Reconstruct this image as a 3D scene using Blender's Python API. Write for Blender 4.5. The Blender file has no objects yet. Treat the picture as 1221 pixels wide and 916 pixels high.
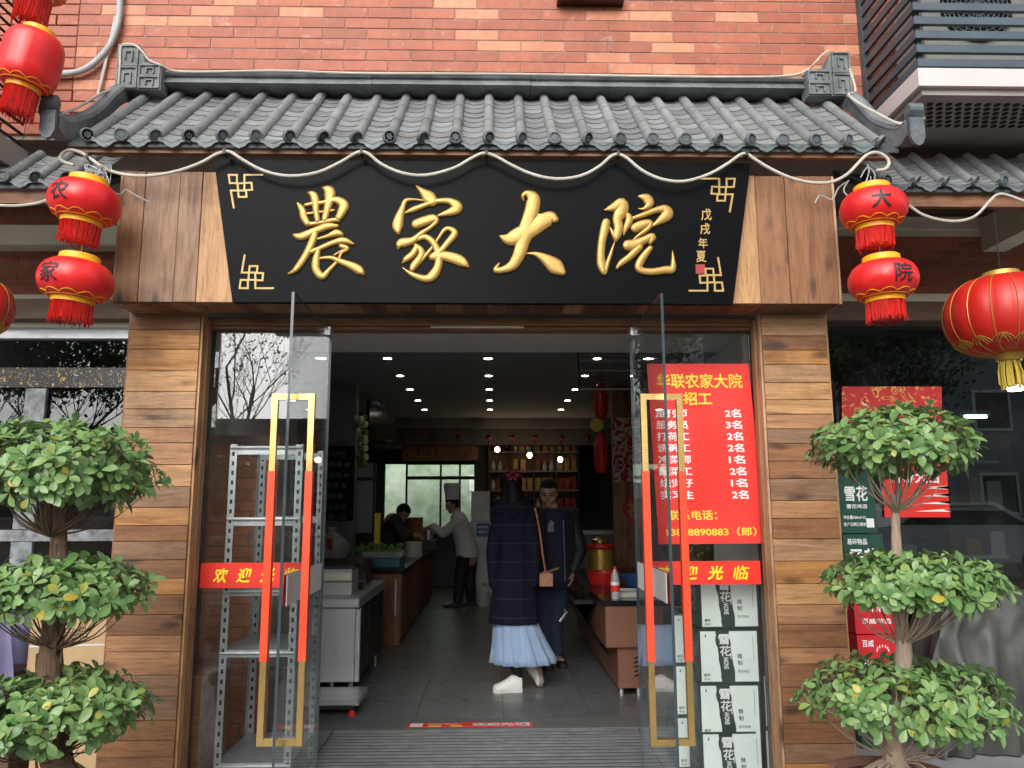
import bpy, math, random
from mathutils import Vector, Matrix, Euler
random.seed(11)
sc = bpy.context.scene
COL = sc.collection
PI = math.pi
# ---------------------------------------------------------------- camera
F_PX, CX, CY = 915.0, 610.5, 458.0
PITCH, YAW, ROLL, EYE = math.atan(144/915.0), 0.0243, 0.0034, 1.42
Fw = Vector((math.sin(YAW)*math.cos(PITCH), math.cos(YAW)*math.cos(PITCH), math.sin(PITCH)))
R0 = Vector((math.cos(YAW), -math.sin(YAW), 0)); U0 = R0.cross(Fw)
Uv = U0*math.cos(ROLL) + R0*math.sin(ROLL); Rv = R0*math.cos(ROLL) - U0*math.sin(ROLL)
cam_d = bpy.data.cameras.new('camera'); cam = bpy.data.objects.new('camera', cam_d); COL.objects.link(cam)
cam.matrix_world = Matrix(((Rv.x,Uv.x,-Fw.x,0),(Rv.y,Uv.y,-Fw.y,0),(Rv.z,Uv.z,-Fw.z,EYE),(0,0,0,1)))
cam_d.lens = F_PX/1221*36; cam_d.sensor_width = 36; cam_d.clip_end = 500; cam_d.clip_start = .05
sc.camera = cam
# ---------------------------------------------------------------- sky, sun, exposure (overcast day)
w = bpy.data.worlds.new("World"); sc.world = w; w.use_nodes = True
wn, wl = w.node_tree.nodes, w.node_tree.links
sky = wn.new('ShaderNodeTexSky'); sky.sky_type = 'NISHITA'; sky.sun_disc = False
sky.sun_elevation = math.radians(33); sky.sun_rotation = math.radians(195)
sky.air_density = 1.0; sky.dust_density = 4.0; sky.ozone_density = 1.0
hs = wn.new('ShaderNodeHueSaturation'); hs.inputs['Saturation'].default_value = .22
wl.new(sky.outputs[0], hs.inputs['Color']); wl.new(hs.outputs[0], wn['Background'].inputs[0])
wn['Background'].inputs[1].default_value = .15
sd = bpy.data.lights.new('sun', 'SUN'); sd.energy = 1.35; sd.angle = math.radians(70); sd.color = (1, .97, .92)
sun = bpy.data.objects.new('sun', sd); COL.objects.link(sun)
sun.rotation_euler = (math.radians(57), 0, math.radians(-15))
sc.view_settings.view_transform = 'Standard'; sc.view_settings.look = 'None'
sc.view_settings.gamma = 1; sc.view_settings.exposure = .62
sc.cycles.use_denoising = True; sc.cycles.max_bounces = 8; sc.cycles.transparent_max_bounces = 16
sc.cycles.sample_clamp_indirect = 4

# ---------------------------------------------------------------- measuring helpers
def ray(u, v): return Fw + Rv*((u-CX)/F_PX) - Uv*((v-CY)/F_PX)
O = Vector((0,0,EYE))
def P(u, v, Y): d = ray(u,v); return O + d*(Y/d.y)
def PZ(u, v, Z): d = ray(u,v); return O + d*((Z-EYE)/d.z)
# ---------------------------------------------------------------- materials
def newmat(name):
    m = bpy.data.materials.new(name); m.use_nodes = True
    n, l = m.node_tree.nodes, m.node_tree.links
    return m, n, l, n['Principled BSDF']
def coords(n, l, stretch=(1,1,1), shift=True, kind='Object'):
    tc = n.new('ShaderNodeTexCoord'); mp = n.new('ShaderNodeMapping'); mp.inputs['Scale'].default_value = stretch
    if shift:
        oi = n.new('ShaderNodeObjectInfo'); mu = n.new('ShaderNodeMath'); mu.operation = 'MULTIPLY'; mu.inputs[1].default_value = 37.
        l.new(oi.outputs['Random'], mu.inputs[0]); ad = n.new('ShaderNodeVectorMath'); ad.operation = 'ADD'
        l.new(tc.outputs[kind], ad.inputs[0]); l.new(mu.outputs[0], ad.inputs[1]); l.new(ad.outputs[0], mp.inputs[0])
    else: l.new(tc.outputs[kind], mp.inputs[0])
    return mp.outputs[0]
def noise(n, l, vec, scale, detail=5, rough=.6, dist=0):
    t = n.new('ShaderNodeTexNoise'); t.inputs['Scale'].default_value = scale; t.inputs['Detail'].default_value = detail
    t.inputs['Roughness'].default_value = rough; t.inputs['Distortion'].default_value = dist
    l.new(vec, t.inputs['Vector']); return t.outputs[0]
def ramp(n, l, fac, stops, interp='LINEAR'):
    r = n.new('ShaderNodeValToRGB'); r.color_ramp.interpolation = interp
    e = r.color_ramp.elements
    while len(e) < len(stops): e.new(.5)
    for k, (p, c) in enumerate(stops): e[k].position = p; e[k].color = (*c, 1) if len(c) == 3 else c
    l.new(fac, r.inputs[0]); return r.outputs[0]
def mixc(n, l, fac, a, b, mode='MIX'):
    m = n.new('ShaderNodeMix'); m.data_type = 'RGBA'; m.blend_type = mode
    for s, i in ((fac,0),(a,6),(b,7)):
        if isinstance(s, (int,float)): m.inputs[i].default_value = s
        elif isinstance(s, tuple): m.inputs[i].default_value = (*s,1)
        else: l.new(s, m.inputs[i])
    return m.outputs[2]
def mapr(n, l, val, a, b, c, d):
    m = n.new('ShaderNodeMapRange'); l.new(val, m.inputs[0])
    for i, x in enumerate((a,b,c,d)): m.inputs[i+1].default_value = x
    return m.outputs[0]
def dobump(n, l, b, h, strength, dist=.01):
    bp = n.new('ShaderNodeBump'); bp.inputs['Strength'].default_value = strength; bp.inputs['Distance'].default_value = dist
    l.new(h, bp.inputs['Height']); l.new(bp.outputs[0], b.inputs['Normal'])
def pm(name, col, rough=.6, metal=0, col2=None, var=.25, vs=6, bump=.15, bs=50, rnd=0, stretch=(1,1,1), spec=.5,
       emis=0, coat=0, trans=0, rvar=.12, alpha=1, sheen=0, sub=0):
    m, n, l, b = newmat(name)
    v = coords(n, l, stretch)
    f = noise(n, l, v, vs)
    if col2 is None: col2 = tuple(c*(1-var) for c in col)
    c = mixc(n, l, mapr(n, l, f, .3, .7, 0, 1), col, col2)
    if rnd:
        oi = n.new('ShaderNodeObjectInfo'); c = mixc(n, l, 1., c, ramp(n, l, oi.outputs['Random'], [(0,(1-rnd,)*3),(1,(1,)*3)]), 'MULTIPLY')
    l.new(c, b.inputs['Base Color'])
    l.new(mapr(n, l, noise(n, l, v, vs*2.3), .25, .75, max(0,rough-rvar), min(1,rough+rvar)), b.inputs['Roughness'])
    b.inputs['Metallic'].default_value = metal; b.inputs['Specular IOR Level'].default_value = spec
    if coat: b.inputs['Coat Weight'].default_value = coat; b.inputs['Coat Roughness'].default_value = .08
    if sheen: b.inputs['Sheen Weight'].default_value = sheen
    if trans: b.inputs['Transmission Weight'].default_value = trans
    if sub: b.inputs['Subsurface Weight'].default_value = sub; b.inputs['Subsurface Radius'].default_value = (.02,.01,.005)
    if alpha < 1: b.inputs['Alpha'].default_value = alpha
    if emis: l.new(c, b.inputs['Emission Color']); b.inputs['Emission Strength'].default_value = emis
    if bump: dobump(n, l, b, noise(n, l, v, bs, 4), bump)
    return m
def wood(name, axis, tones, rough=.55, grain=1., knots=True):
    """tones: list of base colours one of which each plank takes"""
    m, n, l, b = newmat(name)
    st = {'x': (1.3,16,16), 'z': (16,16,1.3), 'y': (16,1.3,16)}[axis]
    kt = {'x': (3.2,9,9), 'z': (9,9,3.2), 'y': (9,3.2,9)}[axis]
    v = coords(n, l, st); oi = n.new('ShaderNodeObjectInfo')
    g1 = noise(n, l, v, 1.6, 8, .65, .9); g2 = noise(n, l, v, 7, 6, .7, .3)
    big = noise(n, l, coords(n, l, tuple(s*.22 for s in st)), 2.2, 3)
    ns = len(tones)
    base = ramp(n, l, oi.outputs['Random'], [((k+.0)/ns, t) for k, t in enumerate(tones)], 'CONSTANT')
    c = mixc(n, l, 1., base, ramp(n, l, g1, [(.3,(.58,.50,.45)),(.46,(.86,.83,.80)),(.62,(1.08,1.06,1.03))]), 'MULTIPLY')
    c = mixc(n, l, .75*grain, c, ramp(n, l, g2, [(.34,(.55,.48,.42)),(.5,(1,1,1)),(.7,(1.12,1.1,1.08))]), 'MULTIPLY')
    c = mixc(n, l, mapr(n, l, big, .52, .74, 0, .35), c, (.17,.11,.075))
    hgt = g2
    if knots:
        vo = n.new('ShaderNodeTexVoronoi'); vo.inputs['Scale'].default_value = 1.0
        dv = n.new('ShaderNodeVectorMath'); dv.operation = 'ADD'
        l.new(coords(n, l, kt), dv.inputs[0]); nz = n.new('ShaderNodeTexNoise'); nz.inputs['Scale'].default_value = 2.
        l.new(coords(n, l, kt), nz.inputs['Vector'])
        sc_ = n.new('ShaderNodeVectorMath'); sc_.operation = 'SCALE'; sc_.inputs['Scale'].default_value = .35
        l.new(nz.outputs['Color'], sc_.inputs[0]); l.new(sc_.outputs[0], dv.inputs[1]); l.new(dv.outputs[0], vo.inputs['Vector'])
        c = mixc(n, l, mapr(n, l, vo.outputs['Distance'], .09, .25, .88, 0), c, (.05,.022,.012))
    gp = n.new('ShaderNodeNewGeometry'); c = mixc(n, l, .7, c, ramp(n, l, noise(n, l, gp.outputs['Position'], 2.6, 7, .7), [(.36,(.50,.45,.42)),(.48,(.92,.90,.88)),(.7,(1.08,1.08,1.08))]), 'MULTIPLY')
    l.new(c, b.inputs['Base Color']); l.new(mapr(n, l, g1, .3, .7, rough+.12, rough-.1), b.inputs['Roughness'])
    dobump(n, l, b, hgt, .35, .006)
    return m
def brickmat(name, col, col2, grime=(.62,.5,.44)):
    m, n, l, b = newmat(name); v = coords(n, l); oi = n.new('ShaderNodeObjectInfo')
    geo = n.new('ShaderNodeNewGeometry')
    add = n.new('ShaderNodeMath'); add.operation = 'ADD'; l.new(oi.outputs['Random'], add.inputs[0]); l.new(geo.outputs['Random Per Island'], add.inputs[1])
    fr = n.new('ShaderNodeMath'); fr.operation = 'FRACT'; l.new(add.outputs[0], fr.inputs[0])
    c = ramp(n, l, fr.outputs[0], [(0,col),(.5,tuple((a+b_)/2 for a,b_ in zip(col,col2))),(1,col2)])
    c = mixc(n, l, .55, c, ramp(n, l, noise(n, l, v, 22, 6), [(.3,(.68,.66,.64)),(.7,(1.15,1.15,1.15))]), 'MULTIPLY')
    gv = coords(n, l, (1,1,1), False)
    c = mixc(n, l, mapr(n, l, noise(n, l, v, 9, 8, .75, .6), .58, .74, 0, .55), c, grime)
    gp = n.new('ShaderNodeNewGeometry'); mp = n.new('ShaderNodeMapping'); mp.inputs['Scale'].default_value = (2.2,2.2,.9); l.new(gp.outputs['Position'], mp.inputs[0])
    c = mixc(n, l, .8, c, ramp(n, l, noise(n, l, mp.outputs[0], 1.6, 6, .65), [(.3,(.70,.68,.66)),(.5,(.98,.97,.96)),(.7,(1.1,1.1,1.1))]), 'MULTIPLY')
    l.new(c, b.inputs['Base Color']); b.inputs['Roughness'].default_value = .6
    dobump(n, l, b, noise(n, l, v, 90, 4), .25, .004)
    return m
def emit(name, col, s):
    m, n, l, b = newmat(name); b.inputs['Base Color'].default_value = (*col,1)
    b.inputs['Emission Color'].default_value = (*col,1); b.inputs['Emission Strength'].default_value = s
    return m
def glassmat(name, tint, refl=.055):
    m, n, l, b = newmat(name); n.remove(b)
    tr = n.new('ShaderNodeBsdfTransparent'); tr.inputs[0].default_value = (*tint,1)
    gl = n.new('ShaderNodeBsdfGlossy'); gl.inputs['Roughness'].default_value = .004; gl.inputs[0].default_value = (.95,.97,1,1)
    lw = n.new('ShaderNodeLayerWeight'); pw = n.new('ShaderNodeMath'); pw.operation = 'POWER'; pw.inputs[1].default_value = 4.5
    l.new(lw.outputs['Facing'], pw.inputs[0]); f = mapr(n, l, pw.outputs[0], 0, 1, refl, .8)
    sm = mapr(n, l, noise(n, l, coords(n, l), 1.7, 5, .7), .45, .8, 0, .022)
    df = n.new('ShaderNodeBsdfDiffuse'); df.inputs[0].default_value = (.7,.7,.7,1)
    m0 = n.new('ShaderNodeMixShader'); l.new(sm, m0.inputs[0]); l.new(tr.outputs[0], m0.inputs[1]); l.new(df.outputs[0], m0.inputs[2])
    mx = n.new('ShaderNodeMixShader'); l.new(f, mx.inputs[0]); l.new(m0.outputs[0], mx.inputs[1]); l.new(gl.outputs[0], mx.inputs[2])
    l.new(mx.outputs[0], n['Material Output'].inputs[0])
    return m
M = {}
honey, tan_, brown, umber, greyw = (.48,.235,.075),(.50,.285,.125),(.26,.12,.05),(.13,.058,.033),(.26,.15,.085)
M['plank_h'] = wood('wood_plank_horizontal', 'x', [brown,honey,greyw,honey,(.40,.21,.10),tan_,brown,(.42,.25,.13)])
M['plank_v'] = wood('wood_plank_vertical', 'z', [tan_,umber,tan_,greyw,brown,tan_,(.2,.12,.08),(.48,.31,.19)])
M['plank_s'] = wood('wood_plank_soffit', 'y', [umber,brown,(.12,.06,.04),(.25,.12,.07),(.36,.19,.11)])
M['frame_wood_v'] = wood('frame_wood_vertical', 'z', [(.3,.15,.07),(.36,.19,.09)], knots=False)
M['frame_wood_h'] = wood('frame_wood_horizontal', 'x', [(.26,.12,.06),(.30,.15,.07)], knots=False)
M['dark_wood'] = wood('dark_wood', 'x', [(.09,.05,.035),(.12,.07,.045)], knots=False)
M['counter_wood'] = wood('counter_wood', 'z', [(.26,.10,.045),(.3,.12,.05),(.22,.085,.04)], knots=False)
M['panel_wood'] = wood('panel_wood', 'z', [(.28,.13,.06),(.2,.09,.04),(.33,.16,.07)])
M['brick'] = brickmat('red_brick', (.41,.118,.06), (.33,.088,.046))
M['brick_light'] = brickmat('salmon_brick', (.60,.25,.135), (.53,.20,.105))
M['brick_brightened'] = brickmat('brightened_brick', (.64,.27,.16), (.54,.20,.115))  # same brick, colour raised to stand in for light lost behind the glass
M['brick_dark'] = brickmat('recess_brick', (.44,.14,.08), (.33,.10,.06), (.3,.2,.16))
M['mortar'] = pm('mortar', (.33,.24,.20), .9, vs=20, bump=.4)
M['cream'] = pm('cream_plaster', (.74,.70,.56), .8, col2=(.60,.56,.44), vs=3, bump=.2)
M['tile'] = pm('grey_roof_tile', (.27,.285,.288), .66, col2=(.165,.175,.172), vs=7, bump=.5, bs=45, rnd=.35)
M['tile_dark'] = pm('dark_roof_tile', (.085,.098,.108), .6, col2=(.05,.056,.06), vs=12, bump=.5, bs=60, rnd=.25)
M['tile_cap'] = pm('tile_cap', (.155,.19,.21), .5, col2=(.09,.105,.115), vs=25, bump=.3, rnd=.3)
M['ridge'] = pm('ridge_cement', (.21,.225,.235), .6, col2=(.09,.10,.105), vs=7, bump=.5, bs=70)
M['lacquer'] = pm('black_lacquer', (.006,.0065,.0075), .26, var=.1, bump=0, rvar=.02, spec=.035)
M['gold'] = pm('gold_paint', (.44,.275,.075), .36, .4, col2=(.38,.225,.055), vs=14, bump=.06, bs=40)
M['gold_flat'] = pm('gold_flat_paint', (.46,.31,.095), .45, .1, var=.12, bump=0)
M['brass'] = pm('brass', (.80,.56,.22), .24, .9, col2=(.68,.45,.16), vs=5, bump=0, rvar=.05)
M['orange'] = pm('orange_red_plastic_wrap', (.72,.075,.022), .35, col2=(.6,.055,.02), vs=4, bump=.05, coat=.2)
M['decal'] = pm('red_vinyl', (.80,.035,.02), .42, var=.05, bump=.02)
M['decal_yellow'] = pm('yellow_vinyl', (.9,.72,.03), .45, var=.03, bump=0)
M['paper_white'] = pm('white_print', (.8,.8,.78), .5, var=.03, bump=0)
M['poster'] = pm('red_poster', (.78,.04,.028), .4, col2=(.70,.03,.022), vs=1.5, bump=.05, bs=4)
M['poster_yellow'] = pm('poster_yellow_print', (.78,.62,.05), .5, var=.03, bump=0)
M['decal_back'] = pm('decal_back', (.62,.60,.58), .5, var=.06, bump=.02)
M['lantern'] = pm('lantern_red', (.80,.022,.02), .38, col2=(.62,.010,.014), vs=9, bump=.12, bs=14, coat=.12, sub=.1)
M['seal_red'] = pm('dull_seal_red', (.30,.03,.025), .5, bump=0)
M['cap_shade'] = pm('cap_recess', (.10,.115,.125), .7)
M['lantern_dim'] = pm('dimmed_lantern_red', (.16,.01,.01), .6)  # lantern red darkened; the dim room is put into the colour
M['bow_red'] = pm('dark_red_ribbon', (.22,.012,.03), .6, bump=.1)
M['lantern_cloth'] = pm('lantern_cloth_red', (.56,.018,.010), .42, col2=(.46,.012,.008), vs=5, bump=.05)
M['yellow_trim'] = pm('yellow_trim', (.88,.42,.01), .4, var=.1, bump=.02)
M['gold_trim'] = pm('gold_trim', (.62,.38,.07), .4, .5, bump=.05)
M['fringe'] = pm('red_fringe', (.72,.02,.012), .6, var=.2, vs=30, bump=.1)
M['fringe_gold'] = pm('gold_fringe', (.62,.45,.05), .6, var=.2, vs=30, bump=.1)
M['ink'] = pm('black_ink', (.015,.015,.018), .5, var=.1, bump=0)
M['glass'] = glassmat('clear_glass', (.965,.98,.975), .055)
M['window_glass'] = glassmat('window_glass', (.55,.6,.6), .05)
M['window_glass_right'] = glassmat('window_glass_right', (.55,.6,.6), .11)
M['glass_edge'] = pm('glass_edge', (.045,.065,.075), .15, var=.1, bump=0)
M['steel'] = pm('brushed_steel', (.58,.59,.60), .36, .6, var=.08, vs=3, stretch=(8,8,1), bump=0, rvar=.04)
M['zinc'] = pm('galvanised_steel', (.54,.57,.59), .45, .6, var=.2, vs=20, bump=.05)
M['alu'] = pm('aluminium', (.32,.325,.33), .42, .7, col2=(.2,.2,.205), vs=8, bump=.1)
M['alu_frame'] = pm('aluminium_frame', (.55,.57,.60), .4, .5, var=.12, bump=.03)
M['granite'] = pm('granite', (.17,.17,.165), .55, col2=(.09,.09,.088), vs=90, bump=.12, bs=120)
M['floor_tile'] = pm('grey_floor_tile', (.19,.193,.195), .34, col2=(.135,.137,.14), vs=4, bump=0, rnd=.14, spec=.5, rvar=.12)
M['grout'] = pm('dark_grout', (.035,.035,.035), .9, bump=.1)
M['concrete'] = pm('concrete_paving', (.26,.265,.27), .8, col2=(.19,.195,.2), vs=2.5, bump=.25, bs=40)
M['asphalt'] = pm('asphalt', (.06,.06,.062), .9, vs=3, bump=.4, bs=80)
M['ceiling'] = pm('ceiling_paint', (.42,.42,.41), .8, var=.05, bump=.02)
M['wall_dark'] = pm('dark_wall', (.11,.105,.1), .8, var=.2, bump=.1)
M['wall_grey'] = pm('grey_wall', (.22,.22,.21), .7, var=.15, bump=.05)
M['white_cable'] = pm('white_cable', (.56,.54,.48), .55, col2=(.42,.39,.33), vs=12, bump=.05)
M['conduit'] = pm('grey_conduit', (.42,.45,.45), .55, col2=(.3,.33,.34), vs=14, bump=.3, bs=90)
M['louver'] = pm('slate_blue_metal', (.085,.115,.14), .42, .3, col2=(.06,.08,.1), vs=4, bump=.05)
M['dark_metal'] = pm('dark_metal', (.03,.028,.028), .45, .3, bump=.05)
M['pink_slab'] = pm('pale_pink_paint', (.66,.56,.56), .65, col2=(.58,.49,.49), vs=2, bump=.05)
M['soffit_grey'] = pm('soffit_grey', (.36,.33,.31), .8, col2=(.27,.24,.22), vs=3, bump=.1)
M['hole'] = pm('dark_hole', (.012,.01,.01), .9, bump=0)
M['ac_white'] = pm('ac_casing', (.60,.60,.55), .5, col2=(.5,.5,.45), vs=3, bump=.02)
M['cardboard'] = pm('cardboard', (.45,.31,.17), .8, col2=(.38,.26,.14), vs=5, bump=.1)
M['box_side'] = pm('dark_green_carton', (.022,.05,.04), .42, var=.2, bump=.03)
M['box_white'] = pm('white_carton_print', (.80,.86,.82), .4, col2=(.74,.8,.77), vs=4, bump=.02)
M['box_green'] = pm('green_carton', (.015,.07,.05), .4, var=.2, bump=.03)
M['box_red'] = pm('red_carton', (.62,.02,.03), .4, var=.15, bump=.03)
M['tarp'] = pm('grey_tarp', (.062,.066,.062), .6, col2=(.04,.043,.04), vs=3, bump=.15, bs=12)
M['purple_cloth'] = pm('purple_cloth', (.17,.155,.27), .8, var=.3, vs=4, bump=.2)
M['terracotta'] = pm('terracotta', (.26,.13,.09), .75, col2=(.17,.09,.07), vs=8, bump=.2)
M['soil'] = pm('soil', (.05,.035,.025), .95, bump=.6)
M['bark'] = pm('bark', (.17,.105,.065), .85, col2=(.09,.055,.035), vs=30, stretch=(4,4,.6), bump=.8, bs=30)
M['bark_pale'] = pm('pale_bark', (.42,.32,.24), .8, col2=(.28,.2,.15), vs=20, stretch=(4,4,.8), bump=.5, bs=30)
M['navy_coat'] = None
M['skin'] = pm('skin', (.46,.26,.18), .5, var=.1, bump=.03, sub=.1)
M['hair'] = pm('black_hair', (.010,.008,.008), .65, spec=.25, bump=.3, bs=120, stretch=(1,1,.2))
M['jacket_black'] = pm('black_jacket', (.018,.018,.02), .6, bump=.3, bs=20, vs=8)
M['tshirt_navy'] = pm('navy_tshirt', (.014,.017,.05), .8, bump=.1)
M['jeans'] = pm('dark_jeans', (.03,.045,.085), .85, bump=.2, vs=10)
M['tights'] = pm('black_tights', (.012,.014,.02), .7, bump=.02)
M['sneaker'] = pm('white_sneaker', (.78,.76,.73), .5, var=.08, bump=.05)
M['sole'] = pm('worn_sole', (.42,.36,.32), .7, var=.3, bump=.2)
M['tulle'] = pm('pale_blue_tulle', (.34,.47,.68), .75, col2=(.25,.37,.57), vs=14, bump=.3, stretch=(3,3,.4), sheen=.4)
M['chef_white'] = pm('chef_white', (.62,.63,.64), .8, var=.12, vs=8, bump=.2)
M['blue_print'] = pm('blue_print', (.05,.14,.4), .5, bump=0)
M['leather_bag'] = pm('tan_leather', (.42,.2,.09), .45, col2=(.25,.1,.05), vs=40, bump=.2)
M['counter_brown'] = pm('brown_counter', (.25,.115,.07), .42, .15, var=.15, bump=.03)
M['black_stone'] = pm('black_stone_top', (.014,.014,.016), .18, var=.2, bump=.01)
M['plastic_blue'] = pm('blue_plastic', (.02,.15,.24), .4, bump=0)
M['plastic_red'] = pm('red_plastic', (.6,.025,.02), .35, bump=0)
M['plastic_clear'] = pm('clear_plastic', (.75,.8,.82), .15, alpha=.45, bump=0)
M['plastic_white'] = pm('white_plastic', (.55,.56,.55), .4, bump=0)
M['veg'] = pm('leafy_green', (.07,.17,.03), .7, col2=(.16,.26,.07), vs=20, bump=.4)
M['screen'] = pm('dark_screen', (.01,.012,.022), .12, bump=0)
M['bottle_dark'] = pm('dark_bottle', (.05,.02,.012), .15, bump=0, rnd=.6)
M['bottle_gold'] = pm('gold_box', (.45,.28,.07), .35, .3, bump=0, rnd=.5)
M['bottle_red'] = pm('red_box', (.42,.03,.02), .4, bump=0, rnd=.4)
M['downlight'] = emit('downlight_glow', (1,.95,.86), 15)
M['bulb'] = emit('warm_bulb_glow', (1,.72,.45), 14)
M['tube'] = emit('cool_lamp_glow', (.8,.93,1), 9)
M['white_car'] = pm('white_car_paint', (.7,.7,.72), .25, coat=.6, var=.05, bump=0)
M['rubber'] = pm('rubber', (.02,.02,.02), .8, bump=.1)
M['far_brick'] = pm('far_brick', (.55,.22,.14), .8, col2=(.46,.17,.11), vs=1.2, bump=.1)
M['far_grey'] = pm('far_grey_render', (.32,.33,.35), .8, vs=.6, bump=.05)
def leafmat(name, cols, rough=.34):
    m, n, l, b = newmat(name); oi = n.new('ShaderNodeObjectInfo'); g = n.new('ShaderNodeNewGeometry')
    a = n.new('ShaderNodeMath'); a.operation = 'ADD'; l.new(oi.outputs['Random'], a.inputs[0]); l.new(g.outputs['Random Per Island'], a.inputs[1])
    fr = n.new('ShaderNodeMath'); fr.operation = 'FRACT'; l.new(a.outputs[0], fr.inputs[0])
    c = ramp(n, l, fr.outputs[0], cols)
    c = mixc(n, l, .35, c, ramp(n, l, noise(n, l, coords(n, l), 60, 3), [(.3,(.7,.7,.7)),(.7,(1.2,1.2,1.2))]), 'MULTIPLY')
    c = mixc(n, l, g.outputs['Backfacing'], c, mixc(n, l, .5, c, (.16,.24,.12)))
    l.new(c, b.inputs['Base Color']); b.inputs['Roughness'].default_value = rough
    t = n.new('ShaderNodeBsdfTranslucent'); l.new(c, t.inputs[0]); mx = n.new('ShaderNodeMixShader'); mx.inputs[0].default_value = .2
    l.new(b.outputs[0], mx.inputs[1]); l.new(t.outputs[0], mx.inputs[2]); l.new(mx.outputs[0], n['Material Output'].inputs[0])
    return m
M['leaf'] = leafmat('ficus_leaf', [(0,(.09,.20,.06)),(.3,(.16,.30,.095)),(.6,(.25,.39,.14)),(.85,(.17,.30,.11)),(.97,(.26,.38,.10)),(.997,(.48,.38,.05))])
M['tree_leaf'] = leafmat('street_tree_leaf', [(0,(.03,.07,.02)),(.6,(.06,.11,.03)),(1,(.12,.11,.03))], .6)
def band_mat():
    m, n, l, b = newmat('dark_film_with_gold_leaves'); v = coords(n, l, (1,1,1), False)
    f = noise(n, l, v, 26, 3, .5, 1.5)
    c = ramp(n, l, f, [(0,(.012,.012,.014)),(.6,(.014,.014,.016)),(.63,(.42,.24,.04)),(.68,(.5,.33,.08)),(.7,(.02,.02,.02))])
    f2 = noise(n, l, v, 34, 2, .5, 2.5)
    c = mixc(n, l, mapr(n, l, f2, .64, .67, 0, .6), c, (.6,.6,.58))
    l.new(c, b.inputs['Base Color']); b.inputs['Roughness'].default_value = .25; return m
M['band'] = band_mat()
M['grey_band'] = pm('grey_marbled_film', (.07,.075,.085), .3, col2=(.30,.32,.34), vs=14, bump=0)
def plaid():
    m, n, l, b = newmat('navy_plaid_wool'); tc = n.new('ShaderNodeTexCoord'); sp = n.new('ShaderNodeSeparateXYZ'); l.new(tc.outputs['Object'], sp.inputs[0])
    def line(o, per, wd):
        a = n.new('ShaderNodeMath'); a.operation = 'MULTIPLY'; a.inputs[1].default_value = 1/per; l.new(o, a.inputs[0])
        f = n.new('ShaderNodeMath'); f.operation = 'FRACT'; l.new(a.outputs[0], f.inputs[0])
        g = n.new('ShaderNodeMath'); g.operation = 'LESS_THAN'; g.inputs[1].default_value = wd; l.new(f.outputs[0], g.inputs[0]); return g.outputs[0]
    c = mixc(n, l, line(sp.outputs[2], .14, .06), (.007,.008,.02), (.035,.02,.035))
    c2 = mixc(n, l, line(sp.outputs[0], .11, .06), c, (.018,.015,.03))
    l.new(c2, b.inputs['Base Color']); b.inputs['Roughness'].default_value = .9; b.inputs['Specular IOR Level'].default_value = .2
    dobump(n, l, b, noise(n, l, coords(n, l), 160, 3), .3, .003); return m
M['navy_coat'] = plaid()
def prismat(name, cols, sc_):
    m, n, l, b = newmat(name); f = noise(n, l, coords(n, l), sc_, 3, .5, 1.)
    l.new(ramp(n, l, f, cols, 'CONSTANT'), b.inputs['Base Color']); b.inputs['Roughness'].default_value = .5; return m
M['print_red'] = prismat('busy_red_print', [(0,(.55,.03,.03)),(.5,(.62,.05,.04)),(.57,(.75,.45,.1)),(.62,(.45,.02,.02)),(.7,(.7,.6,.4))], 14)
M['print_white'] = prismat('red_white_papercut_print', [(0,(.5,.02,.03)),(.47,(.6,.6,.58)),(.56,(.5,.02,.03)),(.63,(.6,.6,.58))], 9)
M['outside_green'] = pm('overgrown_garden', (.42,.50,.40), .9, col2=(.2,.3,.18), vs=4)
M['pale_wall'] = pm('pale_plaster', (.6,.58,.54), .8, var=.1)
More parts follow.
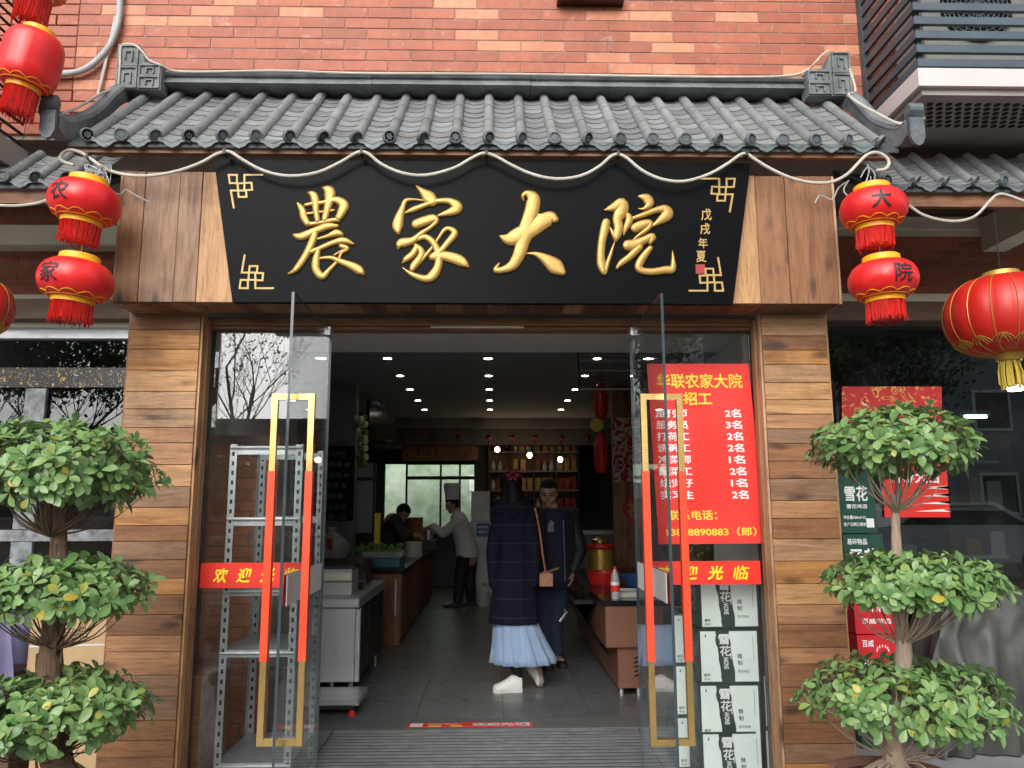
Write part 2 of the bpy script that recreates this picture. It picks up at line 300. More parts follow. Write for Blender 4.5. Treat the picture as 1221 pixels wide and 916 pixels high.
# ---------------------------------------------------------------- mesh helpers
class MB:
    def __init__(s): s.v = []; s.f = []; s.m = []; s.mi = 0
    def add(s, vs, fs, mi=None):
        o = len(s.v); s.v += [tuple(p) for p in vs]
        for f in fs: s.f.append(tuple(i+o for i in f)); s.m.append(s.mi if mi is None else mi)
        return s
    def box(s, x0, x1, y0, y1, z0, z1, mi=None, rot=None, c=None):
        vs = [Vector((x,y,z)) for z in (z0,z1) for y in (y0,y1) for x in (x0,x1)]
        if rot is not None:
            c = c or Vector(((x0+x1)/2,(y0+y1)/2,(z0+z1)/2)); R = rot.to_matrix() if isinstance(rot, Euler) else rot
            vs = [c + R@(v-c) for v in vs]
        return s.add(vs, [(0,2,3,1),(4,5,7,6),(0,1,5,4),(2,6,7,3),(0,4,6,2),(1,3,7,5)], mi)
    def slab(s, x0, x1, z0, z1, yf, yb, c=.002, mi=None):
        """board facing -y with chamfered front edges"""
        a = [(x0,yb,z0),(x1,yb,z0),(x1,yb,z1),(x0,yb,z1)]
        b = [(x0,yf+c,z0),(x1,yf+c,z0),(x1,yf+c,z1),(x0,yf+c,z1)]
        d = [(x0+c,yf,z0+c),(x1-c,yf,z0+c),(x1-c,yf,z1-c),(x0+c,yf,z1-c)]
        fs = [(3,2,1,0)]
        for i in range(4):
            j = (i+1)%4; fs += [(i,j,4+j,4+i),(4+i,4+j,8+j,8+i)]
        fs.append((8,9,10,11)); return s.add(a+b+d, fs, mi)
    def tube(s, path, r, seg=8, mi=None, cap=True, flat=None):
        path = [Vector(p) for p in path]; n = len(path)
        rs = r if isinstance(r, (list,tuple)) else [r]*n
        vs = []; up = None
        for i, p in enumerate(path):
            t = (path[min(i+1,n-1)] - path[max(i-1,0)])
            t = t.normalized() if t.length > 1e-9 else Vector((0,0,1))
            if up is None:
                up = Vector((0,0,1)) if abs(t.z) < .9 else Vector((1,0,0))
            a = t.cross(up).normalized(); b = a.cross(t).normalized(); up = b
            for k in range(seg):
                q = 2*PI*k/seg; vs.append(p + (a*math.cos(q) + b*math.sin(q)*(flat or 1))*rs[i])
        fs = [(i*seg+k, i*seg+(k+1)%seg, (i+1)*seg+(k+1)%seg, (i+1)*seg+k) for i in range(n-1) for k in range(seg)]
        if cap: fs += [tuple(range(seg-1,-1,-1)), tuple((n-1)*seg+k for k in range(seg))]
        return s.add(vs, fs, mi)
    def lathe(s, prof, c=(0,0,0), seg=24, mi=None, axis='z', mod=None):
        vs = []
        for (r, z) in prof:
            for k in range(seg):
                q = 2*PI*k/seg; rr = r*(mod(q) if mod else 1); x, y = rr*math.cos(q), rr*math.sin(q)
                p = (x,y,z) if axis == 'z' else ((x,z,y) if axis == 'y' else (z,x,y))
                vs.append((p[0]+c[0], p[1]+c[1], p[2]+c[2]))
        n = len(prof)
        fs = [(i*seg+k, i*seg+(k+1)%seg, (i+1)*seg+(k+1)%seg, (i+1)*seg+k) for i in range(n-1) for k in range(seg)]
        if prof[0][0] > 1e-6: fs.append(tuple(range(seg-1,-1,-1)))
        if prof[-1][0] > 1e-6: fs.append(tuple((n-1)*seg+k for k in range(seg)))
        return s.add(vs, fs, mi)
    def prism(s, poly, y0, y1, mi=None, fn=None):
        """polygon in x,z extruded along y"""
        n = len(poly); vs = [(x,y0,z) for x,z in poly] + [(x,y1,z) for x,z in poly]
        if fn: vs = [fn(*v) for v in vs]
        fs = [tuple(range(n)), tuple(range(2*n-1,n-1,-1))] + [(i,n+i,n+(i+1)%n,(i+1)%n) for i in range(n)]
        return s.add(vs, fs, mi)
    def ell(s, c, r, seg=14, rings=9, mi=None, rot=None):
        vs = []
        for i in range(rings+1):
            t = PI*i/rings
            for k in range(seg):
                q = 2*PI*k/seg; p = Vector((r[0]*math.sin(t)*math.cos(q), r[1]*math.sin(t)*math.sin(q), r[2]*math.cos(t)))
                if rot: p = rot.to_matrix() @ p
                vs.append(Vector(c)+p)
        fs = [(i*seg+k, (i+1)*seg+k, (i+1)*seg+(k+1)%seg, i*seg+(k+1)%seg) for i in range(rings) for k in range(seg)]
        return s.add(vs, fs, mi)
    def cap_(s, p0, r0, p1, r1, seg=12):
        p0, p1 = Vector(p0), Vector(p1); d = p1-p0; L = d.length
        if L < 1e-6: return s.ell(p0, (r0,)*3)
        dn = d/L; path, rs = [], []
        for t in (-1,-.85,-.5): path.append(p0+dn*r0*t); rs.append(max(.001,r0*math.sqrt(max(0,1-t*t))))
        for t in (0,.5,1): path.append(p0+d*t); rs.append(r0+(r1-r0)*t)
        for t in (.5,.85,1): path.append(p1+dn*r1*t); rs.append(max(.001,r1*math.sqrt(max(0,1-t*t))))
        return s.tube(path, rs, seg)
    def mesh(s, name, mats, smooth=False, shift=None):
        me = bpy.data.meshes.new(name)
        vs = s.v if shift is None else [(x-shift[0],y-shift[1],z-shift[2]) for x,y,z in s.v]
        me.from_pydata(vs, [], s.f)
        for m in (mats if isinstance(mats, (list,tuple)) else [mats]): me.materials.append(m)
        if any(s.m): me.polygons.foreach_set('material_index', s.m)
        if smooth: me.polygons.foreach_set('use_smooth', [True]*len(me.polygons))
        me.update(); return me
    def build(s, name, mats, parent=None, smooth=False, world=True, angle=None):
        """world coordinates unless world=False (then local to the parent)"""
        if parent is not None and world: sh = wloc(parent)
        elif parent is None and s.v and world:
            xs, ys, zs = zip(*s.v); sh = Vector(((min(xs)+max(xs))/2,(min(ys)+max(ys))/2,min(zs)))
        else: sh = Vector((0,0,0))
        me = s.mesh(name, mats, smooth, sh); o = bpy.data.objects.new(name, me); COL.objects.link(o)
        if smooth: fix_smooth(me, angle or 40)
        if parent is not None: o.parent = parent
        else: o.location = sh
        return o
def fix_smooth(me, deg):
    import bmesh
    bm = bmesh.new(); bm.from_mesh(me); bmesh.ops.recalc_face_normals(bm, faces=bm.faces)
    for e in bm.edges:
        if len(e.link_faces) == 2 and e.calc_face_angle(0) > math.radians(deg): e.smooth = False
    bm.to_mesh(me); bm.free()
def wloc(o):
    v = Vector((0,0,0))
    while o is not None: v = v + o.location; o = o.parent
    return v
def tag(o, label=None, cat=None, group=None, kind=None):
    if label: o['label'] = label
    if cat: o['category'] = cat
    if group: o['group'] = group
    if kind: o['kind'] = kind
    return o
def thing(name, loc, label, cat, group=None, rot=(0,0,0)):
    o = bpy.data.objects.new(name, None); COL.objects.link(o); o.location = loc; o.rotation_euler = rot; o.empty_display_size = .1
    return tag(o, label, cat, group)
def struct(o, label=None): o['kind'] = 'structure'; return o
def stuff(o): o['kind'] = 'stuff'; return o
def piece(name, me, parent, loc, rot=(0,0,0), sc_=None):
    o = bpy.data.objects.new(name, me); COL.objects.link(o)
    o.parent = parent; o.location = Vector(loc) - (wloc(parent) if parent else Vector((0,0,0))); o.rotation_euler = rot
    if sc_: o.scale = sc_
    return o
def copy_tree(o, parent=None, loc=None):
    c = o.copy(); COL.objects.link(c)
    if parent is not None: c.parent = parent
    if loc is not None: c.location = loc
    for ch in list(o.children): copy_tree(ch, c)
    return c
_tc, _cc = {}, {}
def raw_text(body, off=0.):
    c = bpy.data.curves.new('t', 'FONT'); c.body = body; c.resolution_u = 3; c.fill_mode = 'FRONT'; c.offset = off
    o = bpy.data.objects.new('t', c); me = bpy.data.meshes.new_from_object(o)
    r = ([(v.co.x, v.co.y) for v in me.vertices], [tuple(p.vertices) for p in me.polygons], sum(p.area for p in me.polygons))
    bpy.data.objects.remove(o); bpy.data.meshes.remove(me); bpy.data.curves.remove(c); return r
def char_glyph(ch, bold):
    """one character; heavier outlines sometimes fail to fill, so the heaviest one that fills completely is taken"""
    if (ch, bold) not in _cc:
        base = raw_text(ch); best = base
        if bold and base[1]:
            sl = sorted((raw_text(ch, d)[2]-base[2])/d for d in (.002,.004,.006))[1]; off = bold
            while off > .002:
                r = raw_text(ch, off)
                if abs(r[2]-(base[2]+sl*off)) < .03*(base[2]+sl*off): best = r; break
                off -= .003
        _cc[ch, bold] = (best[0], best[1], max([v[0] for v in base[0]] or [0]))
    return _cc[ch, bold]
def glyphs(body, bold=0.0):
    """flat outline mesh data of some writing, unit size, centred on its bounding box: verts, faces, width, height"""
    k = (body, bold)
    if k not in _tc:
        vs, fs = [], []
        for i, ch in enumerate(body):
            if ch == ' ': continue
            g = char_glyph(ch, bold); dx = (max(v[0] for v in raw_text(body[:i+1])[0]) - g[2]) if i else 0
            n = len(vs); vs += [(x+dx, y) for x, y in g[0]]; fs += [tuple(q+n for q in f) for f in g[1]]
        x0, x1 = min(v[0] for v in vs), max(v[0] for v in vs); y0, y1 = min(v[1] for v in vs), max(v[1] for v in vs)
        _tc[k] = ([(x-(x0+x1)/2, y-(y0+y1)/2) for x, y in vs], fs, x1-x0, y1-y0)
    return _tc[k]
def write(mb, body, cx, cy, size=None, width=None, height=None, fn=None, bold=0.0, rot=0, mi=None):
    """adds writing to mb; fn maps (x,y) in metres on the sign to a world point"""
    vs, fs, w_, h_ = glyphs(body, bold)
    sx = (width/w_) if width else ((height/h_) if height and not size else (size or 1)); sy = (height/h_) if height else sx
    if not width and height: sx = sy
    cr, sr = math.cos(rot), math.sin(rot); out = []
    for x, y in vs:
        x, y = x*sx, y*sy; out.append(fn(cx + x*cr - y*sr, cy + x*sr + y*cr))
    return mb.add(out, fs, mi)
def remesh(mb, voxel, it=4):
    me = mb.mesh('tmp', [M['skin']]); o = bpy.data.objects.new('tmp', me); COL.objects.link(o)
    r = o.modifiers.new('r', 'REMESH'); r.mode = 'VOXEL'; r.voxel_size = voxel
    s_ = o.modifiers.new('s', 'SMOOTH'); s_.iterations = it; s_.factor = .5
    bpy.context.view_layer.update()
    e = o.evaluated_get(bpy.context.evaluated_depsgraph_get()); m2 = bpy.data.meshes.new_from_object(e)
    out = MB(); out.add([v.co.copy() for v in m2.vertices], [tuple(p.vertices) for p in m2.polygons])
    bpy.data.objects.remove(o); bpy.data.meshes.remove(me); bpy.data.meshes.remove(m2)
    return out
def cr(pts, n=6):
    """catmull-rom through points of any dimension"""
    out = []; N = len(pts)
    for i in range(N-1):
        p0, p1, p2, p3 = pts[max(i-1,0)], pts[i], pts[i+1], pts[min(i+2,N-1)]
        for k in range(n):
            t = k/n; out.append(tuple(.5*((2*b)+(c-a)*t+(2*a-5*b+4*c-d)*t*t+(-a+3*b-3*c+d)*t**3) for a,b,c,d in zip(p0,p1,p2,p3)))
    out.append(tuple(pts[-1])); return out
# ================================================================ THE SETTING
G = 3.98                                   # glass front plane
XL0, XL1, XR0, XR1 = -1.84, -1.49, 1.385, 1.72   # timber pillars
HL, HR = -.855, .725                       # door hinges
ZD = 2.34                                  # underside of the door head
b = MB(); b.box(-60,60,-40,60,-.4,-.02); struct(b.build('ground', M['asphalt']))
b = MB(); b.box(-12,12,.8,5.19,-.02,0); struct(b.build('pavement', M['concrete']))
b = MB(); b.box(-12,XL0-.02,5.19,5.3,-.019,.001); b.box(XR1+.02,12,5.19,5.3,-.019,.001); struct(b.build('pavement_edge', M['concrete']))
# threshold
b = MB(); b.slab(-1.33,1.5,-.018,.006,5.19,5.44,.004); struct(b.build('granite_threshold', M['granite']))
# interior floor with tiles
fl = bpy.data.objects.new('interior_floor', None); COL.objects.link(fl); fl.location = (0,5.44,0); struct(fl)
b = MB(); b.box(-3.2,3.2,5.44,14,-.02,-.004); b.build('grout_bed', M['grout'], fl)
tm = MB(); tm.box(-.295,.295,-.2955,.2955,-.004,.001); tme = tm.mesh('floor_tile', M['floor_tile'])
for i in range(-5,5):
    for j in range(14): piece('floor_tile', tme, fl, (.07+.295+i*.594+(.0), 5.74+j*.594, random.uniform(0,.0006)))
# door mat: aluminium slats
mat_ = thing('entrance_mat', (-.05,4.6,0), 'grey ribbed aluminium entrance mat lying in front of the granite doorstep', 'mat')
b = MB(); b.box(-1.02,.93,3.1,5.17,.0005,.004); b.build('mat_base', M['rubber'], mat_)
sm = MB(); sm.box(-.965,.965,-.019,.019,.004,.0075)
for yy in (-.014,-.0045,.005,.0145): sm.box(-.965,.965,yy-.0022,yy+.0022,.0075,.0085)
sme = sm.mesh('mat_slat', M['alu'])
for i in range(34): piece('mat_slat', sme, mat_, (-.045, 5.142-i*.06, 0))
# welcome strip
def flatmap(x0, y0, z): return lambda x, y: Vector((x0+x, y0+y, z))
st = thing('welcome_sticker', (-.22,5.3,.006), 'red welcome strip with small white writing stuck on the granite doorstep', 'sticker')
b = MB(); b.box(-.56,.255,5.235,5.33,.0062,.0075); b.build('sticker_film', M['decal'], st)
write(MB(), '欢迎光临', .04, 5.282, width=.36, height=.065, fn=lambda x,y: Vector((x,y,.0085)), bold=.03).build('lettering', M['paper_white'], st)
write(MB(), '欢迎光临', -.33, 5.297, width=.2, height=.025, fn=lambda x,y: Vector((x,y,.0085)), bold=.02).build('small_lettering', M['paper_white'], st)
for q_ in ((-.54,-.46,5.245,5.318),(.19,.235,5.25,5.315)): MB().box(*q_,.0078,.0085).build('white_patch', M['paper_white'], st)
for q_ in ((-.42,-.34,5.245,5.268),(-.28,-.2,5.245,5.268)): MB().box(*q_,.0078,.0085).build('yellow_mark', M['decal_yellow'], st)

# ---------------------------------------------------------------- interior shell
b = MB(); b.box(-3.2,3.2,5.44,12.66,2.82,2.95); struct(b.build('ceiling', M['ceiling']))
b = MB(); b.box(-3.2,3.2,12.5,12.68,2.66,2.819); struct(b.build('ceiling_beam', M['wall_grey']))
b = MB(); b.box(-3.2,3.2,12.68,14,2.4,2.68); b.box(-3.3,-3.2,7.7,14,0,2.95); b.box(3.2,3.3,7.7,14,0,2.95)
for s_ in (-1,1): b.box(min(s_*2.16,s_*2.25),max(s_*2.16,s_*2.25),5.44,7.75,0,2.815); b.box(min(s_*2.25,s_*3.2),max(s_*2.25,s_*3.2),7.66,7.75,0,2.815)
b.box(-2.25,-1.35,5.31,5.43,0,2.6); b.box(1.56,2.25,5.31,5.43,0,2.6)
b.box(-3.3,-1.95,13.9,14,0,2.5); b.box(-.35,3.3,13.9,14,0,2.5); b.box(-1.95,-.35,13.9,14,0,1.0); b.box(-1.95,-.35,13.9,14,2.15,2.5)
struct(b.build('interior_wall', M['wall_dark']))
b = MB(); b.box(-3.2,3.2,5.3,5.44,2.61,2.95); b.box(-3.2,3.2,4.9,5.3,2.62,2.75); struct(b.build('shutter_lintel', M['dark_wood']))
b = MB(); b.box(-1.9,1.78,G+.06,5.0,2.42,2.52); struct(b.build('porch_ceiling', M['pale_wall']))
# side facing wall on the left with blackboard
b = MB(); b.box(-3.2,-1.6,8.9,9.1,0,2.82); struct(b.build('kitchen_partition', M['wall_grey']))
# ---------------------------------------------------------------- brickwork
BW, BH, BP, BPZ = .2575, .064, .2625, .069
def brick_mesh(w_, m, name='brick'):
    return MB().slab(-w_/2, w_/2, -BH/2, BH/2, 0, .03, .0035).mesh(name, m)
bm_full = brick_mesh(BW, M['brick']); bm_light = brick_mesh(BW, M['brick_light']); bm_dark = brick_mesh(BW, M['brick_dark']); bm_half = {}
def brick_wall(root, x0, x1, z0, z1, Y, light=.14, dark=False, inner=False, inst=True, mb=None, depth=.1, off=0):
    """courses of separate bricks standing 4 mm proud of the mortar"""
    if root is not None:
        b = MB(); b.box(x0, x1, Y+.004, Y+depth, z0, z1); b.build('mortar', M['mortar'], root)
    nz = int((z1-z0)/BPZ)
    for j in range(nz):
        z = z0 + BPZ*(j+.5); xs = x0 - (off + (j % 2)*BP/2) 
        i = 0
        while xs < x1-.02:
            a, c = max(xs, x0)+.002, min(xs+BW, x1)-.002
            if c-a > .02:
                dy = random.uniform(-.0012,.0012)
                if mb is not None: mb.slab(a, c, z-BH/2, z+BH/2, Y+dy, Y+.03, .003)
                else:
                    li = random.random() < light
                    if c-a > BW-.01 and not inner: me = bm_dark if dark else (bm_light if li else bm_full)
                    else:
                        k = (round(c-a,3), dark, li, inner)
                        if k not in bm_half: bm_half[k] = brick_mesh(c-a, M['brick_brightened'] if inner and not li else M['brick_dark'] if dark else (M['brick_light'] if li else M['brick']))
                        me = bm_half[k]
                    piece('brick', me, root, ((a+c)/2, Y+dy, z))
            xs += BP
UW = 4.22
t = thing('upper_brick_wall', (0,UW,3.8), 'upper storey wall of red bricks with scattered salmon ones above the tiled canopy', 'brick wall')
Z0 = 3.82
brick_wall(t, -2.46, 2.45, Z0, Z0+BPZ*12, UW, .15)
b = MB(); brick_wall(None, -2.46, 2.45, Z0+BPZ*12, Z0+BPZ*26, UW, mb=b)
brick_wall(None, -6, -2.46, Z0, Z0+BPZ*26, UW, mb=b); brick_wall(None, 2.45, 6, Z0, Z0+BPZ*26, UW, mb=b)
brick_wall(None, -6, 6, Z0-BPZ*4, Z0, UW, mb=b)
stuff(b.build('brick', M['brick'], t))
b = MB(); b.box(-6,6,UW+.02,UW+.2,Z0-.3,Z0+BPZ*12+.9); b.box(-6,6,UW+.2,5.6,Z0-.3,Z0-.1); b.build('concrete_slab', M['mortar'], t)
# window ledge just showing at the top edge
wz_ = P(700,-2,UW-.08).z
o = MB().box(P(665,2,UW-.08).x,P(745,2,UW-.08).x,UW-.08,UW-.002,wz_,wz_+.06).build('window_ledge', M['bottle_dark']); tag(o, 'dark red ledge on the brick wall at the very top, right of centre', 'ledge')
# recess walls behind the side eaves
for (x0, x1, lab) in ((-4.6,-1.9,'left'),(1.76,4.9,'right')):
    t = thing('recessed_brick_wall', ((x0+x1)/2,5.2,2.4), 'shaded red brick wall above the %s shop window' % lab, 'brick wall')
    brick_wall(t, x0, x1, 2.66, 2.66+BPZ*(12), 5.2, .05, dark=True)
# brick pier behind the left fixed pane
t = thing('brick_side_wall', (-1.6,4.85,0), 'red brick wall seen through the left fixed glass behind the metal rack', 'brick wall')
brick_wall(t, -1.9, -1.345, 0.0, BPZ*26.9, 4.85, .25, inner=True, depth=.45)
b = MB(); b.box(-1.86,-1.82,G+.05,4.85,0,2.42); b.box(1.5,1.54,G+.05,5.3,0,2.42); struct(b.build('porch_side_wall', M['pale_wall']))
# ---------------------------------------------------------------- timber pillars
def pillar(x0, x1, label, seed):
    rnd = random.Random(seed); t = thing('timber_pillar', ((x0+x1)/2,3.9,0), label, 'pillar')
    b = MB(); b.box(x0+.01,x1-.01,3.856,4.1,0,2.394); b.build('core', M['dark_wood'], t)
    z = 0
    while z < 2.39:
        h = rnd.choice([.088,.094,.1,.108,.075]); z1 = min(z+h, 2.392)
        if 2.392-z1 < .05: z1 = 2.392
        b = MB(); y = 3.84 + rnd.uniform(-.002,.002); cc = .0018
        b.slab(x0, x1, z+.0012, z1-.0012, y, 3.858, cc)
        b.build('plank', M['plank_h'], t); z = z1
    for (a, c, nm) in ((x0-.012,x0-.001,-1),(x1+.001,x1+.012,1)):
        b = MB(); b.box(a,c,3.85,3.899 if (nm > 0) == (x0 < 0) else 4.1,0,2.392); b.build('side_board', M['plank_v'], t)
pillar(XL0, XL1, 'left timber pillar clad in horizontal reclaimed planks beside the entrance', 3)
pillar(XR0, XR1, 'right timber pillar clad in horizontal planks between door and shop window', 8)
# ---------------------------------------------------------------- door surround
t = thing('door_surround', (0,G,0), 'brown wooden door surround with head beam around the glass entrance', 'door frame')
for x0, x1 in ((XL1+.001,XL1+.016),(XR0-.016,XR0-.001)): MB().box(x0,x1,3.958,3.979,0,2.33).build('seal', M['glass_edge'], t)
for x0, x1 in ((XL1+.001,XL1+.021),(XR0-.021,XR0-.001)): MB().slab(x0,x1,0,2.375,3.902,3.956,.003).build('inner_jamb', M['frame_wood_v'], t)
FX0, FX1 = XL1+.017, XR0-.017
MB().slab(FX0+.005,FX1-.005,ZD+.012,2.393,3.93,4.05,.004).build('head_beam', M['frame_wood_h'], t)
MB().slab(FX0+.005,FX1-.005,ZD-.008,ZD+.010,3.955,4.05,.003).build('head_strip', M['frame_wood_h'], t)
MB().slab(-.33,.16,ZD+.0,ZD+.011,3.948,3.954,.001).build('paper_strip', M['cream'], t)
# ---------------------------------------------------------------- sign box (fascia)
FB, FY, FX_0, FX_1, FT = 2.394, 3.64, -1.832, 1.708, 3.06
t = thing('timber_sign_box', (0,FY,FB), 'large reclaimed timber box under the tiled canopy carrying the black name board', 'sign box')
MB().box(FX_0+.01,FX_1-.01,FY+.018,3.84,FB+.012,FT).build('core', M['dark_wood'], t)
rnd = random.Random(5); x = FX_0
while x < FX_1-.001:
    w_ = rnd.choice([.13,.15,.17,.19,.11]); x1 = min(x+w_, FX_1)
    if FX_1-x1 < .06: x1 = FX_1
    MB().slab(x+.001, x1-.001, FB, FT, FY+rnd.uniform(-.002,.002), FY+.017, .002).build('plank', M['plank_v'], t)
    x = x1
x = FX_0
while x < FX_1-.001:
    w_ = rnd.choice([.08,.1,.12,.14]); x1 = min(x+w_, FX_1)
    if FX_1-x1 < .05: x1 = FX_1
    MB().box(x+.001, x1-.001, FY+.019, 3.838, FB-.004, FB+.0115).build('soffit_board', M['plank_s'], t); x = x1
for a, c in ((FX_0-.014,FX_0-.001),(FX_1+.001,FX_1+.014)): MB().box(a,c,FY+.002,3.88,FB,FT).build('end_board', M['plank_v'], t)
# ---------------------------------------------------------------- name board
PY = 3.60
c4 = [P(255,190,PY), P(895,195,PY), P(874,362.5,PY), P(277,360,PY)]
nb = thing('name_board', (0,PY,2.4), 'black lacquered name board with four large gold brush characters above the entrance', 'sign board')
b = MB(); b.prism([(p.x,p.z) for p in c4][::-1], PY, PY+.037); b.build('board', M['lacquer'], nb)
def strokes(origin, k, sets, name, depth=.016, mat='gold', smax=6):
    mb = MB()
    for st_ in sets:
        pts = cr([(float(a),float(c),float(w2)) for a,c,w2 in st_], smax); n = len(pts); vs = []; fs = []
        prof = [(-1,0),(-.97,.55),(-.82,.82),(-.4,.97),(0,1),(.4,.97),(.82,.82),(.97,.55),(1,0)]; m_ = len(prof)
        # rounded ends
        path = []
        for i, (x, y, w2) in enumerate(pts):
            a = Vector(pts[max(i-1,0)][:2]); c = Vector(pts[min(i+1,n-1)][:2]); d = (c-a)
            d = d.normalized() if d.length > 1e-6 else Vector((1,0)); path.append((Vector((x,y)), d, w2*.73))
        ext = [(path[0][0]-path[0][1]*path[0][2]*.8, path[0][1], path[0][2]*.25), (path[0][0]-path[0][1]*path[0][2]*.5, path[0][1], path[0][2]*.78)] + path + \
              [(path[-1][0]+path[-1][1]*path[-1][2]*.5, path[-1][1], path[-1][2]*.78), (path[-1][0]+path[-1][1]*path[-1][2]*.8, path[-1][1], path[-1][2]*.25)]
        for (p, d, r) in ext:
            nr = Vector((-d.y, d.x))
            for (s_, h) in prof:
                q = p + nr*(r*s_); wp = P(origin[0]+q.x/k, origin[1]+q.y/k, PY-.001)
                vs.append((wp.x, PY-.0005-h*min(depth, .35*depth+ r/k*.0032), wp.z))
        for i in range(len(ext)-1):
            for j in range(m_-1): fs.append((i*m_+j, i*m_+j+1, (i+1)*m_+j+1, (i+1)*m_+j))
        mb.add(vs, fs)
    o = mb.build(name, M[mat], nb, smooth=True, angle=70); return o
strokes((340,215), 7.33, [
 [(112,205,16),(150,262,42),(168,330,46),(200,385,40)],
 [(195,390,28),(300,376,24),(430,352,28),(472,358,22)],
 [(175,222,20),(250,208,26),(330,200,26),(400,182,34),(460,180,46),(515,220,62),(500,275,56),(468,335,42)],
 [(180,298,16),(300,283,16),(428,266,15)],
 [(198,110,8),(246,132,48),(268,190,50),(272,270,40),(288,365,32)],
 [(328,68,12),(385,98,70),(392,160,64),(372,250,46),(348,350,38)],
 [(80,482,20),(140,498,48),(250,452,44),(370,408,42),(460,404,22)],
 [(262,470,42),(236,550,48),(186,655,44),(112,765,38),(72,803,26),(28,820,9)],
 [(285,517,14),(380,492,26),(450,466,44),(500,478,26)],
 [(225,630,30),(300,602,30),(430,548,34),(515,532,42),(598,560,16)],
 [(295,610,26),(275,690,46),(272,780,50),(328,845,44),(390,785,28),(465,705,20),(495,640,20),(545,602,32),(485,578,26)],
 [(430,658,12),(500,622,18),(548,604,22)],
 [(300,686,15),(400,682,26),(480,712,34),(590,755,50),(650,790,54),(684,820,26)]], 'large_character')
strokes((460,215), 7.05, [
 [(258,52,10),(310,100,42),(360,145,78),(395,185,66)],
 [(330,176,12),(240,166,15),(170,178,28),(142,240,34),(112,330,58),(100,395,64),(108,448,26)],
 [(165,278,12),(230,252,32),(330,214,30),(430,182,30),(540,182,40),(600,232,68),(555,268,50),(440,302,14)],
 [(250,376,54),(320,350,56),(400,328,52),(425,352,32),(380,398,24),(300,452,30),(225,512,42),(130,535,56),(108,575,18)],
 [(250,512,20),(330,482,34),(400,530,40),(442,620,44),(442,720,48),(400,800,58),(340,832,44),(250,808,34),(185,772,18),(142,736,7)],
 [(265,560,34),(230,622,40),(172,668,34),(142,698,9)],
 [(250,548,24),(300,600,40),(290,655,42),(240,720,44),(218,762,28)],
 [(225,760,22),(320,655,24),(400,556,18),(440,496,18),(492,425,26),(535,412,28),(580,452,42),(520,532,38),(470,590,36),(400,648,48)],
 [(385,652,38),(480,640,56),(580,662,64),(645,692,58),(692,728,20)]], 'large_character')
strokes((580,220), 7.64, [
 [(340,152,8),(332,112,26),(370,88,42),(425,132,86),(418,220,92),(390,320,92),(366,420,108),(330,530,88),(298,640,80),(240,738,66),(155,780,44),(85,782,36),(118,718,9)],
 [(125,475,16),(200,502,78),(300,470,110),(400,418,104),(500,350,104),(585,312,88),(628,325,48)],
 [(430,272,10),(500,292,30),(560,305,50)],
 [(358,632,6),(450,640,30),(550,692,72),(635,756,98),(695,808,44)]], 'large_character')
strokes((705,220), 7.64, [
 [(122,236,12),(200,216,56),(275,182,78),(272,250,88),(238,320,64),(248,400,58),(232,470,54),(225,518,18)],
 [(168,392,9),(196,450,24),(222,516,20)],
 [(135,345,52),(124,400,58),(96,530,50),(86,650,50),(94,740,54),(120,815,26),(148,720,28),(188,600,18),(213,525,7)],
 [(328,278,30),(345,328,50),(312,408,34),(294,464,9)],
 [(378,314,24),(480,280,34),(600,236,40),(672,232,58),(690,280,76),(620,340,46),(552,384,14)],
 [(432,112,16),(500,132,60),(528,180,58),(482,224,24),(428,225,6)],
 [(392,405,58),(450,378,62),(528,358,46),(520,402,32),(440,462,24),(378,510,10)],
 [(325,558,68),(400,552,66),(480,512,50),(555,484,52),(532,540,22)],
 [(440,572,48),(350,662,44),(270,722,38),(232,766,18)],
 [(538,582,34),(480,655,48),(432,740,50),(452,785,44),(550,800,44),(680,782,50),(738,778,44),(744,690,24),(738,608,5)]], 'large_character')
def knot(px, py, sx, sy, k=5.9):
    mb = MB(); W_ = 10/k
    def ln(pts):
        for (a, c), (d, e) in zip(pts, pts[1:]):
            p, q = P(px+a/k*sx, py+c/k*sy, PY), P(px+d/k*sx, py+e/k*sy, PY)
            dx, dz = q.x-p.x, q.z-p.z; L = math.hypot(dx,dz); nx, nz = -dz/L*.0045, dx/L*.0045; ex, ez = dx/L*.0045, dz/L*.0045
            mb.prism([(p.x-ex+nx,p.z-ez+nz),(p.x-ex-nx,p.z-ez-nz),(q.x+ex-nx,q.z+ez-nz),(q.x+ex+nx,q.z+ez+nz)], PY-.0035-random.uniform(0,.0006), PY-.0002)
    ln([(0,0),(58,0),(58,58),(8,58),(0,0)])
    ln([(235,0),(110,0),(110,110),(15,110),(35,230)])
    ln([(62,60),(160,55),(165,105),(118,108)])
    ln([(62,66),(70,155),(125,155),(122,115)])
    mb.build('corner_knot', M['gold_flat'], nb)
knot(273,209,1,1); knot(876,213.5,-1,1); knot(286,344,1,-1); knot(862,347,-1,-1)
b = MB()
for k, (ch, uu, vv, sz) in enumerate((('戊',842,256,17),('戌',840.5,273,16),('年',838,290,15),('夏',836,306,16))):
    p = P(uu, vv, PY); write(b, ch, p.x, p.z, width=sz*.0031, height=sz*.0036, fn=lambda x,y: Vector((x,PY-.002,y)), bold=.015)
b.build('date_inscription', M['gold_flat'], nb)
p = P(835,321,PY); b = MB(); b.box(p.x-.023,p.x+.023,PY-.0015,PY-.0003,p.z-.024,p.z+.024); b.build('seal', M['seal_red'], nb)
b = MB(); write(b, '印', p.x, p.z, width=.034, height=.036, fn=lambda x,y: Vector((x,PY-.0022,y)), bold=.01); b.build('seal_mark', M['box_red'], nb)

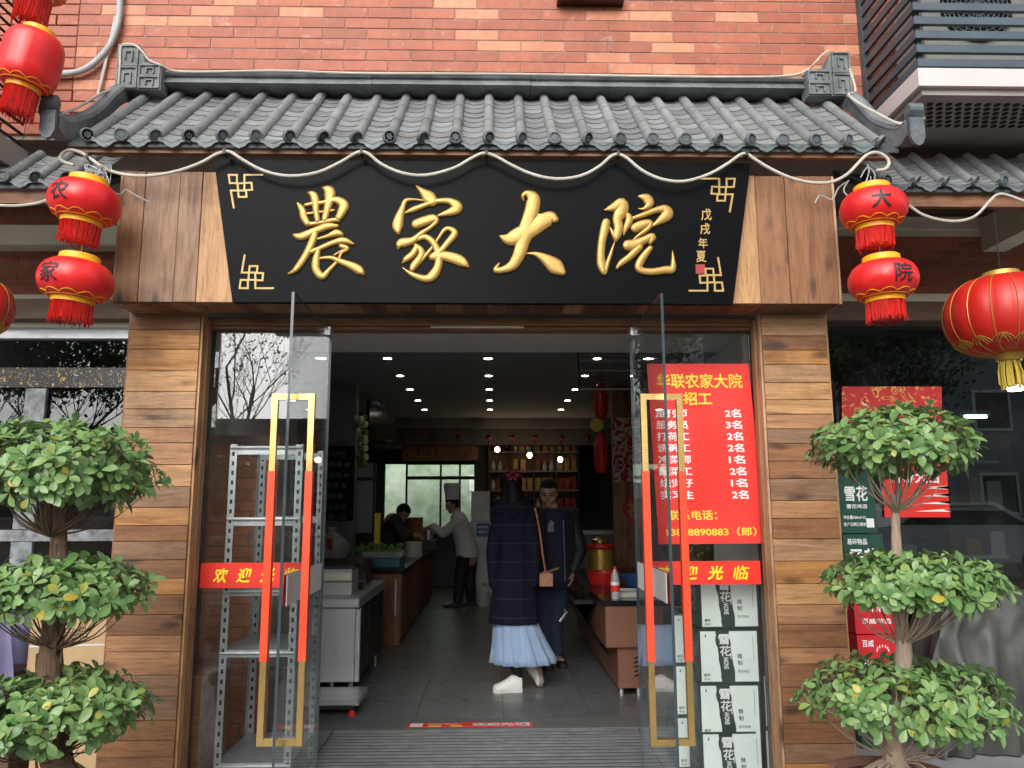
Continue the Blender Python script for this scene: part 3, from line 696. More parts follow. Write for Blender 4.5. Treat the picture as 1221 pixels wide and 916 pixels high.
# ---------------------------------------------------------------- tiled roofs
def tile_roof(root, x0, n, pitch, ey, ez, ty, tz, skip=0):
    """n barrel rows starting at x0; eave (ey,ez), top (ty,tz)"""
    E_, T_ = Vector((0,ey,ez)), Vector((0,ty,tz)); D_ = T_-E_; L = D_.length; ang = math.atan2(D_.z, D_.y)
    rot = (ang,0,0)
    # barrel tile, local y along slope
    r = .0275
    b = MB(); segs = 3
    for s_ in range(segs):
        y0, y1 = L*s_/segs, L*(s_+1)/segs; vs = []
        for yy, rr in ((y0-.004,r*1.06),(y1,r*.96)):
            for k in range(9): q = PI*k/8; vs.append((rr*math.cos(q), yy, rr*1.05*math.sin(q)-.004))
        b.add(vs, [(k,k+1,10+k,9+k) for k in range(8)] + [tuple(range(8,-1,-1))])
    me = b.mesh('barrel_tile', M['tile'], True); fix_smooth(me, 50)
    # cap disc facing the street
    c = MB(); c.lathe([(.0001,.006),(.033,.006),(.033,-.008),(.029,-.012),(.0255,-.012),(.025,-.006)], seg=20, axis='y'); c.lathe([(.025,-.0062),(.0001,-.0062)], seg=20, axis='y', mi=1)
    for k in range(3):
        q = PI*k/3+.5; c.box(-.018,.018,-.0085,-.005,-.0022,.0022, rot=Matrix.Rotation(q,3,'Y'), c=Vector((0,-.007,0)))
    c.lathe([(.0135,-.005),(.0135,-.0088),(.0105,-.0088),(.0105,-.005)], seg=16, axis='y')
    cm = c.mesh('tile_cap', [M['tile_cap'], M['cap_shade']])
    # pan tile: shallow trough, one course
    nc = 9; pl = L/nc; pw = pitch/2+.006; b = MB(); vs = []
    for yy, zz in ((-.006,.005),(-.006,.0),(pl+.01,-.006)):
        for k in range(7):
            xx = -pw + 2*pw*k/6; vs.append((xx, yy+ (-.012*(1-(xx/pw)**2) if yy < 0 else 0), zz-.026*(1-(xx/pw)**2)))
    b.add(vs, [(k,k+1,8+k,7+k) for k in range(6)] + [(7+k,8+k,15+k,14+k) for k in range(6)]); vs = []
    for yy, zz in ((-.006,.005),(pl+.01,-.001)):
        for k in range(7):
            xx = -pw + 2*pw*k/6; vs.append((xx, yy+(-.012*(1-(xx/pw)**2) if yy < 0 else 0), zz-.026*(1-(xx/pw)**2)))
    b.add(vs, [(k,7+k,8+k,k+1) for k in range(6)]); pme = b.mesh('pan_tile', M['tile'])
    # drip tile: pointed tongue
    q = pitch/2-.004; b = MB(); pr = [(-q,.004),(-q,-.012),(-q*.86,-.024),(-q*.55,-.030),(-q*.38,-.045),(0,-.058),(q*.38,-.045),(q*.55,-.030),(q*.86,-.024),(q,-.012),(q,.004),(q*.5,-.014),(0,-.02),(-q*.5,-.014)]
    b.prism(pr, -.006, .004)
    pr2 = [(x*.8, -.010+(z+.018)*.55) for x, z in pr[2:9]] ; b.prism(pr2, -.0085, -.006)
    dm = b.mesh('drip_tile', M['tile_cap'])
    up = Vector((0,-math.sin(ang),math.cos(ang)))
    for i in range(n):
        x = x0 + i*pitch; bt = piece('barrel_tile', me, root, (x, ey, ez), (ang+random.uniform(-.008,.008),0,random.uniform(-.012,.012)))
        cp = bpy.data.objects.new('tile_cap', cm); COL.objects.link(cp); cp.parent = bt; cp.location = (0, -.026*math.cos(ang)-.006*math.sin(ang), .026*math.sin(ang)-.006*math.cos(ang)); cp.rotation_euler = (-ang,random.uniform(0,2),0)
        if i < n-1 or skip:
            for j in range(nc):
                piece('pan_tile', pme, root, Vector((x+pitch/2, ey, ez)) + D_*(j/nc) + up*.006, (ang+random.uniform(-.02,.02),0,random.uniform(-.03,.03)))
            piece('drip_tile', dm, root, (x+pitch/2, ey-.010, ez-.008), (0,0,0))
EY_, EZ_, TY_, TZ_ = 3.55, P(590,166,3.55).z, 4.15, P(590,116,4.15).z
def S(y): return EY_ + (y-3.25)/.55*(TY_-EY_)
x0 = P(107.5,161,EY_).x; x1 = P(1046,169,EY_).x; PT = (x1-x0)/24
rf = thing('tiled_canopy_roof', (0,3.8,EZ_), 'long grey Chinese tiled canopy roof over the entrance sign', 'canopy roof')
tile_roof(rf, x0, 25, PT, EY_, EZ_, TY_, TZ_)
# deck under the tiles, extends to the verges
b = MB(); a0, a1 = x0-.105, x1+.105
b.add([(a0,EY_-.0,EZ_-.032),(a1,EY_,EZ_-.032),(a1,TY_+.06,TZ_-.01),(a0,TY_+.06,TZ_-.01),(a0,EY_,EZ_-.055),(a1,EY_,EZ_-.055),(a1,TY_+.06,TZ_-.06),(a0,TY_+.06,TZ_-.06)],
      [(0,1,2,3),(7,6,5,4),(0,4,5,1),(1,5,6,2),(2,6,7,3),(3,7,4,0)]); b.build('roof_deck', M['tile_dark'], rf)
MB().box(a0+.03,a1-.03,EY_+.02,EY_+.055,EZ_-.075,EZ_-.057).build('eave_board', M['frame_wood_h'], rf)
# ridge
RZ = P(590,112,S(3.78)).z; RT = P(590,90,S(3.74)).z; h = RT-RZ; ra, rb = P(188,90,S(3.75)).x, P(968,93,S(3.75)).x
prof = [(3.70,0),(3.70,.010),(3.715,.016),(3.72,h*.48),(3.705,h*.5),(3.695,h*.62),(3.70,h*.74),(3.715,h*.78),(3.715,h*.84),(3.735,h),(3.86,h),(3.86,0)]; prof = [(S(y)-.005,z) for y,z in prof]
for k, (xa, xb) in enumerate(((ra, ra+(rb-ra)*.325-.002),(ra+(rb-ra)*.325,ra+(rb-ra)*.565-.003),(ra+(rb-ra)*.565, rb))):
    b = MB(); dz = .002*(k % 2); n = len(prof)
    b.add([(xx,y,RZ+z+dz) for xx in (xa,xb) for y,z in prof], [(i,(i+1)%n,n+(i+1)%n,n+i) for i in range(n)] + [tuple(range(n-1,-1,-1)),tuple(range(n,2*n))])
    b.build('ridge_block', M['ridge'], rf)
# meander ridge ends
def meander(u0, u1, v0, v1, um, vm, flip):
    Y = S(3.66); pts = [P(u0,v0,Y), P(u1,v1,Y)]; xo, xi = pts[0].x, pts[1].x; zt, zb = pts[0].z, pts[1].z; xm = P(um,v0,Y).x; zm = P(u0,vm,Y).z
    s = 1 if xi > xo else -1; b = MB(); poly = [(xo,zb),(xi,zb),(xi,zm-.0),(xm+s*.03,zm+.012),(xm,zt-.015),(xm-s*.01,zt),(xo,zt)]
    if s < 0: poly = poly[::-1]
    b.prism(poly, Y, Y+.09); e = .0042
    def bar(xa, za, xb, zb_):
        b.box(min(xa,xb)-e,max(xa,xb)+e,Y-.009-random.uniform(0,.001),Y+.001,min(za,zb_)-e,max(za,zb_)+e)
    def key(xa, xb, za, zb_):
        w_, hh = xb-xa, zb_-za
        bar(xa,za,xb,za); bar(xa,zb_,xb,zb_); bar(xa,za,xa,zb_); bar(xb,za+hh*.0,xb,zb_)
        bar(xa+w_*.35,za+hh*.35,xa+w_*.35,zb_-hh*.25); bar(xa+w_*.35,zb_-hh*.28,xa+w_*.7,zb_-hh*.28); bar(xa+w_*.7,za+hh*.25,xa+w_*.7,zb_-hh*.28)
    g = .010; zc = (zt+zb)/2
    key(min(xo,xm)+g,max(xo,xm)-g,zc+.006,zt-g); key(min(xo,xm)+g,max(xo,xm)-g,zb+g,zc-.006)
    key(min(xm,xi)+g*.6,max(xm,xi)-g,zb+g,zb+(zm-zb)*.5-.003); key(min(xm,xi)+g*.6,max(xm,xi)-g,zb+(zm-zb)*.5+.005,zm-g)
    b.build('ridge_end_ornament', M['ridge'], rf)
meander(141,191,53,107,168,76,0); meander(1013,964,62,114,989,84,1)
# verge ridges with curled noses
def verge(pts, sgn):
    b = MB(); pp = cr(pts, 5); n = len(pp); vs = []; m_ = 8
    for i, (x, y, z, hh) in enumerate(pp):
        for (dx, dz) in ((-.028,-.6),(-.030,.1),(-.034,.2),(-.026,.36),(0,.5),(.026,.36),(.034,.2),(.028,-.6)): vs.append((x+dx*1.15, y, z+dz*hh))
    fs = [(i*m_+j,i*m_+(j+1)%m_,(i+1)*m_+(j+1)%m_,(i+1)*m_+j) for i in range(n-1) for j in range(m_)] + [tuple(range(m_-1,-1,-1)),tuple((n-1)*m_+k for k in range(m_))]
    b.add(vs, fs); b.build('verge_ridge', M['ridge'], rf)
    x, y, z, hh = pts[-1]
    b = MB()
    for k in range(4): b.lathe([(.0001,-.034),(.026+.004*k,-.034),(.031-.002*k,-.03),(.032-.002*k,.03),(.0001,.034)], (x+sgn*.005*k, y-.03+.008*k, z+.03+.022*(3-k)*.55), 14, axis='x')
    b.build('curled_finial', M['tile_cap'], rf)
    b = MB(); poly = [(-.035,.05),(-.036,-.05),(-.02,-.085),(0,-.095),(.02,-.085),(.036,-.05),(.035,.05)]
    b.prism([(x+sgn*-.0+px_,z-.03+pz) for px_,pz in poly], y-.045, y-.025); b.build('nose_tile', M['tile_cap'], rf)
vx0 = x0-.118; vx1 = x1+.118
def vp(u, v, Y, hh, x): p = P(u,v,Y); return (x, Y, p.z, hh)
for vx_, sg_ in ((vx0,-1),(vx1,1)):
    verge([(vx_,TY_+.02,TZ_+.045,.11),(vx_,S(3.64),TZ_-.10,.12),(vx_,S(3.45),EZ_+.215,.13),(vx_,S(3.33),EZ_+.105,.13),(vx_+sg_*.01,S(3.24),EZ_+.045,.12),(vx_+sg_*.02,S(3.18),EZ_+.05,.085)], sg_)
# lower side roofs
def side_roof(label, n, xs, ey, v_e, zref_u, ty, v_t):
    ez = P(zref_u, v_e, ey).z; tz = P(zref_u, v_t, ty).z
    t = thing('side_tiled_roof', (xs+n*.08,ey,ez), label, 'tiled roof'); tile_roof(t, xs, n, .162, ey, ez, ty, tz, 1)
    b = MB(); xa, xb = xs-.06, xs+n*.162
    b.add([(xa,ey,ez-.032),(xb,ey,ez-.032),(xb,ty+.2,tz),(xa,ty+.2,tz),(xa,ey,ez-.06),(xb,ey,ez-.06),(xb,ty+.2,tz-.05),(xa,ty+.2,tz-.05)],[(0,1,2,3),(7,6,5,4),(0,4,5,1),(1,5,6,2),(2,6,7,3),(3,7,4,0)])
    b.build('roof_deck', M['tile_dark'], t); MB().box(xa,xb,ey+.03,ey+.07,ez-.13,ez-.062).build('eave_board', M['frame_wood_h'], t)
side_roof('lower grey tiled roof at the left above the side shop window', 13, P(82,210,3.93).x-.162*12, 3.93, 212, 60, 4.2, 184)
side_roof('lower grey tiled roof at the right below the balcony', 14, P(1089,217,3.93).x-.162*1, 3.93, 217, 1150, 4.2, 187)
# ---------------------------------------------------------------- side shop fronts
def beam(name, u0, u1, v0, v1, Y0, Y1, x0, x1, mat, label=None, cat=None):
    z1, z0 = P((u0+u1)/2,v0,Y0).z, P((u0+u1)/2,v1,Y0).z
    b = MB(); b.slab(x0,x1,z0,z1,Y0,Y1,.006); return b.build(name, M[mat])
for (x0, x1, lab, vs_) in ((-4.6,XL0-.016,'left',((268,292),(351,389),(390,405))),(XR1+.016,4.9,'right',((258,274),(350,380),(381,393)))):
    o = beam('lintel_beam', 70 if lab=='left' else 1100, 80 if lab=='left' else 1110, vs_[0][0], vs_[0][1], 5.05, 5.19, x0, x1, 'cream'); tag(o, 'upper cream beam under the %s side roof' % lab, 'beam')
    o = beam('lintel_beam', 70 if lab=='left' else 1100, 80 if lab=='left' else 1110, vs_[1][0], vs_[1][1], 5.02, 5.3, x0, x1, 'cream'); tag(o, 'lower cream beam directly above the %s shop window' % lab, 'beam')
o = MB().slab(P(1172,300,5.04).x, P(1172,300,5.04).x+.16, P(1172,300,5.04).z, P(1172,262,5.04).z, 4.25, 5.045, .004).build('beam_bracket', M['cream']); tag(o, 'cream bracket beam running out towards the big round lantern', 'bracket')
# left window
zt = P(80,389,5.1).z; WY = 5.12
lw = thing('left_shop_window', (-3.1,WY,0), 'left shop window with grey frame and black film printed with gold leaves', 'window')
z_a, z_b = P(80,389,WY).z, P(80,405,WY).z
MB().slab(-4.6,XL0-.016,z_b,z_a,WY-.03,WY+.05,.004).build('top_rail', M['alu_frame'], lw)
MB().box(-4.6,XL0-.016,WY+.02,WY+.028,.06,z_b).build('pane', M['window_glass'], lw)
def rect(u0, u1, v0, v1, Y, d, name, mat, par, x0=None, x1=None):
    p, q = P(u0,v0,Y), P(u1,v1,Y)
    return MB().slab(x0 if x0 is not None else p.x, x1 if x1 is not None else q.x, q.z, p.z, Y-d, Y, .002).build(name, M[mat], par)
rect(0,155,439,463,WY+.015,.03,'film_band','band',lw,-4.6,XL0-.016)
rect(0,145,632,645,WY+.015,.03,'film_band','grey_band',lw,-4.6,XL0-.016)
for uu in (-130,24): rect(uu,uu+25,464,631,WY+.014,.03,'film_post','grey_band',lw,P(uu,550,WY).x,P(uu+25,550,WY).x); rect(uu,uu+25,646,900,WY+.014,.03,'film_post','grey_band',lw,P(uu,550,WY).x,P(uu+25,550,WY).x)
rw = thing('right_shop_window', (3.3,WY,0), 'large dark right shop window behind the round lantern with red posters', 'window')
z_a, z_b = P(1100,381,WY).z, P(1100,393,WY).z
MB().slab(XR1+.016,4.9,z_b,z_a,WY-.02,WY+.05,.004).build('top_rail', M['dark_metal'], rw)
MB().box(XR1+.016,4.9,WY+.02,WY+.028,.35,z_b).build('pane', M['window_glass_right'], rw)
MB().box(XR1+.016,4.9,WY-.05,WY+.08,.0,.35).build('plinth', M['concrete'], rw)
MB().box(-4.6,XL0-.016,WY-.03,WY+.08,.0,.06).build('plinth', M['concrete'], lw)
# rooms behind the side windows
b = MB()
for x0, x1 in ((-5.0,-2.35),(2.3,5.2)):
    b.box(x0,x1,7.6,7.7,0,2.6); b.box(x0,x1,5.3,7.6,2.55,2.65); b.box(x0-.1,x0,5.3,7.6,0,2.6); b.box(x1,x1+.05,5.3,7.6,0,2.6); b.box(x0,x1,5.3,7.6,-.01,.002)
struct(b.build('side_room_wall', M['wall_dark']))
# ---------------------------------------------------------------- balcony with louvres (right)
BY = 3.63
bx0 = P(1095,90,BY).x; bxw = 4.6
zc_top = P(1095,81,BY).z; zc_b = P(1095,102,BY).z; zs2 = P(1095,112,BY+.02).z
bal = thing('louvred_balcony', (bx0+.8,BY,zc_b), 'pale pink concrete ledge with slate blue louvre screen enclosing air conditioner', 'balcony')
MB().box(bx0,bxw,BY,UW-.003,zc_b,zc_top).build('ledge', M['pink_slab'], bal)
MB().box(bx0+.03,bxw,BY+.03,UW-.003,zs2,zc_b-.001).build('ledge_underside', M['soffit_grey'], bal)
b = MB(); zh = zs2-.0015
for j in range(6):
    for i in range(34):
        x = bx0+.12+i*.052+(j%2)*.026; y = BY+.12+j*.046
        b.lathe([(.0185,-.003),(.0185,.0)], (x,y,zh), 6)
b.build('drain_holes', M['hole'], bal)
nsl = 14; pz = (P(1095,62,BY).z - P(1095,79,BY).z)
for i in range(nsl):
    z = zc_top+.018+i*pz
    MB().box(bx0+.012,bxw,BY+.012,BY+.036,z,z+pz*.52).build('louvre', M['louver'], bal)
    MB().box(bx0+.012,bx0+.030,BY+.038,UW-.052,z,z+pz*.52).build('louvre', M['louver'], bal)
MB().box(bx0+.008,bx0+.045,UW-.05,UW-.004,zc_top-.35,zc_top+pz*nsl).build('post', M['louver'], bal)
MB().box(bx0+.034,bx0+.058,BY+.04,BY+.064,zc_top,zc_top+pz*nsl).build('post', M['louver'], bal)
# air conditioner
cx_ = P(1165,30,BY+.14).x; cz_ = P(1165,10,BY+.13).z-.33-zc_top
ac = thing('air_conditioner', (cx_,BY+.13,zc_top), 'cream outdoor air conditioner unit with black fan grille behind the louvres', 'air conditioner')
MB().box(cx_-.3,cx_+.55,BY+.14,BY+.42,zc_top+.03,zc_top+.62).build('casing', M['ac_white'], ac)
MB().lathe([(.0001,0),(.2,0),(.2,-.012),(.0001,-.0121)],(cx_,BY+.138,zc_top+cz_+.33),32,axis='y').build('fan_opening', M['hole'], ac)
b = MB()
for k in range(8): b.tube([(cx_+(.025+.024*k)*math.cos(q),BY+.118,zc_top+cz_+.33+(.025+.024*k)*math.sin(q)) for q in [2*PI*i/28 for i in range(29)]], .0022, 4)
for k in range(24): q = 2*PI*k/24; b.tube([(cx_+.02*math.cos(q),BY+.117,zc_top+cz_+.33+.02*math.sin(q)),(cx_+.2*math.cos(q),BY+.117,zc_top+cz_+.33+.2*math.sin(q))], .002, 4)
b.build('fan_grille', M['zinc'], ac)
for dx in (-.2,.35): MB().box(cx_+dx,cx_+dx+.07,BY+.16,BY+.4,zc_top,zc_top+.03).build('foot', M['dark_metal'], ac)
# balcony left (dark slats, only its corner in frame)
lx = P(32,140,4.21).x
bl = thing('dark_slatted_balcony', (lx-.6,3.7,3.5), 'dark slatted balcony corner at the top left behind the lanterns', 'balcony')
zt_, zb_ = P(10,118,3.63).z, P(10,150,3.63).z
b = MB(); b.add([(lx-.02,3.63,zb_),(lx-.02,3.63,zt_),(lx+.02,UW-.003,zt_),(lx+.02,UW-.003,zb_),(lx-2.2,3.63,zb_),(lx-2.2,3.63,zt_),(lx-2.2,UW-.003,zt_),(lx-2.2,UW-.003,zb_)],
   [(0,1,2,3),(4,7,6,5),(0,4,5,1),(3,2,6,7),(1,5,6,2),(0,3,7,4)]); b.build('ledge', M['soffit_grey'], bl)
for i in range(13):
    z = zt_+.03+i*.062; b = MB(); b.tube([(lx-.03,3.655,z),(lx-.005,UW-.03,z)], .011, 4); b.tube([(lx-2.2,3.655,z),(lx-.03,3.655,z)], .011, 4); b.build('slat', M['dark_metal'], bl)
# ---------------------------------------------------------------- conduit, cables
def cable(name, uvs, Y, r, mat, label, cat, n=6, seg=6):
    pts = [P(u,v,(Y if not isinstance(Y,(list,tuple)) else Y[i])) for i,(u,v) in enumerate(uvs)]
    o = MB().tube([Vector(p) for p in cr([tuple(p) for p in pts], n)], r, seg).build(name, M[mat], smooth=True); return tag(o, label, cat)
cable('conduit', [(143,-18),(142,20),(133,50),(118,70),(100,83),(78,88),(40,90)], UW-.035, .018, 'conduit', 'thick grey flexible conduit curving down the brick wall at the left', 'conduit', 8, 10)
cable('thin_pipe', [(138,20),(126,75),(117,113)], UW-.02, .0085, 'white_cable', 'thin pale pipe on the bricks beside the thick conduit', 'pipe')
ridge_pts = [(141,104),(143,78),(145,55),(160,54),(170,62),(178,72),(192,78),(205,84),(235,86),(330,84.5),(420,87.5),(520,88),(610,88.5),(700,90),(800,91.5),(880,92),(940,90.5),(962,84),(972,75),(980,66),(988,61)]
cable('ridge_light_cable', ridge_pts, [S(3.655)]*4+[S(3.652)]*3+[S(3.69)]*11+[S(3.652)]*3, .0065, 'white_cable', 'white light cable running along the roof ridge between the ornaments', 'cable')
cable('verge_light_cable', [(141,104),(120,112),(95,127),(72,137)], [S(3.66),S(3.5),S(3.32),S(3.2)], .0065, 'white_cable', 'white cable along the left verge of the canopy roof', 'cable')
cable('verge_light_cable', [(1013,82),(1020,108),(1012,113),(1025,124),(1045,135),(1070,147),(1090,145),(1103,141)], [S(y) for y in (3.65,3.65,3.6,3.5,3.35,3.22,3.18,3.15)], .0075, 'white_cable', 'white cable along the right verge of the canopy roof', 'cable')
wave = [(88,197),(74,192),(73,185),(82,179),(94,181),(105,187),(125,201),(150,208.5),(180,209.5),(212,204),(240,194),(256,185),(268,181),(276,182),(290,191),(315,204),(345,210),(378,206),(405,194),(422,184),(431,181),(440,184),(455,196),(480,206.5),(508,209),(540,201),(560,190),(572,184),(580,183),(592,187),(610,197),(635,208),(663,213.5),(692,210),(714,199),(728,187),(737,184),(748,189),(765,203),(788,213.5),(815,216.5),(845,208),(868,195),(882,185),(890,183.5),(900,190),(918,201),(942,212),(968,218),(992,217),(1010,208),(1022,196),(1034,184.5),(1046,182),(1057,188),(1060,196),(1055,202),(1045,203)]
cable('eave_light_cable', wave, 3.535, .008, 'white_cable', 'thick white light cable hanging in waves under the canopy eave', 'cable', 3, 8)
cable('side_cable', [(-40,240),(0,245),(30,244.5),(55,239),(75,225)], 3.85, .0075, 'white_cable', 'white cable sagging under the lower left side roof', 'cable')
cable('side_cable', [(1084,245),(1100,256),(1125,263),(1148,263),(1165,256),(1180,240),(1190,232),(1205,234),(1240,248)], 3.85, .0075, 'white_cable', 'white cable sagging under the lower right side roof', 'cable')
ties = thing('cable_ties', tuple(P(590,184,3.53)), 'small dark ties holding the wavy white cable to the eave board', 'cable ties')
for (u,v) in ((105,187),(268,181.5),(431,181.5),(580,183.5),(737,184.5),(890,184)):
    p = P(u,v,3.535); MB().box(p.x-.006,p.x+.006,3.522,3.572,p.z-.012,p.z+.014).build('tie', M['ink'], ties)
b = MB(); rnd = random.Random(4)
for k in range(12):
    a = [(rnd.uniform(100,132), rnd.uniform(195,228)) for _ in range(5)]
    b.tube([Vector(p) for p in cr([tuple(P(u,v,3.5+rnd.uniform(0,.08))) for u,v in a], 5)], .0028, 4)
b.tube([Vector(p) for p in cr([tuple(P(u,v,3.58)) for u,v in ((128,222),(142,232),(150,226),(160,232),(178,241))], 5)], .003, 4)
o = b.build('tangled_wires', M['conduit'], smooth=True); tag(o, 'tangle of grey wires at the left eave corner above the lantern', 'wires')
b = MB()
for a in ([(1012,215),(1006,228),(1018,236),(1030,222),(1036,205),(1034,196)],[(1040,225),(1043,208),(1034,200),(1026,212)],[(972,242),(978,233),(992,238),(1000,224),(1012,216)]):
    b.tube([Vector(p) for p in cr([tuple(P(u,v,3.57)) for u,v in a], 6)], .0038, 5)
o = b.build('tangled_wires', M['conduit'], smooth=True); tag(o, 'loose wire loops at the right eave corner above the lantern', 'wires')
for (ua, va, lab) in ((258,188,'left'),(0,0,'')):
    pass
# ================================================================ GLASS DOORS AND PANES
def pane(name, x0, x1, y0, y1, z0, z1, par):
    b = MB(); b.box(x0,x1,y0,y1,z0,z1); n0 = len(b.f); thin_x = (x1-x0) < (y1-y0)
    # faces order: bottom, top, front(-y), back(+y), left(-x), right(+x)
    b.m = [1,1,0,0,1,1] if not thin_x else [1,1,1,1,0,0]
    return b.build(name, [M['glass'], M['glass_edge']], par)
gl = thing('fixed_glass_pane', ((FX0+HL)/2,G,0), 'fixed glass pane left of the entrance with red welcome band across it', 'glass pane')
pane('pane', FX0+.004, HL-.006, G, G+.011, .02, ZD-.014, gl)
gr = thing('fixed_glass_pane', ((FX1+HR)/2,G,0), 'fixed glass pane right of the entrance with the red recruitment poster', 'glass pane')
pane('pane', HR+.006, FX1-.004, G, G+.011, .02, ZD-.014, gr)
DW = .785
def door(x, label, hu):
    t = thing('glass_door', (x,G,0), label, 'glass door')
    pane('pane', x-.006, x+.006, G-DW, G-.02, .012, ZD-.02, t)
    MB().box(x-.014,x+.014,G-.10,G-.022,ZD-.052,ZD-.012).build('pivot_fitting', M['steel'], t)
    MB().box(x-.014,x+.014,G-.10,G-.022,.002,.05).build('pivot_fitting', M['steel'], t)
    # long pull handle looping through the glass
    yh = G-DW+.085; r = .0125; hw = .078
    z_t, z_b, r_t, r_b = P(x*0+hu[0],470,yh).z, P(hu[0],889,yh).z, P(hu[0],562,yh).z, P(hu[0],788,yh).z
    h = MB()
    for s in (-1,1): h.box(x+s*hw-r, x+s*hw+r, yh-r, yh+r, z_b, z_t)
    h.box(x-hw+r+.0004, x+hw-r-.0004, yh-r, yh+r, z_t-.026, z_t-.0004); h.box(x-hw+r+.0004, x+hw-r-.0004, yh-r, yh+r, z_b+.0004, z_b+.026)
    ho = h.build('pull_handle', M['brass'], t)
    for s in (-1,1):
        g = MB(); e = r+.003; g.box(x+s*hw-e, x+s*hw+e, yh-e, yh+e, r_b, r_t); g.build('grip_wrap', M['orange'], ho)
    return t
dl = door(HL, 'left glass door swung open towards the street with long brass and orange handle', (345,))
dr = door(HR, 'right glass door swung open towards the street with long brass and orange handle', (793,))
# welcome bands, one on each pane
def band(x0, x1, z0, z1, label):
    y = G-.0025
    t = thing('welcome_band', ((x0+x1)/2,y,z0), label, 'sticker')
    MB().box(x0,x1,y,y+.0018,z0,z1).build('red_film', M['decal'], t)
    b = MB(); W_ = x1-x0; cz = (z0+z1)/2
    for k, ch in enumerate('欢迎光临'):
        def fn(a, c): return Vector((a+(c-cz)*.22, y-.0012, c + (a-(x0+W_*.5))*0))
        write(b, ch, x0+W_*(.19+.215*k), cz, width=W_*.125, height=(z1-z0)*.60, fn=fn, bold=.03)
        b.build('character', M['decal_yellow'], t); b = MB()
z1_, z0_ = P(300,671,G).z, P(300,701,G).z
band(FX0+.006, HL-.07, z0_, z1_, 'red welcome band with yellow writing on the left fixed glass')
band(HR+.03, FX1-.008, P(860,697,G).z, P(860,669,G).z, 'red welcome band with yellow writing on the right fixed glass')
for x, lab, s in ((HL,'left',1),(HR,'right',-1)):
    # the bands on the swung doors: red on the outer face, white on the back
    t = thing('door_band', (x,3.5,z0_), 'welcome band on the %s open glass door, its white back towards the entrance' % lab, 'sticker')
    MB().box(x-.0085*1 if s>0 else x+.0065, x-.0065 if s>0 else x+.0085, G-.72, G-.08, z0_, z1_).build('red_film', M['decal'], t)
    MB().box(x+.0065 if s>0 else x-.0085, x+.0085 if s>0 else x-.0065, G-.72, G-.08, z0_, z1_).build('white_back', M['decal_back'], t)
# recruitment poster on the right pane
y = G-.003
q = [P(771,434,y), P(892,434,y), P(913,648,y), P(785,649,y)]
def pq(s, t_):   # s 0..1 left-right, t 0..1 top-bottom
    a = q[0].lerp(q[1], s); c = q[3].lerp(q[2], s); p = a.lerp(c, t_)
    bul = .004*math.sin(PI*s)*math.sin(PI*t_*2+.6) + .003*math.sin(7*s+5*t_)
    return Vector((max(p.x, HR+.008), y-.004-abs(bul), p.z))
po = thing('recruitment_poster', (1.0,y,1.3), 'red recruitment poster with yellow and white writing on the right glass pane', 'poster')
b = MB(); nx, nz = 14, 20
for dy in (0, .0012): b.add([pq(i/nx, j/nz)+Vector((0,dy,0)) for j in range(nz+1) for i in range(nx+1)], [(j*(nx+1)+i,j*(nx+1)+i+1,(j+1)*(nx+1)+i+1,(j+1)*(nx+1)+i) for j in range(nz) for i in range(nx)])
b.build('poster_sheet', M['poster'], po, smooth=True, angle=80)
def pf(a, c): v = pq(a, c); v.y -= .0016; return v
def pline(mb, body, s, t_, w_, h_, bold=.04):
    write(mb, body, 0, 0, width=w_, height=h_, fn=lambda a,c: pf(s+a, t_-c), bold=bold)
for k, a in enumerate((('华联农家大院', .50, .10, .84, .085, .025),('招工', .47, .2, .28, .075, .025),('联系电话：', .335, .845, .46, .055, .02),('13888890883（郎）', .50, .935, .84, .05, .02))):
    b = MB(); pline(b, *a); b.build('yellow_line', M['poster_yellow'], po)
rows = ['厨　师','服务员','打荷工','洗碗工','冷菜师','配菜工','烧煲仔','实习生']
for k, (a, c) in enumerate(zip(rows, '23221212')):
    tt = .283 + k*.0645
    for tx, s_, w__ in ((a.replace('　',''), .205, .31),(c+'名', .80, .155)): b = MB(); pline(b, tx, s_, tt, w__, .048, .022); b.build('white_line', M['paper_white'], po)

# ================================================================ LANTERNS
def wrap_char(body, R, zc_, prof, th, size, mat, par, name='character', arc=None):
    vs, fs, w_, h_ = glyphs(body, .02); s = size/max(w_, h_); out = []
    for x, z in vs:
        x, z = x*s, z*s; r = prof(zc_+z)+.0035; a = th + x/R
        out.append((r*math.sin(a), -r*math.cos(a), zc_+z))
    import bmesh
    bm = bmesh.new(); vv = [bm.verts.new((x*s, 0, z*s)) for x, z in vs]
    for f in fs:
        try: bm.faces.new([vv[i] for i in f])
        except ValueError: print('dup face', body)
    for _ in range(5):
        es = [e for e in bm.edges if e.calc_length() > .014]
        if not es: break
        bmesh.ops.subdivide_edges(bm, edges=es, cuts=1); bmesh.ops.triangulate(bm, faces=bm.faces)
    bm.verts.index_update(); out = []
    for v in bm.verts:
        r = prof(zc_+v.co.z)+.0022; a = th + v.co.x/R; out.append((r*math.sin(a), -r*math.cos(a), zc_+v.co.z))
    fs = [tuple(v.index for v in f.verts) for f in bm.faces]; bm.free()
    mb = MB(); mb.add(out, fs); return mb.build(name, mat, par, world=False)
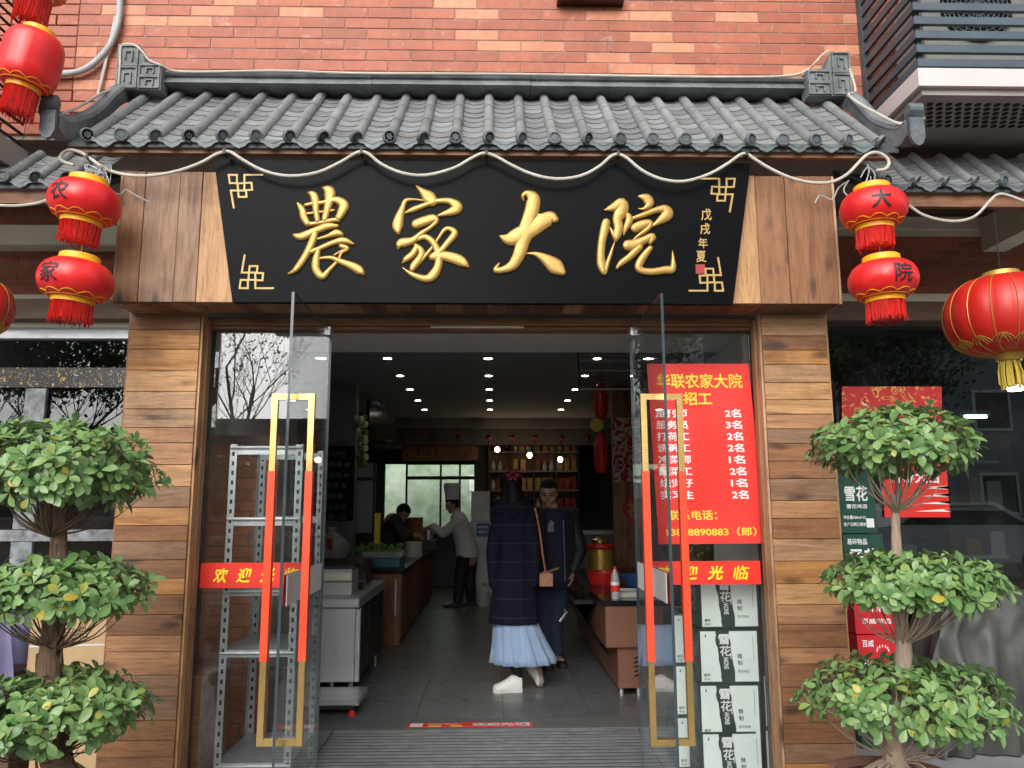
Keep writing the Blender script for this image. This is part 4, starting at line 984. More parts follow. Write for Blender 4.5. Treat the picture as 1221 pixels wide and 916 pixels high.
def lantern(loc, R, H, label, ch=None, th=0, tilt=(0,0,0), squash=2.0, fringe=.1, gores=10, seed=0, group=None, chz=.25, chs=.6):
    """origin at the top of the yellow collar"""
    R, H, fringe = R*1.08, H*1.08, fringe*1.08
    t = thing('red_lantern', loc, label, 'lantern', group, tilt); rt = R*.56
    zc_ = -.03-H/2
    def prof(z):
        u = max(-1, min(1, (z-zc_)/(H/2))); return rt*.86 + (R-rt*.86)*(1-abs(u)**squash)**(1/squash)
    pr = [(prof(zc_-H/2*math.cos(PI*k/18)), zc_-H/2*math.cos(PI*k/18)) for k in range(19)]
    pr = [(rt*.8, pr[0][1])] + pr + [(rt*.8, pr[-1][1])]
    b = MB(); b.lathe(pr, seg=60, mod=lambda q: 1-.012*abs(math.sin(q*gores/2))**8); b.build('shade', M['lantern'], t, True, False)
    b = MB(); b.lathe([(rt*.5,0),(rt*.9,.0),(rt*.96,-.004),(rt*.98,-.026),(rt*1.06,-.034),(rt*.5,-.034)], seg=40); b.build('top_collar', M['yellow_trim'], t, True, False)
    zb = zc_-H/2
    b = MB(); b.lathe([(rt*.5,zb+.006),(rt*1.05,zb+.006),(rt*1.0,zb-.006),(rt*1.0,zb-.018),(rt*.9,zb-.02),(rt*.5,zb-.02)], seg=40); b.build('bottom_collar', M['yellow_trim'], t, True, False)
    b = MB(); n = 10
    for k0 in range(n):
        pts = []
        for i in range(13):
            u = i/12; a = (k0+u)*2*PI/n; z = zb + .010 + .013*math.sin(PI*u)
            r = prof(z)+.0018; pts.append((r*math.sin(a), -r*math.cos(a), z))
        b.tube(pts, .0021, 4)
    for z_ in (zb+.006,): b.tube([((prof(z_)+.001)*math.sin(2*PI*i/40), -(prof(z_)+.001)*math.cos(2*PI*i/40), z_) for i in range(41)], .0025, 4)
    b.build('scalloped_trim', M['yellow_trim'], t, world=False)
    rnd = random.Random(seed); b = MB()
    b.lathe([(rt*.82,zb-.018),(rt*.80,zb-.018-fringe*.8)], seg=30)
    for k in range(130):
        a = 2*PI*k/130+rnd.uniform(-.03,.03); r = rt*(.94+rnd.uniform(-.06,.05)); L = fringe*rnd.uniform(.82,1.07); da = rnd.uniform(-.09,.09); rr = r*rnd.uniform(.9,1.09)
        b.tube([(r*math.cos(a),r*math.sin(a),zb-.016),(r*math.cos(a+da*.5),r*math.sin(a+da*.5),zb-.016-L*.5),(rr*math.cos(a+da),rr*math.sin(a+da),zb-.016-L)], .0022, 3)
    b.build('fringe', M['fringe'], t, world=False)
    b = MB(); b.tube([(0,0,-.002),(0,0,.05)], .002, 5); b.build('hanging_wire', M['conduit'], t, world=False)
    if ch: wrap_char(ch, R, zc_+H*(chz-.0), prof, th, R*chs*1.2, M['ink'], t)
    return t
G1 = 'pair of small lanterns at the left eave corner'; G2 = 'pair of small lanterns at the right eave corner'
LY = 3.40; LS = 1.10
lantern(P(107,213,LY), .143, .165, 'upper red lantern at the left canopy corner, ink character on its left side', '农', -.27, (0,.10,0), group=G1, seed=1, fringe=.085, chz=-.0, chs=.5)
lantern(P(96,305,LY), .146, .165, 'lower red lantern at the left canopy corner under its twin', '家', -.27, (0,.08,0), group=G1, seed=2, fringe=.085, chz=-.0, chs=.5)
lantern(P(1039,222,LY), .139, .16, 'upper red lantern at the right canopy corner marked with one large ink character', '大', -.22, (0,.0,0), group=G2, seed=3, fringe=.085, chz=-.0, chs=.5)
lantern(P(1050,306,LY), .141, .16, 'lower red lantern at the right canopy corner, character towards its right', '院', .14, (0,-.02,0), group=G2, seed=4, fringe=.085, chz=-.0, chs=.5)
lantern(P(48,36,3.35), .118, .245, 'tall barrel shaped red lantern at the upper left, second from the top', None, 0, (0,.17,0), 3.2, seed=5, fringe=.12)
lantern(P(60,-62,3.35), .118, .2, 'uppermost red lantern cut off by the top left edge', None, 0, (0,.17,0), 3.0, seed=6, fringe=.12)
b = MB(); rnd = random.Random(6)
for a in (P(22,150,3.2),): b.tube([P(38,112,3.35), P(30,152,3.35), P(26,172,3.35), P(56,196,3.45)], .0016, 4)
tag(b.build('loose_string', M['bottle_dark']), 'dark string dangling below the tall left lantern', 'string')
def big_lantern(loc, R, H, label):
    t = thing('round_palace_lantern', loc, label, 'lantern'); zc_ = 0
    def prof(z): u = min(1, abs(z)/(H/2)); return R*.30 + R*.70*(1-u**2.1)**(1/2.1)
    pr = [(prof(H/2*math.cos(PI*(1-k/24))), H/2*math.cos(PI*(1-k/24))) for k in range(25)]; n = 16
    b = MB(); b.lathe([(.05,pr[0][1])]+pr+[(.05,pr[-1][1])], seg=96, mod=lambda q: 1-.028*abs(math.cos(q*n/2))**6); b.build('shade', M['lantern_cloth'], t, True, False)
    for k in range(n):
        q = 2*PI*(k+.5)/n+PI/n
        rb_ = MB().tube([((r+.001)*.985*math.cos(q+PI/n*0), (r+.001)*.985*math.sin(q), z) for r, z in pr], .0022, 4).build('gold_rib', M['gold_trim'], t, world=False)
    b = MB(); b.lathe([(.04,H/2+.03),(R*.30,H/2+.03),(R*.33,H/2+.005),(R*.33,H/2-.012),(.04,H/2-.012)], seg=30); b.build('top_collar', M['gold_trim'], t, True, False)
    b = MB(); b.lathe([(.03,-H/2-.03),(R*.2,-H/2-.035),(R*.25,-H/2+.005),(R*.34,-H/2+.012),(.04,-H/2+.012)], seg=30); b.build('bottom_collar', M['gold_trim'], t, True, False)
    b = MB(); m_ = 14
    for k in range(m_):
        for (w_, z0, hgt) in ((1,-H*.40,.030),(.72,-H*.415,.030),(.4,-H*.425,.026)):
            pts = []
            for i in range(15):
                u = i/14; a = (k+.5+(u-.5)*w_)*2*PI/m_; z = z0 + hgt*math.sin(PI*u)**.8 if u < 1 and u > 0 else z0
                r = prof(z)+.002; pts.append((r*math.sin(a), -r*math.cos(a), z))
            b.tube(pts, .0028, 4)
    b.build('gold_cloud_border', M['gold_trim'], t, world=False)
    b = MB(); rnd = random.Random(9); r0 = R*.15
    for k in range(46):
        a = 2*PI*k/46; r = r0*rnd.uniform(.7,1.05); L = .15*rnd.uniform(.85,1.05); rr = r*rnd.uniform(1.0,1.5)
        b.tube([(r*math.cos(a),r*math.sin(a),-H/2-.03),(rr*math.cos(a+.05),rr*math.sin(a+.05),-H/2-.03-L*.5),(rr*math.cos(a+.1),rr*math.sin(a+.1),-H/2-.03-L)], .0035, 4)
    b.build('fringe', M['fringe_gold'], t, world=False)
    MB().tube([(0,0,H/2+.02),(0,0,H/2+.35)], .003, 5).build('hanging_cord', M['ink'], t, world=False)
big_lantern(P(1198,377,3.8), .288, .40, 'big round red palace lantern with gold fringe at the right edge')
big_lantern(P(-36,365,3.7), .19, .28, 'round red lantern just cut by the left edge')
o = MB().lathe([(.0001,.0),(.036,.0),(.04,.012),(.036,.03),(.0001,.036)], tuple(P(1211,466,4.2)), 20).build('lamp_bulb', M['tube']); tag(o, 'glowing white bulb below the fringe of the big right lantern', 'lamp')

# ================================================================ PLANTS
def leaf_mesh(L, W_, bend, name='leaf'):
    vs = []; n = 5; b = MB()
    prof = [.08, .42, .78, 1.0, .9, .22]
    for i in range(n+1):
        u = i/n; y = L*(.12+.88*u); z = -bend*L*u*u; w_ = W_/2*prof[i]
        vs += [(-w_, y, z+w_*.25), (0, y, z), (w_, y, z+w_*.25)]
    fs = []
    for i in range(n):
        for j in (0,1): fs.append((i*3+j, i*3+j+1, (i+1)*3+j+1, (i+1)*3+j))
    vs += [(-.0008,0,0),(.0008,0,0)]; fs.append((15+3,15+4,1)) if False else fs.append((18,19,1))
    b.add(vs, fs); return b
LEAVES = [leaf_mesh(.050,.026,.22), leaf_mesh(.043,.024,.1), leaf_mesh(.055,.027,.32), leaf_mesh(.037,.021,.05)]
LM = [l.mesh('leaf', M['leaf'], True) for l in LEAVES]
def bonsai(Y, tiers, trunk, potx, pot_top, label, seed, pale, lsc=1.0, dens=1.0):
    rnd = random.Random(seed); base = P(potx,900,Y); x0 = base.x
    t = thing('tiered_ficus', (x0,Y,0), label, 'potted plant')
    zr = pot_top
    b = MB(); b.lathe([(.0001,.0),(.15,.0),(.2,zr-.05),(.225,zr-.045),(.23,zr),(.205,zr),(.2,zr-.03),(.0001,zr-.03)], (x0,Y,0), 36); pot = b.build('pot', M['terracotta'], t, True)
    MB().lathe([(.0001,zr-.022),(.198,zr-.026)], (x0,Y,0), 24).build('soil', M['soil'], pot)
    # trunk
    tp = [P(u,v,Y)+Vector((0,rnd.uniform(-.02,.02),0)) for u,v,_ in trunk]; rr = [r for _,_,r in trunk]
    b = MB(); pts = cr([(*p, r) for p, r in zip(tp, rr)], 6)
    b.tube([Vector(p[:3]) for p in pts], [p[3]*(1+rnd.uniform(-.12,.12)) for p in pts], 10)
    if not pale:
        for k in range(34):
            a = rnd.uniform(0,2*PI); i0 = rnd.randrange(0, len(pts)-6); q = []
            for p in pts[i0:i0+rnd.randint(5,12)]: a += rnd.uniform(-.15,.15); q.append(Vector(p[:3])+Vector((math.cos(a),math.sin(a),0))*p[3]*1.08)
            if len(q) > 1: b.tube(q, .0045, 4)
    # root tangle at the pot
    for k in range(26):
        a = rnd.uniform(0,2*PI); r = rnd.uniform(.05,.17); p0 = Vector((x0+math.cos(a)*r, Y+math.sin(a)*r, zr-.03)); p2 = Vector(pts[min(4,len(pts)-1)][:3])
        b.tube([Vector(c) for c in cr([tuple(p0), tuple(p0.lerp(p2,.5)+Vector((rnd.uniform(-.03,.03),rnd.uniform(-.03,.03),.03))), tuple(p2)], 4)], .005, 4)
    b.build('trunk', M['bark_pale' if pale else 'bark'], t, True)
    allp = []
    for (ua, ub, va, vb, uc, vc) in tiers:
        c = P((ua+ub)/2, (va+vb)/2, Y); rx = (P(ub,(va+vb)/2,Y).x-P(ua,(va+vb)/2,Y).x)/2; rz = (P(ua,va,Y).z-P(ua,vb,Y).z)/2
        rx -= .02; rz -= .02
        root = P(uc, vc, Y); b = MB(); nb_ = 0
        N = int(300*dens*rx/.3); tips = []
        clumps = [(rnd.uniform(0,2*PI), math.asin(rnd.uniform(-.5,.95)), rnd.uniform(.3,.55)) for _ in range(13)]
        for k in range(N):
            for _ in range(50):
                a = rnd.uniform(0,2*PI); el = math.asin(rnd.uniform(-.75,1)); 
                rad = rnd.choice([1,1,1,.85,.7,.5])*rnd.uniform(.93,1.04)
                lump = .86
                for ca, ce, cw in clumps:
                    dd = math.acos(max(-1,min(1,math.sin(el)*math.sin(ce)+math.cos(el)*math.cos(ce)*math.cos(a-ca)))); lump = max(lump, .86+.22*math.exp(-(dd/cw)**2))
                if lump < .92 and rnd.random() < .45: continue
                d = Vector((math.cos(a)*math.cos(el), math.sin(a)*math.cos(el), math.sin(el)))
                p = c + Vector((d.x*rx, d.y*rx*.85, d.z*rz if d.z > 0 else d.z*rz*.9))*rad*lump
                if all((p-q_).length > .026 for q_,_ in tips): break
            nrm = (Vector((d.x*.9, d.y*.9, d.z*1.1+.55))).normalized(); tips.append((p, nrm))
        for k, (p, nrm) in enumerate(tips):
            if k % 9 == 0:
                m_ = root.lerp(p, .5)+Vector((rnd.uniform(-.02,.02),rnd.uniform(-.02,.02),-.035))
                b.tube([Vector(x) for x in cr([tuple(root), tuple(m_), tuple(p-nrm*.01)], 4)], [.0040*(1-i/10) for i in range(9)], 4)
            else: b.tube([p-nrm*.05+Vector((rnd.uniform(-.01,.01),0,-.01)), p], .002, 3)
            qn = nrm.to_track_quat('Z','Y'); a0 = rnd.uniform(0,2*PI); nl = rnd.choice([5,6,6,7])
            for j in range(nl):
                tilt = rnd.uniform(.05,.6) if j % 2 else rnd.uniform(.35,1.05)
                rot = qn.to_matrix().to_4x4() @ Matrix.Rotation(a0+2*PI*j/nl+rnd.uniform(-.25,.25),4,'Z') @ Matrix.Rotation(tilt,4,'X')
                allp.append((Matrix.Translation(p) @ rot @ Matrix.Scale(lsc*rnd.choice([.55,.75,.9,1,1.1,1.2])*rnd.uniform(.92,1.08),4), rnd.randrange(4)))
        b.build('branches', M['bark_pale' if pale else 'bark'], t, True)
    # the leaves nearest the street are separate parts, the rest one mass
    allp.sort(key=lambda m_: m_[0].translation.y - .25*abs(m_[0].to_3x3().col[2].y))
    off = Matrix.Translation(-wloc(t))
    for m_, k in allp[:298]:
        o = bpy.data.objects.new('leaf', LM[k]); COL.objects.link(o); o.parent = t; o.matrix_local = off @ m_
    b = MB()
    for m_, k in allp[298:]: b.add([m_ @ Vector(v) for v in LEAVES[k].v], LEAVES[k].f)
    stuff(b.build('leaves', M['leaf'], t, True, angle=180))
bonsai(2.95, [(-40,192,497,628,60,640),(-62,180,662,752,65,775),(-70,180,798,905,70,900)],
   [(75,930,.065),(62,880,.05),(58,800,.040),(62,760,.036),(72,700,.031),(68,640,.022),(72,600,.017)], 80, .40,
   'tiered ficus with fibrous dark trunk in a pot at the left, before the left pillar', 21, False)
bonsai(2.95, [(974,1172,480,585,1070,610),(974,1186,655,738,1076,770),(950,1194,784,882,1070,905)],
   [(1070,935,.05),(1068,890,.036),(1074,830,.03),(1076,770,.028),(1072,700,.022),(1071,640,.019),(1069,590,.013)], 1066, .44,
   'tiered ficus with pale slender trunk in a pot at the right, before the right pillar', 33, True)
# ================================================================ RACK, BOXES, SIDE CLUTTER
def rack():
    y0, y1 = 4.10, 4.62; xl = P(266,700,y0).x; xr = P(341,700,y0).x+.06; zt_ = P(290,530,y0).z
    t = thing('metal_rack', ((xl+xr)/2,y0,0), 'galvanised slotted angle rack behind the left fixed glass', 'shelving rack')
    for px, sx in ((xl,1),(xr,-1)):
        for py, sy in ((y0,1),(y1,-1)):
            b = MB(); b.box(min(px,px+sx*.036),max(px,px+sx*.036),py-.001,py+.001,0.01,zt_); b.box(px-.001,px+.001,min(py,py+sy*.036),max(py,py+sy*.036),.01,zt_)
            for k in range(int(zt_/.05)): b.box(px+sx*.012,px+sx*.024,py-.0022,py-.0012,.03+k*.05,.052+k*.05,mi=1) if sx > 0 else b.box(px-.024,px-.012,py-.0022,py-.0012,.03+k*.05,.052+k*.05,mi=1)
            b.build('post', [M['zinc'], M['hole']], t)
    a, c = xl+.004, xr-.004
    for vv in (537,622): 
        z = P(300,vv,y0).z; b = MB(); b.box(a,c,y0+.002,y0+.008,z-.022,z+.022); b.tube([(a,y0-.004,z+.012),(c,y0-.004,z+.012)],.007,6); b.build('front_rail', M['zinc'], t)
        MB().box(a,c,y1-.008,y1-.002,z-.02,z+.02).build('back_rail', M['zinc'], t)
    for vv in (706,779,914):
        z = P(300,vv,y0).z; b = MB(); b.box(a,c,y0+.006,y1-.004,z+.012,z+.016); b.box(a,c,y0+.001,y0+.006,z-.02,z+.016); b.tube([(a,y0-.002,z),(c,y0-.002,z)],.008,6); b.build('shelf', M['zinc'], t)
rack()
o = MB().slab(-1.8,-1.44,0,P(240,802,4.1).z,4.02,4.44,.004).build('wooden_crate', M['plank_h']); tag(o, 'low brown wooden crate behind the foot of the left fixed glass', 'crate')
# beer cartons
CH, CW = .272, .312
def carton_meshes():
    b = MB(); b.box(-CW/2,CW/2,0,.24,.001,CH-.002)
    body = b.mesh('carton_body', M['box_side'])
    f = MB(); rnd = random.Random(2)
    x0, x1, z0, z1 = -CW/2+.008, CW/2-.008, .010, CH-.012
    xa, xb = x0+.088, x0+.168
    # left and right white fields either side of a ragged dark brush stroke
    L_ = [(x0,z0),(x0,z1)]; n = 12
    for i in range(n+1): u = i/n; L_.append((xa-.012+.03*u+rnd.uniform(-.004,.004), z1-(z1-z0)*u))
    R_ = [(x1,z1),(x1,z0)]
    for i in range(n+1): u = i/n; R_.append((xb+.006-.022*(1-u)*0-.02*u+rnd.uniform(-.004,.004) - (.0 if u < .8 else .03*(u-.8)), z0+(z1-z0)*(u)))
    f.prism(L_[::-1], -.0012, -.0002); f.prism(R_[::-1], -.0012, -.0002)
    fields = f.mesh('printed_panel', M['box_white'])
    g = MB(); fy = lambda x, z: Vector((x,-.0022,z))
    cxm = (xa+xb)/2-.004
    def cut(nm, mat): me = g.mesh(nm, M[mat]); outp.append((me, nm))
    outp = []
    def w_(nm, mat, *a, f_=None, **k): outp.append((write(MB(), *a, fn=f_ or fy, **k).mesh(nm, M[mat]), nm))
    w_('white_character','paper_white','雪', cxm, z1-.04, width=.058, height=.052, bold=.04); w_('white_character','paper_white','花', cxm+.004, z1-.098, width=.058, height=.052, bold=.04)
    w_('white_lettering','paper_white','SNOW', cxm+.006, z1-.158, width=.06, height=.026, bold=.03, rot=PI/2); w_('white_lettering','paper_white','啤酒', cxm+.032, z1-.128, width=.02, bold=.02, rot=PI/2)
    w_('dark_character','box_side','精', xb+.034, z1-.125, width=.025, bold=.01); w_('dark_character','box_side','制', xb+.034, z1-.158, width=.025, bold=.01)
    w_('small_print','box_side','雪花啤酒', xb+.05, z0+.05, width=.06); w_('small_print','box_side','易碎', x0+.028, z0+.033, width=.034, height=.016, bold=.03); w_('small_print','box_side','小心', x0+.028, z0+.014, width=.034, height=.014, bold=.03)
    outp.append((MB().box(x1-.022,x1-.0205,-.0022,-.001,z1-.15,z1-.02).mesh('fine_line', M['box_side']), 'fine_line'))
    outp.append((MB().prism([(x0+.022,z1-.028),(x0+.027,z1-.012),(x0+.032,z1-.028)], -.0022, -.001).mesh('tree_emblem', M['box_side']), 'tree_emblem'))
    fx = lambda x, z: Vector((-CW/2-.001, .12-x*1.0, z))
    w_('side_lettering','far_grey','雪花', 0, .17, width=.12, f_=fx, bold=.03); w_('side_lettering','far_grey','SNOW', 0, .09, width=.12, f_=fx, bold=.02)
    return [(body,'carton_body'),(fields,'printed_panel')] + outp
CM = carton_meshes()
def carton(x, y, z, label, rz=0):
    t = thing('beer_carton', (x,y,z), label, 'carton', 'white and green beer cartons stacked behind the right glass', (0,0,rz))
    for me, nm in CM:
        o = bpy.data.objects.new(nm, me); COL.objects.link(o); o.parent = t
    return t
BYf = 4.12
def bx(u): return P(u+1,780,BYf).x
zb0 = P(860,882,BYf).z - CH
carton(bx(867),BYf,max(.0,zb0), 'front beer carton lowest in the stack behind the right glass', .02)
carton(bx(867),BYf+.005,zb0+CH, 'front beer carton second from the floor behind the right glass', -.01)
carton(bx(868.5),BYf,zb0+2*CH, 'front beer carton third from the floor behind the right glass', .0)
carton(bx(872),BYf+.01,zb0+3*CH, 'front beer carton topmost in the stack, partly behind the welcome band', .03)
for k, (dx, n) in enumerate(((.0,'lowest'),(.004,'second from the floor'),(.012,'third from the floor'),(.01,'topmost'))):
    carton(bx(867)+CW+.03+dx, BYf+.05, max(0,zb0)+k*CH, 'beer carton %s in the right-hand stack beside the door jamb' % n, 0)
for k in range(3): carton(bx(867)-.06, BYf+.30, max(0,zb0)+k*CH, 'beer carton in the rear stack, %s from the floor' % ('first','second','third')[k], 0)
# right window clutter: green and red cartons, posters, tarp
def simple_carton(x0, x1, z0, z1, y0, y1, mat, texts, label, group):
    t = thing('drinks_carton', ((x0+x1)/2,y0,z0), label, 'carton', group)
    MB().box(x0,x1,y0,y1,z0+.001,z1-.001).build('carton_body', M[mat], t)
    for (tx, u, v, w_, h_) in texts:
        b = MB()
        if tx: write(b, tx, x0+(x1-x0)*u, z0+(z1-z0)*v, width=(x1-x0)*w_, height=(z1-z0)*h_, fn=lambda a,c: Vector((a,y0-.0015,c)), bold=.02)
        else: b.box(x0+(x1-x0)*(u-w_/2),x0+(x1-x0)*(u+w_/2),y0-.002,y0-.0005,z0+(z1-z0)*(v-h_/2),z0+(z1-z0)*(v+h_/2))
        b.build('lettering' if tx else 'white_patch', M['paper_white'], t)
    return t
CYf = 4.75
def zz(v): return P(1030,v,CYf).z
def xx(u): return P(u,700,CYf).x
GT = [('雪花',.5,.62,.62,.24),('雪花啤酒',.5,.42,.55,.07),('净含量500ml×12',.42,.25,.6,.06),('生产日期见箱体',.42,.14,.6,.06),(None,.83,.16,.2,.14)]
simple_carton(xx(1006),xx(1051),zz(636),zz(560),CYf,CYf+.3,'box_green',GT,'dark green beer carton in the stack right of the pillar, upper one in view','cartons stacked right of the pillar')
simple_carton(xx(1008),xx(1056),zz(711),zz(637),CYf-.01,CYf+.3,'box_green',[('雪花',.5,.6,.7,.34),('易碎物品',.35,.88,.5,.1),(None,.8,.15,.2,.14)],'dark green beer carton in the stack right of the pillar, under another green one','cartons stacked right of the pillar')
simple_carton(xx(1014),xx(1064),zz(755),zz(712),CYf-.03,CYf+.3,'box_red',[('百威啤酒',.5,.35,.7,.16),('啤酒',.5,.7,.5,.2)],'bright red beer carton, the upper of two behind the right ficus','cartons stacked right of the pillar')
rc = simple_carton(xx(1014),xx(1070),zz(828),zz(756),CYf-.04,CYf+.3,'box_red',[('Budweiser',.52,.48,.8,.26),('百威',.22,.86,.24,.12)],'bright red beer carton, the lower of two behind the right ficus','cartons stacked right of the pillar')
b = MB(); xm, zm = xx(1043), zz(780)
for k in range(7):
    a = PI*k/6; b.box(xm-.003+.035*math.cos(a),xm+.003+.035*math.cos(a),CYf-.043,CYf-.041,zm+.02+.025*math.sin(a),zm+.036+.025*math.sin(a))
b.build('crown_rays', M['paper_white'], rc)
simple_carton(xx(1012),xx(1070),0.0,zz(829),CYf-.03,CYf+.3,'box_green',[('雪花',.5,.6,.6,.3)],'dark green beer carton at the foot of the stack right of the pillar','cartons stacked right of the pillar')
MB_p = WY+.004
def wposter(u0,u1,v0,v1,mat,label,skew=0,extra=None):
    a, b_, c, d = P(u0,v0,MB_p), P(u1,v0,MB_p), P(u1+skew,v1,MB_p), P(u0+skew,v1,MB_p)
    t = thing('window_poster', ((a.x+b_.x)/2,MB_p,c.z), label, 'poster')
    MB().prism([(a.x,a.z),(d.x,d.z),(c.x,c.z),(b_.x,b_.z)], MB_p, MB_p+.0015).build('poster_sheet', M[mat], t)
    if extra: extra(t, a, c)
    return t
def ex1(t, a, c):
    b = MB(); f = lambda x,z: Vector((x,MB_p-.0012,z))
    write(b, '财源广进', (a.x+c.x)/2, a.z*.55+c.z*.45, width=(c.x-a.x)*.8, height=(a.z-c.z)*.3, fn=f, bold=.03); b.build('gold_lettering', M['gold_flat'], t)
wposter(1004,1123,461,540,'print_red','red festive poster with gold print in the right shop window, above the ficus crown',0,ex1)
def ex2(t, a, c):
    b = MB(); f = lambda x,z: Vector((x,MB_p-.0012,z))
    for k in range(4):
        z = c.z+.04+k*.05; b.prism([(a.x+.2+.03*k,z),(a.x+.45,z+.02),(c.x-.05-.03*k,z+.012),(a.x+.45,z-.004)], MB_p-.0015, MB_p-.0005)
    write(b, '新春大吉', (a.x+c.x)/2, c.z+.27, width=.35, fn=f, bold=.03); b.build('white_lettering', M['paper_white'], t)
wposter(1050,1128,545,617,'poster','red poster with white and yellow print behind the right ficus trunk',5,ex2)
# grey tarp over a motorcycle shape
from mathutils.noise import noise as mnoise
def tarp():
    rnd = random.Random(12); x0, x1 = P(1112,800,4.5).x, 4.3; b = MB(); nx, nz = 60, 26; vs = []
    top = [(0,0.02),(.03,.28),(.06,.62),(.12,.80),(.18,.86),(.3,.93),(.5,.80),(.8,.78),(1,.7)]
    def tz(u):
        for (a, c), (d, e) in zip(top, top[1:]):
            if u <= d: k = (u-a)/(d-a); k = k*k*(3-2*k); return c+(e-c)*k
        return top[-1][1]
    for j in range(nz+1):
        for i in range(nx+1):
            u = i/nx; h_ = j/nz; z = tz(u)*(1.12)*math.sin(h_*PI/2)**.8 if j else .01
            fold = .11*(1-abs(mnoise(Vector((u*5+h_*1.6,h_*1.3-u,3.1))))*2.2)*(.35+.65*(1-h_)) + .05*(1-abs(mnoise(Vector((u*13-h_*3.5,h_*2.5+u*2,7.7))))*2) + .018*mnoise(Vector((u*40,h_*14,1)))
            y = 4.45 + .32*h_**1.5 + fold*1.0 - .06*math.sin(h_*PI)
            vs.append((x0+(x1-x0)*u*.75 + .03*math.sin(h_*9+u*5), y, z))
    b.add(vs, [(j*(nx+1)+i,j*(nx+1)+i+1,(j+1)*(nx+1)+i+1,(j+1)*(nx+1)+i) for j in range(nz) for i in range(nx)])
    n = len(b.v); b.add([(x,9.6-y if False else 4.95,z*.98) for x,y,z in vs[:0]], [])
    back = [(x,4.98-(.18 if z > .3 else 0)*(z/1.0),z*.995) for x,y,z in vs]
    b.add(back, [(j*(nx+1)+i,(j+1)*(nx+1)+i,(j+1)*(nx+1)+i+1,j*(nx+1)+i+1) for j in range(nz) for i in range(nx)])
    tp_ = nz*(nx+1); b.f += [(tp_+i, tp_+i+1, n+tp_+i+1, n+tp_+i) for i in range(nx)]; b.m += [0]*nx
    o = b.build('covered_motorbike', M['tarp'], smooth=True, angle=180); tag(o, 'grey tarpaulin draped over a parked motorbike at the right edge', 'tarp')
tarp()
# left clutter: cardboard boxes and purple cloth
def cardbox(u0,u1,v0,v1,Y,d,label,rz=0):
    a, c = P(u0,v0,Y), P(u1,v1,Y); t = thing('cardboard_box', ((a.x+c.x)/2,Y,max(0,c.z)), label, 'cardboard box', None, (0,0,rz))
    w_, h_ = c.x-a.x, a.z-max(0,c.z)
    MB().box(-w_/2,w_/2,0,d,0,h_).build('carton_body', M['cardboard'], t, world=False)
    MB().box(-w_/2+.002,w_/2-.002,-.0015,-.0005,h_*.47,h_*.50).build('tape', M['decal_back'], t, world=False)
    b = MB(); write(b, '易碎品', 0, h_*.72, width=w_*.5, fn=lambda x,z: Vector((x,-.002,z))); b.build('faint_print', M['bark'], t, world=False); b = MB(); write(b, 'CB', -w_*.25, h_*.16, width=w_*.22, fn=lambda x,z: Vector((x,-.002,z)), bold=.02)
    b.build('faint_print', M['bark'], t, world=False)
    b = MB(); b.box(w_/2+.0005,w_/2+.002,.02,d-.02,h_*.15,h_*.75); b.build('side_print', M['ink'], t, world=False)
cardbox(40,122,738,800,4.1,.32,'brown cardboard box showing between the lower tiers of the left ficus',.12)
cardbox(46,118,802,930,4.1,.3,'brown cardboard box on the ground behind the left ficus pot',.08)
b = MB(); rnd = random.Random(3); vs = []; nx, nz = 16, 12; a, c = P(-60,725,4.0), P(22,812,4.0)
for j in range(nz+1):
    for i in range(nx+1): u, h_ = i/nx, j/nz; vs.append((a.x+(c.x-a.x)*u*(.75+.25*(1-h_)) , 4.0+.035*math.sin(u*14+h_*3)+.05*h_, .25+(a.z+.02-.25)*h_-.03*math.sin(u*5)*h_))
b.add(vs, [(j*(nx+1)+i,j*(nx+1)+i+1,(j+1)*(nx+1)+i+1,(j+1)*(nx+1)+i) for j in range(nz) for i in range(nx)])
b.add([(x,y+.3,z*.98) for x,y,z in vs], [(j*(nx+1)+i,(j+1)*(nx+1)+i,(j+1)*(nx+1)+i+1,j*(nx+1)+i+1) for j in range(nz) for i in range(nx)])
t = thing('draped_stool', (a.x+.15,4.15,0), 'grey purple cloth draped over a stool at the far left', 'cloth')
b.build('cloth', M['purple_cloth'], t, True, angle=180)
MB().box(a.x-.02,c.x-.06,4.08,4.3,0,.6).build('stool', M['dark_wood'], t)
# ================================================================ INTERIOR
def ibox(name, x0,x1,y0,y1,z0,z1, mat, par=None, c=.004): return MB().slab(x0,x1,z0,z1,y0,y1,c).build(name, M[mat], par)
# downlights
dm_ = MB().lathe([(.0001,-.002),(.040,-.002),(.038,-.006),(.0001,-.0065)], seg=20).mesh('lens', M['downlight'])
rm_ = MB().lathe([(.042,0),(.052,0),(.050,-.004),(.042,-.004)], seg=20).mesh('trim_ring', M['ac_white'])
xs_ = [P(462,427,7.28).x, P(582,427,7.28).x, P(712,428,7.28).x]
names_ = ['nearest','second','third','fourth','farthest']
for i, (x, nm) in enumerate(((xs_[0],'left'),(xs_[1],'middle'),(xs_[2],'right'))):
    for j in range(5):
        t = thing('downlight', (x,7.28+j*1.005,2.818), 'small round lit downlight, %s of the %s ceiling row' % (names_[j], nm), 'downlight', 'round downlights in the restaurant ceiling')
        for me, n_ in ((dm_,'lens'),(rm_,'trim_ring')): o = bpy.data.objects.new(n_, me); COL.objects.link(o); o.parent = t
